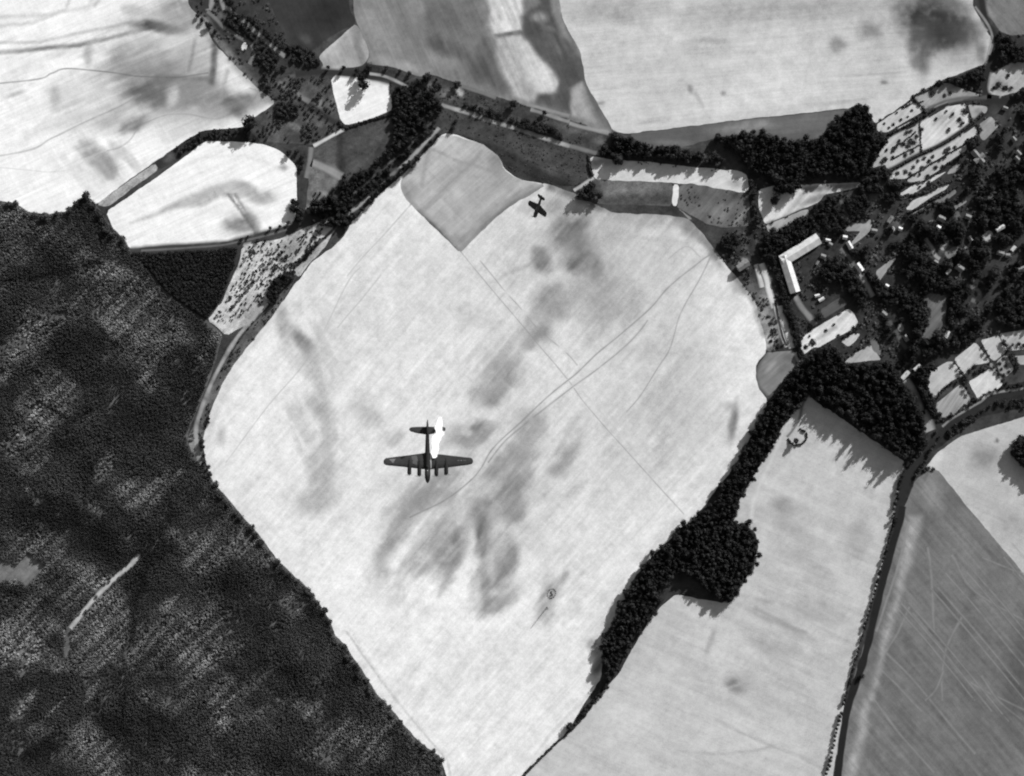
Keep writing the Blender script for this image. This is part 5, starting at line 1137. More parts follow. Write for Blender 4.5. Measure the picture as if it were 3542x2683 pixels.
row('u1', [(150, 190), (230, 260), (330, 340), (450, 480)], 10, 3.0, 6, "bushy tree at the upper left field's upper right corner", "trees at the upper left field corner", 'dark')
row('u1', [(1100, 1020), (1130, 1150), (1180, 1220)], 8, 2.8, 6, "dark tree on the scrub edge below the oval pit", "trees on the scrub edge")
row('u2', [(660, 150), (750, 150), (930, 155), (1010, 165), (1090, 175), (1170, 190)], 17, 2.6, 10, "small round tree in the sparse row above the dark road", "sparse row above the dark road", jit=.06)
tree(*W('u2', 1215, 395), 6.0, 16, 'dark', "big dark tree bulging into the white five sided field with a long shadow")
tree(*W('u2', 1180, 280), 5.0, 13, 'dark', "dark tree on the road just above the big bulging one")
tree(*W('u2', 1290, 140), 4.6, 11, 'dark', "dark round tree at the crest of the road bend")
row('u2', [(1380, 110), (1550, 130), (1680, 170), (1840, 240)], 13, 2.6, 6, "small tree in the hedge above the bending road", "hedge trees above the bending road", skip=.1)
tree(*W('t1', 1605, 790), 8.6, 19, 'dark', "lone large dark tree between the two white fields at the upper left")
tree(*W('t1', 1580, 850), 4.6, 10, 'dark', "smaller dark tree directly below the lone large one")
row('u2', [(450, 650), (560, 740), (700, 850), (880, 950)], 8, 1.8, 3.5, "low hedge shrub along the lane through the scrub", "hedge of the scrub lane", 'bush')
row('u2', [(100, 1340), (250, 1300), (350, 1400), (330, 1550)], 8, 3.0, 6, "dark tree round the white wedge field's upper right corner", "trees at the wedge field's corner")
tree(*W('u4', 1430, 650), 4.6, 11, 'dark', "lone dark hedge tree between the two pale lanes in the upper middle")
tree(*W('u4', 1860, 770), 2.8, 7, 'dark', "small dark tree on the pale upper lane")
tree(*W('u4', 640, 380), 4.4, 9, 'dark', "dark round tree at the left end of the upper pale lane")
tree(*W('u4', 250, 270), 4.6, 9, 'dark', "dark round tree beside the pale field's ragged lower corner")
row('u4', [(640, 800), (620, 900), (600, 1000)], 8, 2.8, 6, "dark tree in the cross hedge below the straight lane", "cross hedge trees")
tree(*W('u5', 660, 1020), 6.0, 14, 'dark', "large dark tree at the belt's lower bump above the pale strip field")
some('u5', [(150, 1500, 4.5), (240, 1430, 5), (300, 1380, 4.5), (330, 1500, 5), (230, 1540, 4.5), (420, 1520, 4)], 4.5, 13, "tree of the black cluster left of the dark plot", "black cluster by the dark plot", 'dark', "tree")
# lane and hedges at the farm
row('t3', [(460, 1120), (475, 1200), (490, 1300), (505, 1400), (530, 1450)], 7, 3.2, 8, "dark tree lining the farm lane above the round grove", "trees along the farm lane")
some('vA', [(300, 760, 5), (230, 800, 4.5), (270, 860, 4.5), (360, 880, 4.5), (420, 800, 4.5), (370, 720, 4)], 4.5, 8, "tree of the rounded grove left of the L shaped barn", "rounded grove left of the barn", 'dark', "tree")
# ------------------------------------------------------------------ village and garden trees
GARD = [s[2] for s in SHEETS if s[0].name.startswith("garden_field")]
LANES = [(p, w) for n, p, w in STRIPS if n in ("lane", "road", "dirt_road")]
HUTS = [W(t, x, y) for t, x, y in (('vB', 345, 480), ('vB', 120, 640), ('vB', 1360, 905), ('vB', 1870, 950), ('vB', 298, 1408), ('vB', 975, 1075), ('vD', 1130, 628), ('vD', 560, 680), ('vD', 255, 345), ('vB', 1425, 445), ('vE', 2130, 1070), ('vE', 2110, 1140), ('vB', 480, 612), ('vB', 1002, 592), ('vB', 1050, 470), ('vB', 1870, 603), ('vB', 2052, 885), ('vB', 1975, 980), ('vB', 2165, 1165), ('vB', 1300, 1155), ('vB', 1150, 1205), ('vB', 1455, 745), ('vE', 1962, 500), ('vE', 2072, 893), ('vE', 1612, 1115), ('vA', 1925, 730), ('vA', 1990, 840), ('vA', 2118, 1150), ('vD', 552, 1195), ('vD', 716, 1090))]
BLDG = [P('vA', [(1000, 985), (1510, 675), (1600, 815), (1240, 1055), (1180, 1050), (1300, 1475), (1165, 1535)])]


def off_lanes(X, Y, gap=2.6):
    k = np.ones(X.shape)
    for p, w in LANES:
        c = np.array(p)
        bb = (X > c[:, 0].min() - 12) & (X < c[:, 0].max() + 12) & (Y > c[:, 1].min() - 12) & (Y < c[:, 1].max() + 12)
        i = np.where(bb)[0]
        if len(i): k[i] = np.where(seg_dist(X[i], Y[i], p) < w * .5 + gap, 0, k[i])
    return k


OPEN = [('vB', 1120, 880, 170, 120, -30), ('vB', 1700, 730, 120, 90, -30), ('vB', 1230, 1130, 120, 60, 30), ('vB', 1900, 960, 110, 50, 0), ('vB', 2150, 1160, 90, 50, 0), ('vB', 1450, 740, 50, 80, -20), ('vB', 1050, 480, 60, 50, 0), ('vB', 900, 500, 120, 40, -20),
        ('vB', 1540, 1560, 90, 110, 20), ('vB', 370, 1170, 100, 130, 10), ('vD', 500, 530, 60, 90, 0), ('vD', 740, 850, 50, 70, 0), ('vD', 1270, 470, 60, 120, 10), ('vD', 180, 800, 100, 190, -20), ('vE', 1980, 500, 50, 40, 0), ('vE', 2080, 900, 50, 60, 0), ('vE', 1620, 1120, 150, 130, 0), ('vB', 480, 590, 70, 70, 0), ('vB', 340, 470, 60, 60, 0)]


def keep_v(X, Y):
    p = .86 - .84 * sstep(.44, .62, fbm(X / 22, Y / 22, 2, 3))
    for o in OPEN: p = p * (1 - .95 * soft_ell(X, Y, *o))
    for hx, hy in HUTS:           # nothing grows on the roofs or right in front of their sunny side
        p = np.where(seg_dist(X, Y, [(hx, hy), (hx + 5, hy + 6.5)]) < 6.0, 0, p)
    return p * off_lanes(X, Y)


VIL = P('t3', [(2040, 700), (2212, 680)], 't6', [(2212, 370), (1900, 500), (1640, 610), (1500, 680), (1440, 735), (1350, 610), (1290, 300), (1190, 60), (1110, -60)], 't3', [(1010, 1470), (1080, 1430), (1250, 1390), (1340, 1450), (1450, 1380), (1780, 1250), (1870, 1180), (1850, 1080), (1990, 1060), (2000, 930), (2060, 800)])
woods("woods", "dark mass of garden trees over the village on the right", fill(VIL, 3.9, keep_v, 1.0, GARD + [[(x + .61 * 6, y + .79 * 6) for x, y in g] for g in GARD]), 3.0, 7.5, 'dark', .4, .5)
BIGV = [('vD', 800, 330, 8.5), ('vD', 1000, 650, 9), ('vD', 690, 610, 6.5), ('vD', 640, 830, 5.5), ('vD', 700, 400, 7), ('vD', 1350, 330, 7), ('vD', 1500, 450, 7), ('vB', 1250, 560, 8), ('vB', 870, 640, 8), ('vB', 640, 950, 8), ('vB', 1320, 950, 7), ('vB', 1650, 940, 8), ('vB', 1520, 1250, 7.5), ('vB', 1900, 760, 7), ('vB', 1120, 1120, 6), ('vB', 780, 1240, 8), ('vB', 1760, 1250, 8), ('vB', 2050, 560, 7), ('vB', 1600, 480, 7)]
some('t6', [((TILES[t][0] + x * TILES[t][2] - 2342) / TILES['t6'][2], (TILES[t][1] + y * TILES[t][2] - 900) / TILES['t6'][2], r) for t, x, y, r in BIGV], 7, 15, "large round dark crown among the village trees", "large village trees", 'dark', "tree")
woods("woods", "dark trees behind the long arm of the L shaped barn", fill(P('vA', [(900, 610), (1030, 600), (1180, 520), (1330, 450), (1450, 440), (1560, 570), (1500, 650), (1000, 950), (930, 1040), (800, 1000), (720, 900), (830, 720)]), 4.6, lambda X, Y: off_lanes(X, Y, 1), .5), 3.8, 9, 'dark')
woods("woods", "black hedge along the outer side of the barn's short arm", fill(P('vA', [(910, 1060), (980, 1030), (1130, 1540)], 'vC', [(1130, 90), (1180, 250), (1290, 640), (1250, 720), (1170, 560), (1110, 440), (1080, 300), (1010, 0)]), 3.6, lambda X, Y: off_lanes(X, Y, .5), .3, BLDG), 2.6, 5, 'dark')
woods("woods", "black hedge between the orchard plot and the white strips", fill(P('vC', [(1230, 700), (1290, 690), (1330, 900), (1330, 950), (1290, 1000), (1270, 860)]), 3.2, None), 2.4, 5, 'dark')
woods("woods", "dark trees along the courtyard side of the bright village lane", fill(P('t6', [(930, 20), (1000, -30), (1080, 20), (1150, 110), (1230, 240), (1180, 290), (1090, 200), (1010, 130), (960, 150), (900, 120)]), 4.6, lambda X, Y: .85 * off_lanes(X, Y, 1.5), .5, GARD), 3.6, 9, 'dark')
woods("woods", "dark square orchard right of the thin grey line", fill(P('vA', [(1900, 200), (2212, 60), (2280, 300), (2212, 480), (2050, 540)]), 4.4, lambda X, Y: .85 + 0 * X, 1), 3.2, 7, 'dark')
woods("woods", "dark orchard left of the thin grey line", fill(P('vA', [(1480, 270), (1640, 180), (1850, 150), (2020, 560), (1880, 700), (1700, 640), (1560, 560), (1460, 420)]), 4.6, lambda X, Y: .75 * off_lanes(X, Y, 1), 1), 3.2, 7, 'dark')
woods("woods", "dark trees left of the lowest allotments", fill(P('vE', [(200, 1390), (280, 1280), (430, 1225), (500, 1300), (490, 1410), (620, 1430), (730, 1440), (600, 1580), (540, 1690), (430, 1690), (300, 1640), (80, 1560), (150, 1440)]), 4.6, lambda X, Y: .95 - .8 * sstep(.5, .6, fbm(X / 13, Y / 13, 1, 2)), .5, GARD), 3.6, 8, 'dark')
woods("woods", "dark hedge wood along the top of the gardens at the upper right", fill(P('vE', [(1080, 190), (1180, 150), (1290, 115), (1450, 65), (1600, -10), (1750, -60), (1700, 150), (1500, 160), (1380, 210), (1230, 175), (1120, 220)]), 4.2, lambda X, Y: .9 * off_lanes(X, Y, .5), .5), 3.2, 7, 'dark')
woods("woods", "dark trees in the crook of the winding road at the upper right", fill(P('t3', [(2040, 220), (2110, 240), (2160, 310), (2212, 390), (2120, 410), (2060, 400), (2030, 330)]), 4.6, lambda X, Y: .75 * off_lanes(X, Y, .5), .5), 3.4, 8, 'dark')
woods("woods", "dark trees at the right edge below the winding road", fill(P('t3', [(2120, 590), (2212, 540), (2212, 640), (2140, 630)]), 4.6, lambda X, Y: .8 * off_lanes(X, Y, .5), .5), 3.4, 8, 'dark')
woods("woods", "black wood corner cut off by the right edge of the picture", fill(P('t6', [(2165, 1130), (2211, 1150), (2320, 1200), (2320, 1420), (2200, 1330), (2120, 1240)]), 4.6, None, .5), 4.0, 13, 'dark')
woods("woods", "dark trees between the pale lane and the light furrowed plots", fill(P('vD', [(640, 1200), (760, 1080), (960, 1010), (1000, 1090), (850, 1150), (830, 1280), (900, 1470), (980, 1540), (960, 1650), (930, 1790), (830, 1600), (740, 1400)]), 4.4, lambda X, Y: off_lanes(X, Y, .5), .5, GARD), 3.6, 9, 'dark')

# tussocks and low scrub over the dark grassland
def low_scrub(poly, label, dens, step=3.4, pale=1.0, r=1.25, h=1.3):
    pts = fill(poly, step, lambda X, Y: dens * sstep(.4, .62, fbm(X / 9, Y / 9, 1, 3)) * off_lanes(X, Y, .6), .8, GARD + BLDG)
    woods("undergrowth", label, pts, r, h, 'bush', .4, .45, RNG.uniform(0, pale * 2, len(pts)))


for sh_ in SHEETS:
    lb = sh_[0]['label']
    if lb.startswith("dark rough meadow"): low_scrub(sh_[2], "tussocks over the dark meadow along the tree lined road", .45, 3.0, 1.0, .9, .7)
    if lb.startswith("dark grassy strip with"): low_scrub(sh_[2], "low scrub on the grassy strip at the top left", .8)
    if lb.startswith("dark village ground"): low_scrub(sh_[2], "low garden shrubs over the dark village ground", .75, 3.6, 1.6, 1.4, 1.6)
    if lb.startswith("dark verges along"): low_scrub(sh_[2], "dark bushes crowding the verges of the curving road", 1.0, 3.4, 0.2, 1.9, 2.6)
    if lb.startswith("rough verge of the lane"): low_scrub(sh_[2], "speckled shrubs on the verge of the curved lane", .6, 3.0, 1.5, 1.2, 1.3)
    if lb.startswith("dark streaked plot"): low_scrub(sh_[2], "dark tufts on the streaked plot by the farm lane", .35, 3.4, 1.2, 1.0, .9)

# allotment bushes
B = "dark fruit bush in the "
some('vE', [(380, 640), (430, 690), (590, 550), (670, 480, 2.6), (720, 460, 2.4), (545, 700, 2.2), (730, 600), (490, 740), (640, 640), (780, 520)], 1.6, 2.4, B + "speckled allotment", "bushes of the speckled allotment")
some('vE', [(800, 350, 2.6), (820, 400, 2.4), (870, 450), (930, 510), (1040, 310, 3), (1100, 190, 3), (1020, 240), (930, 265, 2.4), (1200, 330, 2.6), (1270, 300, 2.6)], 2.0, 3, B + "grey upper allotment", "bushes of the grey upper allotment")
some('vE', [(905, 765, 2.9), (1250, 770, 2.1), (1300, 570, 2.6), (1460, 530, 4.2), (1390, 640, 3.4), (1420, 690, 2.6), (1220, 530, 1.6), (1090, 630, 1.6)], 2.2, 4, B + "largest white garden", "bushes of the largest white garden")
some('vE', [(720, 800, 2.6), (770, 780, 2.4), (840, 850, 2.8), (760, 910, 3.4), (810, 930, 3), (680, 950, 2.6), (740, 970, 3), (620, 910, 2.4), (580, 990, 2.6), (540, 1030, 2.8), (460, 1025, 2), (540, 1120, 2.4), (700, 1090, 2.8), (440, 1140, 2.6), (410, 1170, 2.4), (790, 1040, 2.4)], 2.4, 3.4, B + "lower left allotment", "bushes of the lower left allotment")
some('vE', [(760, 1330, 2.0), (860, 1165, 2.2), (800, 1240, 2.6), (940, 1130, 2.4), (1000, 1170, 2.6), (1050, 1110), (910, 1245), (1085, 1245, 2.4), (1140, 1160), (1200, 1120, 2.6), (1220, 1050, 3), (1250, 1010, 2.6), (700, 1300, 2.6), (600, 1320, 2.6), (790, 1340), (880, 1340), (1180, 1240, 2.6), (1330, 990), (980, 1360, 2.4)], 1.8, 3, B + "long dotted garden", "bushes of the long dotted garden")
some('vE', [(880, 1495, 1.8), (1000, 1450, 3.2), (1050, 1480, 3), (960, 1530, 2.6), (1030, 1540, 2.6)], 2.2, 3.4, B + "jagged white strip", "bushes of the jagged white strip")
some('vE', [(1620, 715, 3), (1650, 770, 2.6)], 2.6, 4, "dark bush at the striped right garden's corner", "bushes at the striped garden")
some('vE', [(1520, 940, 4), (1580, 900, 4.4), (1610, 960, 3.6), (1460, 1190, 4), (1400, 1100, 3.4)], 4, 8, "dark tree around the cross shaped house", "trees around the cross shaped house", 'dark', "tree")
some('vC', [(1780, 490, 1.9), (1670, 570, 2.3), (1840, 640, 1.6), (1440, 650, 1.4), (2050, 530, 2), (1490, 740, 3.4), (1390, 800, 3)], 2, 3, "dark bush in the bright orchard plot", "bushes of the bright orchard plot")
some('vC', [(950, 580, 3.2), (985, 710, 2.4), (1000, 800, 2.6), (890, 640, 2), (900, 720, 2), (860, 380, 2.4), (905, 470, 1.8)], 2.4, 4, "dark bush on the pale yard above the teardrop plot", "bushes above the teardrop plot")
tree(*W('vC', 1550, 390), 5.2, 10, 'dark', "single round tree between the farmyard bed and grey path")
row('vC', [(1880, 700), (2000, 610), (2110, 540)], 6, 2.2, 3, "shrub in the hedge under the bright orchard plot", "hedge under the orchard plot", 'bush')
row('vD', [(1210, 990), (1290, 1090), (1380, 1220), (1410, 1380), (1470, 1500), (1540, 1580)], 7, 2.6, 4, "shrub in the long hedge between the lower plots", "hedge between the lower plots", 'bush')
row('vD', [(1600, 760), (1700, 900), (1760, 1020), (1840, 1140), (1910, 1250), (1980, 1310)], 6.5, 2.2, 3.5, "shrub in the thin hedge above the whitest plot", "thin hedge above the whitest plot", 'bush')
row('vD', [(1880, 650), (1950, 790), (2030, 880), (2080, 1010), (2140, 1110)], 6, 3.2, 5, "shrub in the thick hedge near the right edge", "thick hedge near the right edge", 'bush')
row('vD', [(2080, 810), (2140, 770), (2205, 790)], 6, 2.6, 4, "shrub in the hedge under the right edge plot", "hedge under the right edge plot", 'bush')
row('vD', [(1020, 1500), (1060, 1400), (1180, 1320), (1300, 1270)], 6, 2.8, 4, "shrub between the furrowed and striped plots", "hedge of the furrowed plot", 'bush')
some('vD', [(1450, 1130), (1520, 1070), (1600, 1130), (1680, 1080, 3.8), (1540, 1160), (1400, 1270, 3)], 3, 4, "dark bush at the top of the whitest plot", "bushes atop the whitest plot")
some('vD', [(1870, 1030), (1930, 960), (1900, 1110), (1960, 1060), (1850, 1180), (2000, 1150), (1930, 1190)], 2.0, 3, "dark bush in the mottled garden plot", "bushes of the mottled plot")
some('t3', [(2050, 540, 4), (2090, 560, 3), (2110, 480, 2.6), (2130, 560, 2.6), (2020, 560, 2)], 2.6, 4, "dark bush in the speckled garden at the lane's crook", "bushes in the lane's crook")
row('t6', [(1700, 1000), (1900, 895), (2060, 815), (2212, 735)], 9, 2.2, 4, "shrub on the garden side of the curving road", "shrubs on the garden side", 'bush')
row('t6', [(1700, 1105), (1780, 1050), (1930, 970), (2080, 900), (2212, 825)], 9, 2.2, 4, "shrub on the field side of the curving road", "shrubs on the field side", 'bush')
row('t6', [(1680, 1120), (1610, 1220), (1540, 1330)], 8, 2.4, 5, "dark shrub at the road bend beside the village wood", "shrubs at the road bend", 'bush')
# the avenue on the straight road
row('t9', [(1395, 10), (1360, 120), (1330, 220), (1290, 350), (1260, 470), (1235, 560), (1205, 660), (1165, 810), (1130, 940), (1100, 1060), (1060, 1200), (1020, 1340), (970, 1560), (945, 1640)], 4.9, 1.85, 5, "small round tree lining the straight dark road", "avenue along the straight road", 'dark', jit=.12, skip=.06)
row('t6', [(1455, 1300), (1430, 1380), (1405, 1480), (1385, 1570), (1370, 1650)], 6, 2.3, 6, "dark tree at the head of the straight road's avenue", "head of the avenue", 'dark')
tree(*W('t9', 1172, 1020), 3.2, 6, 'dark', "lone dark tree on the right side of the straight road")
some('t6', [(1580, 1340, 2.6), (1600, 1325, 2.4), (1630, 1330, 2.2)], 2.2, 4, "dark bush at the ploughed field's upper tip", "bushes at the ploughed field's tip")
# belt tail hedge
row('t8', [(1670, 1050), (1620, 1130), (1560, 1190), (1500, 1270)], 6, 2.8, 6, "dark tree in the hedge below the long belt's tail", "hedge below the belt's tail", 'dark')
tree(*W('t8', 1415, 1340), 4.6, 9, 'dark', "round dark tree bulging from the thin hedge at the bottom")


def hedge(t, pts, w, h, label):
    c = curve([W(t, a, b) for a, b in pts], 1.6)
    rnd = random.Random(len(pts) * 31 + int(w * 10))
    bm = bmesh.new()
    for x, y in c:
        k = rnd.uniform(.7, 1.2)
        lump(bm, (x + rnd.uniform(-.3, .3) * w, y + rnd.uniform(-.3, .3) * w, h * .42 * k), w * .62 * k, rnd, 1, min(1.3, h / w * .8))
    me = bpy.data.meshes.new("hedge"); bm.to_mesh(me); bm.free(); me.materials.append(F_BUSH)
    o = bpy.data.objects.new("hedge", me); COL.objects.link(o)
    return tag(o, label, "hedge")


hedge('t8', [(1680, 1040), (1600, 1150), (1500, 1290), (1400, 1390), (1300, 1480), (1210, 1570), (1135, 1645), (1000, 1785)], 2.6, 3.0, "long thin dark hedge running from the belt's tail to the bottom edge")
hedge('u2', [(860, 890), (950, 970), (1080, 930), (1250, 880), (1400, 830), (1580, 790), (1700, 770)], 2.6, 2.6, "dark hedge under the white five sided field")
hedge('u2', [(1580, 350), (1575, 480), (1605, 640), (1600, 760)], 2.0, 2.4, "short hedge on the right side of the white five sided field")
hedge('u5', [(260, 960), (280, 1090), (325, 1240)], 2.8, 3, "short dark hedge at the left end of the pale strip field")
hedge('u3', [(1560, 480), (1640, 420), (1760, 300)], 1.6, 2, "thin dark hedge at the pointed top of the scrub wedge")
hedge('vE', [(800, 350), (830, 410), (900, 480), (940, 530)], 1.6, 2.2, "short cross hedge between speckled and grey allotments")
hedge('vE', [(480, 830), (700, 720), (920, 600), (1090, 500)], 2.4, 2.6, "straight dark hedge above the largest white garden")
hedge('vE', [(500, 1290), (830, 1110), (1150, 960), (1400, 800), (1700, 560)], 2.2, 2.6, "long dark hedge below the largest white garden")
hedge('vE', [(560, 1640), (760, 1600), (1000, 1560), (1080, 1500), (1280, 1420)], 3.0, 3, "dark hedge between the two white garden strips")
hedge('vB', [(620, 380), (760, 300), (930, 190), (1150, 90), (1280, 20)], 2.4, 2.8, "dark hedge between white and grey garden strips")

hedge('vE', [(720, 1395), (965, 1240), (1205, 1098), (1470, 945)], 1.5, 1.8, "thin hedge between the two dotted garden strips")
hedge('vE', [(740, 1450), (910, 1430), (1130, 1300), (1240, 1200), (1400, 1110)], 2.2, 2.4, "dark hedge under the lower dotted garden strip")
hedge('vE', [(880, 700), (895, 880), (905, 1050)], 1.6, 2, "cross hedge left of the largest white garden")
hedge('vE', [(1480, 440), (1540, 660)], 1.6, 2, "cross hedge right of the largest white garden")
hedge('vE', [(1090, 200), (1020, 250), (900, 290), (800, 340)], 2, 2.4, "ragged hedge on the field edge of the grey upper allotment")
hedge('vE', [(1440, 960), (1500, 900), (1600, 860), (1640, 820)], 3, 3.4, "dark hedge at the right end of the dotted strips")
hedge('vB', [(600, 460), (800, 350), (960, 260), (1120, 270), (1290, 190)], 3, 3, "dark hedge under the grey garden strips")
hedge('vE', [(700, 470), (800, 430), (930, 400)], 1.3, 1.8, "thin row hedge in the grey upper allotment")
hedge('vE', [(540, 990), (700, 900), (820, 800)], 1.6, 2, "dark bush row across the lower left allotment")
hedge('vE', [(520, 1150), (700, 1050), (880, 960)], 1.4, 1.8, "lower bush row across the lower left allotment")

# ringed thicket and the mast island
hedge('t6', [(785, 1076), (815, 1092), (828, 1120), (815, 1150), (785, 1172), (750, 1178), (722, 1160), (705, 1135)], 2.3, 2.6, "dark curved thicket right of the long belt")
tree(*W('t6', 752, 1150), 3.4, 11, 'dark', "tall tree with a long shadow beside the curved thicket")
PALE = plain("pale_chalk", float(alb(205)), .95, .05, .2, .6)
TIMBER = plain("weathered_timber", .05, .8, .2, .3, 4)


def box(bm, x0, x1, y0, y1, z0, z1):
    v = [bm.verts.new(c) for c in ((x0, y0, z0), (x1, y0, z0), (x1, y1, z0), (x0, y1, z0), (x0, y0, z1), (x1, y0, z1), (x1, y1, z1), (x0, y1, z1))]
    for f in ((3, 2, 1, 0), (4, 5, 6, 7), (0, 1, 5, 4), (1, 2, 6, 5), (2, 3, 7, 6), (3, 0, 4, 7)): bm.faces.new([v[i] for i in f])


def emit(name, bm, mat, parent=None, smooth=False):
    bmesh.ops.recalc_face_normals(bm, faces=bm.faces)
    me = bpy.data.meshes.new(name); bm.to_mesh(me); bm.free()
    if mat: me.materials.append(mat)
    if smooth: me.polygons.foreach_set('use_smooth', [True] * len(me.polygons))
    o = bpy.data.objects.new(name, me); COL.objects.link(o)
    if parent: o.parent = parent
    return o


def empty(name, loc, rz=0.0, label=None, cat=None, group=None):
    o = bpy.data.objects.new(name, None); o.location = loc; o.rotation_euler = (0, 0, rz); COL.objects.link(o)
    return tag(o, label, cat, group)


def tube(bm, st, n=12, cap=True):
    """st: list of (x,y,z, rx, rz) rings along y"""
    R = []
    for x, y, z, rx, rz in st:
        R.append([bm.verts.new((x + rx * math.cos(6.2832 * i / n), y, z + rz * math.sin(6.2832 * i / n))) for i in range(n)])
    for a, b in zip(R[:-1], R[1:]):
        for i in range(n): bm.faces.new([a[i], a[(i + 1) % n], b[(i + 1) % n], b[i]])
    if cap: bm.faces.new(R[0][::-1]); bm.faces.new(R[-1])


mx, my = W('t8', 1275, 585)
mast = empty("mast", (mx, my, 0), .7, "lone mast throwing a long thin shadow in the lower middle field", "mast")
bm = bmesh.new()
for a in range(4):
    s = 1 if a % 2 else -1; q = 1 if a < 2 else -1
    st = [(s * .55, q * .55, 0), (s * .12, q * .12, 16)]
    A = [bm.verts.new((st[0][0] + dx, st[0][1] + dy, 0)) for dx, dy in ((-.12, -.12), (.12, -.12), (.12, .12), (-.12, .12))]
    C_ = [bm.verts.new((st[1][0] + dx, st[1][1] + dy, 16)) for dx, dy in ((-.09, -.09), (.09, -.09), (.09, .09), (-.09, .09))]
    for i in range(4): bm.faces.new([A[i], A[(i + 1) % 4], C_[(i + 1) % 4], C_[i]])
emit("pole", bm, TIMBER, mast)
bm = bmesh.new()
for k in range(7): z = 1.5 + 2.2 * k; s = .6 - .065 * k; box(bm, -s, s, -s, s, z, z + .14)
emit("brace", bm, TIMBER, mast)
bm = bmesh.new(); box(bm, -1.8, 1.8, -.12, .12, 14.2, 14.5); emit("crossarm", bm, TIMBER, mast)
cx, cy = W('t8', 1305, 497)
bm = bmesh.new()
rnd = random.Random(4)
for i in range(14):
    a = i * .449; lump(bm, (4.4 * math.cos(a), 5.6 * math.sin(a), .2), rnd.uniform(.6, 1.1), rnd, 1, .5)
for i in range(8): lump(bm, (1.6 * math.sin(i * .8), -2.6 + i * .7, .3), rnd.uniform(.6, 1.0), rnd, 1, .7)
o = emit("dug_mound", bm, plain("turned_soil", .05, .95, .05, .5, .8))
o.location = (cx, cy, 0); o.rotation_euler = (0, 0, -.5)
tag(o, "small ring of dug earth beside the lone mast", "earth mound")

# ------------------------------------------------------------------ buildings
ROOF_W = plain("pale_roof", float(alb(208)), .8, .2, .2, .22)
ROOF_G = plain("grey_roof", float(alb(128)), .85, .1, .2, .3)
WALL = plain("farm_wall", .28, .9, .1, .2, .5)
DOOR = plain("dark_door", .05, .7, .2, .2, 2)


def gable(length, width, h, rise, parent, roofmat, over=.4):
    """one gabled range along local x, standing on z=0"""
    l, w = length / 2, width / 2
    bm = bmesh.new()
    v = [bm.verts.new(c) for c in ((-l, -w, -.3), (l, -w, -.3), (l, w, -.3), (-l, w, -.3), (-l, -w, h), (l, -w, h), (l, w, h), (-l, w, h), (-l, 0, h + rise), (l, 0, h + rise))]
    for f in ((0, 1, 5, 4), (2, 3, 7, 6), (1, 2, 6, 9, 5), (3, 0, 4, 8, 7)): bm.faces.new([v[i] for i in f])
    wl_ = emit("wall", bm, WALL, parent)
    bm = bmesh.new()
    t = .18; k = rise / w; a = l + over; b = w + over
    z0 = h - over * k + .05
    pr = [(-b, z0), (0, h + rise + .05), (b, z0), (b, z0 + t), (0, h + rise + .05 + t), (-b, z0 + t)]
    n = max(2, int(length / 3))
    R = [[bm.verts.new((-a + 2 * a * i / n, y, z + (.06 * math.sin(i * 2.1 + y)))) for y, z in pr] for i in range(n + 1)]
    for A, C2 in zip(R[:-1], R[1:]):
        for i in range(6): bm.faces.new([A[i], A[(i + 1) % 6], C2[(i + 1) % 6], C2[i]])
    for q in (R[0], R[-1]): bm.faces.new([q[0], q[1], q[4], q[5]]); bm.faces.new([q[1], q[2], q[3], q[4]])
    rf = emit("roof", bm, roofmat, parent)
    bm = bmesh.new(); box(bm, -min(1.6, l * .4), min(1.6, l * .4), -w - .06, -w + .1, -.2, min(h - .3, 2.6)); dr = emit("door", bm, DOOR, parent)
    return wl_, rf, dr


def house(t, x, y, length, width, rot, h, rise, mat, label, cat="shed", name="shed"):
    X, Y = W(t, x, y)
    e = empty(name, (X, Y, 0), -math.radians(rot), label, cat)
    gable(length, width, h, rise, e, mat)
    if length > 7:
        bm = bmesh.new(); box(bm, length * .2, length * .2 + .7, .2, .9, h, h + rise + 1.2); emit("chimney", bm, WALL, e)
    return e


def wing(t, p0, p1, width, e, h, rise):
    a = Vector(W(t, *p0)); b = Vector(W(t, *p1)); d = b - a
    sub = gable(d.length, width, h, rise, e, ROOF_W)
    m = (a + b) / 2
    for o in sub:
        o.location = (m.x, m.y, 0); o.rotation_euler = (0, 0, math.atan2(d.y, d.x))


barn = empty("barn", (0, 0, 0), 0, "long white roofed L shaped barn round the farmyard", "barn")
wing('vA', (1045, 1060), (1552, 747), 12.8, barn, 5, 3.0)
wing('vA', (1072, 990), (1230, 1492), 11.2, barn, 5.2, 2.9)
house('vA', 505, 1120, 14, 7.5, -33, 7, 2.5, ROOF_G, "tall grey roofed barn at the big field's corner with a pointed shadow", "barn", "barn")
house('vA', 1925, 730, 4.6, 4.2, 10, 3, 1.2, ROOF_W, "upper of two white roofed sheds by the grey yard")
house('vA', 1990, 840, 9, 4.6, 60, 3, 1.3, ROOF_W, "lower, longer white roofed shed by the grey yard")
house('vA', 1690, 770, 5.2, 3, 12, 2.6, 1, ROOF_W, "small white shed right of the barn's long arm")
house('vA', 1722, 826, 4, 3.8, 30, 2.6, 1, ROOF_G, "small grey shed under the white one by the barn")
house('vA', 1622, 993, 5.2, 4.6, 20, 2.8, 1.2, ROOF_G, "grey hut standing alone inside the upper farmyard")
house('vA', 1545, 1082, 4.2, 2.2, -60, 2.2, .8, ROOF_G, "tiny grey lean-to below the lone farmyard hut")
house('vA', 2118, 1150, 10, 6.5, 55, 4.2, 2, ROOF_W, "white roofed house on the bright village lane", "house", "house")
house('vC', 1542, 90, 5.2, 3, -15, 2.6, 1, ROOF_W, "upper of two tiny white huts in the lower farmyard")
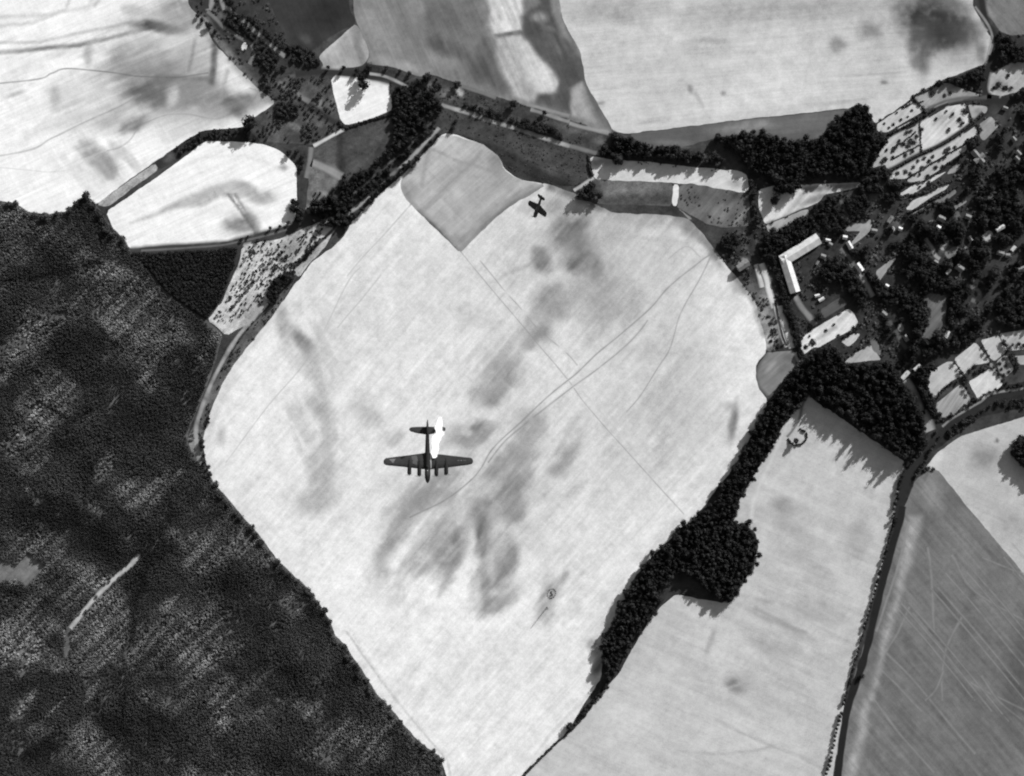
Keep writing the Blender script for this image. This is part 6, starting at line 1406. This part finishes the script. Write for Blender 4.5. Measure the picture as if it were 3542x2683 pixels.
house('vC', 1600, 142, 6.4, 3, -32, 2.6, 1, ROOF_W, "lower of two tiny white huts in the lower farmyard")
house('vD', 552, 1195, 11, 4.2, -48, 3, 1.2, ROOF_W, "white oblong shed at the head of the pale wood lane")
house('vD', 716, 1090, 8.5, 3.2, -42, 3, 1.2, ROOF_W, "narrow white shed across the gap from the oblong one")
house('vB', 480, 612, 4, 4, 20, 3, 1.2, ROOF_W, "white cottage under the left end of the garden strips", "cottage", "cottage")
house('vB', 1002, 592, 5.2, 4.8, 30, 3.4, 1.4, ROOF_W, "bright white cottage alone among dark village trees", "cottage", "cottage")
house('vB', 1050, 470, 8, 6, 25, 4, 2, ROOF_G, "grey roofed house above the bright white cottage", "house", "house")
house('vB', 1870, 603, 10, 4, -30, 3.4, 1.5, ROOF_W, "slim pale roofed house at the top of the right hand village", "house", "house")
house('vB', 2052, 885, 6, 3.2, -50, 3, 1.2, ROOF_W, "small pale shed near the right edge of the village")
house('vB', 1975, 980, 4.6, 4.2, 0, 3, 1.2, ROOF_G, "small square grey shed near the right edge of the village")
house('vB', 2165, 1165, 9, 4.5, -15, 3.4, 1.5, ROOF_G, "grey roofed house cut by the right edge", "house", "house")
house('vB', 1300, 1155, 9, 6, 35, 4, 2, ROOF_G, "grey roofed house by the crossing of village drives", "house", "house")
house('vB', 1150, 1205, 6.5, 3.2, -52, 2.8, 1.1, ROOF_W, "small pale shed below the grey crossing house")
house('vB', 1455, 745, 5, 3.6, 60, 3, 1.2, ROOF_G, "grey shed between the two open village lawns")
house('vE', 1962, 500, 5, 3.6, 20, 3, 1.2, ROOF_G, "grey hut just under the winding road's fork")
house('vE', 2072, 893, 5, 4, 50, 3, 1.2, ROOF_G, "grey hut among trees right of the allotments")
for t_, x_, y_, l_, w_, r_, m_, nm_ in (('vB', 345, 480, 8, 4, -55, ROOF_G, "grey shed slanting left of the white cottage"), ('vB', 120, 640, 6, 4.5, 10, ROOF_G, "grey shed at the right end of the grey yard"), ('vB', 1360, 905, 9, 4, -30, ROOF_G, "long grey shed beside the dim lawn of the village drives"),
                                      ('vB', 1870, 950, 7, 4.5, 15, ROOF_G, "grey house next to the small square grey shed"), ('vB', 298, 1408, 4.5, 4, 30, ROOF_W, "tiny white hut under the pale leaf shaped clearing"), ('vB', 975, 1075, 4.5, 4, 30, ROOF_G, "tiny grey hut at the foot of the curved drive"),
                                      ('vD', 1130, 628, 8, 4, -65, ROOF_W, "pale shed at the foot of the striped lawn"), ('vD', 560, 680, 7, 4, 60, ROOF_G, "grey shed halfway down the dim village lane"), ('vD', 255, 345, 6, 5, 40, ROOF_G, "grey hut at the top of the dim village lane"),
                                      ('vB', 1425, 445, 6, 5, 20, ROOF_G, "grey hut below the shortest garden strip"), ('vE', 2130, 1070, 6, 4, 45, ROOF_G, "grey hut near the right edge below the gardens"), ('vE', 2110, 1140, 5, 4, 45, ROOF_G, "smaller grey hut just under the other near the right edge")):
    house(t_, x_, y_, l_, w_, r_, 3, 1.3, m_, nm_)
X, Y = W('vE', 1612, 1115)
cross = empty("house", (X, Y, 0), -math.radians(50), "cross shaped grey house with pale roofs below the allotments", "house")
gable(18, 5.6, 3.6, 2.0, cross, ROOF_G)
for o, sgn in ((gable(13, 5.2, 3.8, 1.9, cross, ROOF_G), 1),):
    for q in o: q.rotation_euler = (0, 0, math.pi / 2); q.location = (2.5 * sgn, 0, 0)
X, Y = W('u1', 822, 650)
bm = bmesh.new(); rnd = random.Random(3); N = 26; ringv = []
for k, (rr, z) in enumerate(((1.0, .05), (.82, .55), (.6, .25), (.3, .1))):
    ringv.append([bm.verts.new((rr * 3.2 * math.cos(6.283 * i / N) * rnd.uniform(.93, 1.07), rr * 5.2 * math.sin(6.283 * i / N) * rnd.uniform(.93, 1.07), z)) for i in range(N)])
for A, C2 in zip(ringv[:-1], ringv[1:]):
    for i in range(N): bm.faces.new([A[i], A[(i + 1) % N], C2[(i + 1) % N], C2[i]])
bm.faces.new(ringv[-1])
o = emit("chalk_pit", bm, PALE); o.location = (X, Y, .02); o.rotation_euler = (0, 0, -.35)
tag(o, "small pale oval chalk pit inside the looping track at the top left", "chalk pit")

# ------------------------------------------------------------------ the bomber
OLIVE = plain("olive_paint", .026, .75, .08, .25, .35)
OLIVE_D = plain("dark_engine_paint", .012, .75, .08, .2, .8)
SUNLIT = plain("sunlit_strip_paint", .3, .5, .4, .2, 1.5)
BLACK = plain("black_rubber", .015, .6, .2, .1, 2)
WHITE = plain("dull_white_paint", .1, .7, .15, .15, 2)
DARK_PATCH = plain("dark_patch_paint", .012, .9, .05, .2, 2)
C = 0.018544
BZ = CAM_H - 492
bx = (1280 + 1100 * .18083 - 1771) / 3.0 * (492 / CAM_H)
by = -(1400 + 900 * .18083 - 1341.5) / 3.0 * (492 / CAM_H)
bomber = empty("bomber", (bx, by, BZ), 0, "four engined dark bomber flying low over the big field with one wing burning", "bomber")


def zp(x, y): return ((x - 1100) * C, -(y - 900) * C)


def fus(st, zc=0.0, k=1.15, mat=OLIVE, n=18, name="fuselage", parent=bomber):
    bm = bmesh.new()
    tube(bm, [(zp(x, y)[0], zp(x, y)[1], zc + dz, hw * C, hw * C * k) for x, y, hw, dz in st], n)
    return emit(name, bm, mat, parent, True)


fus([(1100, 282, 5, .75), (1100, 310, 11, .7), (1100, 360, 17, .62), (1100, 450, 25, .5), (1099, 560, 33, .35), (1098, 700, 39, .2), (1098, 850, 45, .05), (1099, 1000, 50, 0), (1100, 1200, 53, 0), (1100, 1330, 54, 0), (1100, 1400, 50, -.05), (1100, 1445, 40, -.1), (1100, 1475, 26, -.12), (1100, 1492, 8, -.12)], mat=plain("dark_fuselage_paint", .013, .75, .08, .2, .5))
bm = bmesh.new(); tube(bm, [(0, zp(0, 1230)[1], .95, .35, .2), (0, zp(0, 1270)[1], 1.05, .5, .5), (0, zp(0, 1330)[1], 1.0, .48, .42), (0, zp(0, 1375)[1], .75, .3, .2)], 10)
emit("cockpit_canopy", bm, plain("canopy_glass", .03, .1, .6, .1, 1), bomber, True)
bm = bmesh.new(); tube(bm, [(0, zp(0, 1150)[1], 1.15, .3, .2), (0, zp(0, 1175)[1], 1.25, .45, .4), (0, zp(0, 1200)[1], 1.15, .3, .2)], 10)
emit("gun_turret", bm, OLIVE_D, bomber, True)
bm = bmesh.new(); tube(bm, [(0, zp(0, 1462)[1], -.12, .62, .6), (0, zp(0, 1482)[1], -.12, .42, .42), (0, zp(0, 1497)[1], -.12, .12, .12)], 12)
emit("nose_glazing", bm, plain("nose_glass", .03, .1, .6, .1, 1), bomber, True)

SECT = [(0, 0), (.04, .38), (.14, .78), (.3, 1.0), (.55, .8), (.8, .36), (1, 0), (.8, -.15), (.5, -.35), (.2, -.42), (.06, -.26)]


def lift(st, zfun, tk, name, mat, parent):
    """st: (x, yLE, yTE) in plan; thick section lofted along the span"""
    bm = bmesh.new(); R = []
    for x, le, te in st:
        X, a = zp(x, le); _, b = zp(x, te)
        ch = b - a
        R.append([bm.verts.new((X, a + ch * u, zfun(X) + abs(ch) * tk * v)) for u, v in SECT])
    n = len(SECT)
    for A, B2 in zip(R[:-1], R[1:]):
        for i in range(n): bm.faces.new([A[i], A[(i + 1) % n], B2[(i + 1) % n], B2[i]])
    bm.faces.new(R[0]); bm.faces.new(R[-1])
    return emit(name, bm, mat, parent)


RW = [(1105, 1240, 915), (1180, 1232, 928), (1300, 1220, 940), (1500, 1196, 962), (1700, 1170, 986), (1860, 1150, 1003), (1920, 1138, 1006), (1950, 1124, 1022), (1968, 1100, 1050), (1972, 1085, 1070)]
LW = [(1095, 1240, 905), (1020, 1232, 922), (900, 1218, 940), (700, 1194, 966), (500, 1172, 990), (360, 1158, 1008), (310, 1150, 1016), (282, 1138, 1035), (265, 1115, 1060), (260, 1098, 1080)]
dih = lambda X: -.45 + abs(X) * .075
lift(RW, dih, .085, "wing", OLIVE, bomber)
lift(LW, dih, .085, "wing", OLIVE, bomber)
tz = lambda X: .75
lift([(1105, 566, 415), (1180, 556, 418), (1300, 532, 420), (1400, 510, 424), (1430, 498, 428), (1446, 480, 445)], tz, .06, "tailplane", OLIVE, bomber)
lift([(1095, 570, 415), (1000, 556, 416), (880, 536, 420), (800, 514, 424), (770, 500, 434), (754, 480, 452)], tz, .06, "tailplane", OLIVE, bomber)
# fin: a long dorsal fillet rising to the rudder
bm = bmesh.new(); pr = [(760, .75), (640, 1.1), (560, 1.7), (500, 2.9), (460, 4.0), (420, 4.5), (370, 4.4), (330, 3.6), (312, 2.0), (320, .6), (500, .3)]
A = [bm.verts.new((-.13 if 0 < i < 9 else -.04, zp(0, y)[1], z)) for i, (y, z) in enumerate(pr)]
B2 = [bm.verts.new((.13 if 0 < i < 9 else .04, zp(0, y)[1], z)) for i, (y, z) in enumerate(pr)]
for i in range(len(pr)): j = (i + 1) % len(pr); bm.faces.new([A[i], A[j], B2[j], B2[i]])
bm.faces.new(A); bm.faces.new(B2)
emit("fin", bm, OLIVE, bomber)


def prop(parent, y, R, blades, ang, zc):
    """blades at rest on the nose of an engine"""
    bm = bmesh.new()
    tube(bm, [(0, y + .25, zc, .22, .22), (0, y - .1, zc, .2, .2), (0, y - .35, zc, .06, .06)], 8)
    for k in range(blades):
        a = ang + 6.2832 * k / blades
        u = Vector((math.cos(a), 0, math.sin(a))); w = Vector((-math.sin(a), 0, math.cos(a))); f = Vector((0, 1, 0))
        prof = [(.15, .09, .7), (.45 * R, .17, .45), (.8 * R, .15, .25), (R, .05, .15)]
        ring_ = []
        for r, c, tw in prof:
            d = w * math.cos(tw) + f * math.sin(tw); q = d.cross(u)
            o_ = Vector((0, y - .05, zc)) + u * r
            ring_.append([bm.verts.new(o_ + d * c), bm.verts.new(o_ + q * .03), bm.verts.new(o_ - d * c), bm.verts.new(o_ - q * .03)])
        for P1, P2 in zip(ring_[:-1], ring_[1:]):
            for i in range(4): bm.faces.new([P1[i], P1[(i + 1) % 4], P2[(i + 1) % 4], P2[i]])
        bm.faces.new(ring_[-1])
    return emit("propeller", bm, BLACK, parent)


for ex, fy, ang in ((752, 1328, .4), (941, 1352, 1.3), (1267, 1352, .9), (1456, 1326, -.06)):
    X = zp(ex, 0)[0]; zc = dih(X) + .05
    bm = bmesh.new()
    tube(bm, [(X, zp(0, 1010)[1], zc + .12, .12, .12), (X, zp(0, 1080)[1], zc + .1, .42, .38), (X, zp(0, 1160)[1], zc, .66, .66), (X, zp(0, 1230)[1], zc - .03, .72, .76), (X, zp(0, 1300)[1], zc - .05, .74, .78), (X, zp(0, fy - 8)[1], zc - .05, .68, .7), (X, zp(0, fy)[1], zc - .05, .5, .52)], 14)
    nac = emit("engine_nacelle", bm, OLIVE_D, bomber, True)
    pr_ = prop(nac, zp(0, fy)[1] - .12, 1.7, 3, ang, zc - .05)
    for v in pr_.data.vertices: v.co.x += X


def wing_z(X, Y, st):
    xs_ = [zp(s[0], 0)[0] for s in st]; le = [zp(0, s[1])[1] for s in st]; te = [zp(0, s[2])[1] for s in st]
    if xs_[0] > xs_[-1]: xs_, le, te = xs_[::-1], le[::-1], te[::-1]
    a = np.interp(X, xs_, le); b = np.interp(X, xs_, te); u = (Y - a) / (b - a)
    return dih(X) + abs(b - a) * .085 * np.interp(u, [0, .04, .14, .3, .55, .8, 1], [0, .38, .78, 1, .8, .36, 0]) + .03


def decal(name, polys, st, mat, h=0.0):
    bm = bmesh.new()
    for pl in polys:
        c = (sum(p[0] for p in pl) / len(pl), sum(p[1] for p in pl) / len(pl))
        rows = [[(c[0] + (p[0] - c[0]) * k, c[1] + (p[1] - c[1]) * k) for p in pl] for k in (.34, .67, 1)]
        mk = lambda q: bm.verts.new((*zp(*q), float(wing_z(*zp(*q), st)) + h))
        cv = mk(c); V = [[mk(q) for q in r] for r in rows]; n = len(pl)
        for i in range(n): bm.faces.new([cv, V[0][i], V[0][(i + 1) % n]])
        for a, b in ((0, 1), (1, 2)):
            for i in range(n): bm.faces.new([V[a][i], V[b][i], V[b][(i + 1) % n], V[a][(i + 1) % n]])
    o = emit(name, bm, mat, bomber)
    return o


star = [(1746 + (24 if i % 2 == 0 else 10) * math.sin(math.pi * i / 5), 1060 + (24 if i % 2 == 0 else 10) * math.cos(math.pi * i / 5)) for i in range(10)]
disc = [(1746 + 30 * math.cos(6.2832 * i / 20), 1060 + 30 * math.sin(6.2832 * i / 20)) for i in range(20)]
decal("insignia_disc", [disc], RW, OLIVE_D)
decal("insignia_star", [star], RW, WHITE, .02)
decal("insignia_bar", [[(1672, 1052), (1714, 1052), (1714, 1070), (1672, 1070)]], RW, plain("faded_white", .075, .7, .15, .2, 2))
decal("insignia_bar", [[(1780, 1052), (1838, 1050), (1838, 1066), (1780, 1068)]], RW, plain("faded_white_bar", .06, .7, .15, .2, 2))
decal("triangle_marking", [[(368, 1034), (432, 1030), (496, 1028), (470, 1070), (442, 1112), (404, 1074)]], LW, WHITE)
decal("dark_patch", [[(575, 1012), (600, 985), (650, 974), (695, 974), (670, 1000), (640, 1022), (605, 1036)]], LW, DARK_PATCH)  # irregular patch of the left wing, darker than the olive
decal("lighter_panel", [[(790, 980), (890, 965), (915, 1050), (900, 1150), (820, 1120)]], LW, plain("worn_olive_paint", .06, .6, .2, .25, 1))
decal("sunlit_strip", [[(1152, 960), (1168, 960), (1176, 1080), (1174, 1215), (1158, 1215), (1152, 1080)]], RW, SUNLIT, .25)  # sunlit streak along the wing root, painted as a pale strip

# flame streaming from the burning wing: it gives off light
def flame_mat(name, gain, clear):
    m = bpy.data.materials.new(name); m.use_nodes = True
    n, l = m.node_tree.nodes, m.node_tree.links
    n.clear(); em = n.new("ShaderNodeEmission"); ou = n.new("ShaderNodeOutputMaterial"); tr = n.new("ShaderNodeBsdfTransparent"); mx_ = n.new("ShaderNodeMixShader"); lw = n.new("ShaderNodeLayerWeight")
    tc = n.new("ShaderNodeTexCoord"); nz = noise_node(n, l, tc.outputs["Object"], .9, 3, .6)
    l.new(math_node(n, l, 'ADD', math_node(n, l, 'MULTIPLY', nz, gain), gain * .55), em.inputs["Strength"])
    lw.inputs["Blend"].default_value = .5
    if clear: f = math_node(n, l, 'MULTIPLY', math_node(n, l, 'POWER', math_node(n, l, 'SUBTRACT', 1.0, lw.outputs["Facing"]), 1.3), math_node(n, l, 'MULTIPLY', nz, 1.3))
    else: f = math_node(n, l, 'SUBTRACT', 1.0, math_node(n, l, 'POWER', lw.outputs["Facing"], 4.0))
    x = n.new("ShaderNodeClamp"); l.new(f, x.inputs[0]); l.new(x.outputs[0], mx_.inputs[0]); l.new(tr.outputs[0], mx_.inputs[1]); l.new(em.outputs[0], mx_.inputs[2]); l.new(mx_.outputs[0], ou.inputs[0])
    return m


FM, FH = flame_mat("flame_core", .8, False), flame_mat("flame_fringe", .6, True)
FL = [(1228, 1003, 28), (1232, 985, 52), (1232, 945, 64), (1240, 900, 66), (1250, 850, 62), (1256, 800, 58), (1255, 740, 68), (1262, 690, 76), (1285, 620, 82), (1325, 560, 88), (1335, 510, 92), (1318, 460, 72), (1312, 420, 68), (1335, 370, 66), (1345, 320, 56), (1350, 285, 48), (1345, 255, 34), (1340, 238, 12)]
pts_ = curve([(a, b) for a, b, c in FL], 14.0); hw_ = np.interp(np.linspace(0, 1, len(pts_)), np.linspace(0, 1, len(FL)), [c for a, b, c in FL])


def flame_body(name, fat, mat, seed, parent=None):
    bm = bmesh.new(); rnd = random.Random(seed); R = []
    for i, (q, hw) in enumerate(zip(pts_, hw_)):
        X, Yy = zp(*q); k = i / len(pts_)
        ringp = []
        for j in range(14):
            a = 6.2832 * j / 14; rr = (hw * fat + (fat > 1) * 6) * C * (1 + .14 * math.sin(3 * a + i * .7) + rnd.uniform(-.16, .16))
            ringp.append(bm.verts.new((X + rr * math.cos(a), Yy + rnd.uniform(-.1, .1) - (fat > 1) * (1 - k) * .0 + (fat > 1) * (k - .4) * .5, .55 + 1.6 * k + rr * .7 * math.sin(a))))
        R.append(ringp)
    for A, B2 in zip(R[:-1], R[1:]):
        for i in range(14): bm.faces.new([A[i], A[(i + 1) % 14], B2[(i + 1) % 14], B2[i]])
    bm.faces.new(R[0]); bm.faces.new(R[-1])
    return emit(name, bm, mat, parent, True)


fl = flame_body("flame", .74, FM, 9)
fl.location = (bx, by, BZ)
tag(fl, "blinding white flame streaming back from the bomber's inner wing", "flame")
flame_body("flame_fringe", 1.02, FH, 5, fl)

# ------------------------------------------------------------------ the fighter
FZd = 558.0
fx = (1780 + 1140 * .07233 - 1771) / 3.0 * FZd / CAM_H; fy_ = -(640 + 1010 * .07233 - 1341.5) / 3.0 * FZd / CAM_H
fighter = empty("fighter_plane", (fx, fy_, CAM_H - FZd), 0, "small single engined fighter banking over the top of the big field", "fighter plane")
nose = Vector((-.352 * .866, -.936 * .866, -.5)).normalized()
wv = Vector((-.776 * .875, .631 * .875, -.485)); wv = (wv - nose * wv.dot(nose)).normalized()      # its right wing
fr = wv; fwd = nose; up = fr.cross(fwd)
if up.z < 0: up = -up
fighter.matrix_world = Matrix(((-fr.x, -fwd.x, up.x, fx), (-fr.y, -fwd.y, up.y, fy_), (-fr.z, -fwd.z, up.z, CAM_H - FZd), (0, 0, 0, 1)))
GREYP = plain("dark_grey_paint", .02, .6, .25, .25, .8)
bm = bmesh.new()   # local: nose towards -y
tube(bm, [(0, -4.9, 0, .45, .45), (0, -4.75, 0, .72, .72), (0, -3.6, 0, .86, .86), (0, -2.2, .02, .84, .88), (0, -.6, .06, .72, .82), (0, 1.2, .1, .56, .62), (0, 3.0, .16, .42, .46), (0, 4.4, .2, .26, .3), (0, 4.9, .22, .1, .14)], 14)
emit("fuselage", bm, GREYP, fighter, True)


def flat_wing(sts, name, tk=.09):
    bm = bmesh.new(); R = []
    for x, a, b, z in sts:
        R.append([bm.verts.new((x, a + (b - a) * u, z + (b - a) * tk * v)) for u, v in SECT])
    k = len(SECT)
    for A, B3 in zip(R[:-1], R[1:]):
        for i in range(k): bm.faces.new([A[i], A[(i + 1) % k], B3[(i + 1) % k], B3[i]])
    bm.faces.new(R[0]); bm.faces.new(R[-1])
    return emit(name, bm, GREYP, fighter)


for s in (-1, 1):
    flat_wing([(s * .2, -2.6, .8, -.3), (s * 2.2, -2.45, .4, -.12), (s * 4.2, -2.25, .1, .06), (s * 4.9, -2.1, -.05, .12), (s * 5.2, -1.75, -.4, .14), (s * 5.3, -1.3, -.8, .15)], "wing")
    flat_wing([(s * .05, 3.2, 4.75, .3), (s * 1.3, 3.45, 4.75, .3), (s * 1.85, 3.7, 4.65, .3), (s * 2.05, 4.0, 4.45, .3)], "tailplane", .06)
bm = bmesh.new(); pr = [(2.9, .4), (3.6, .9), (4.2, 1.6), (4.7, 1.7), (5.0, 1.3), (5.05, .5), (4.6, .1)]
A = [bm.verts.new((-.07, y, z)) for y, z in pr]; B3 = [bm.verts.new((.07, y, z)) for y, z in pr]
for i in range(len(pr)): j = (i + 1) % len(pr); bm.faces.new([A[i], A[j], B3[j], B3[i]])
bm.faces.new(A); bm.faces.new(B3)
emit("fin", bm, GREYP, fighter)
bm = bmesh.new(); tube(bm, [(0, -1.7, .55, .2, .1), (0, -1.3, .72, .36, .3), (0, -.6, .75, .34, .3), (0, .3, .55, .2, .12)], 10)
emit("cockpit_canopy", bm, plain("fighter_glass", .03, .1, .6, .1, 1), fighter, True)
prop(fighter, -5.0, 1.6, 3, .5, 0.0)
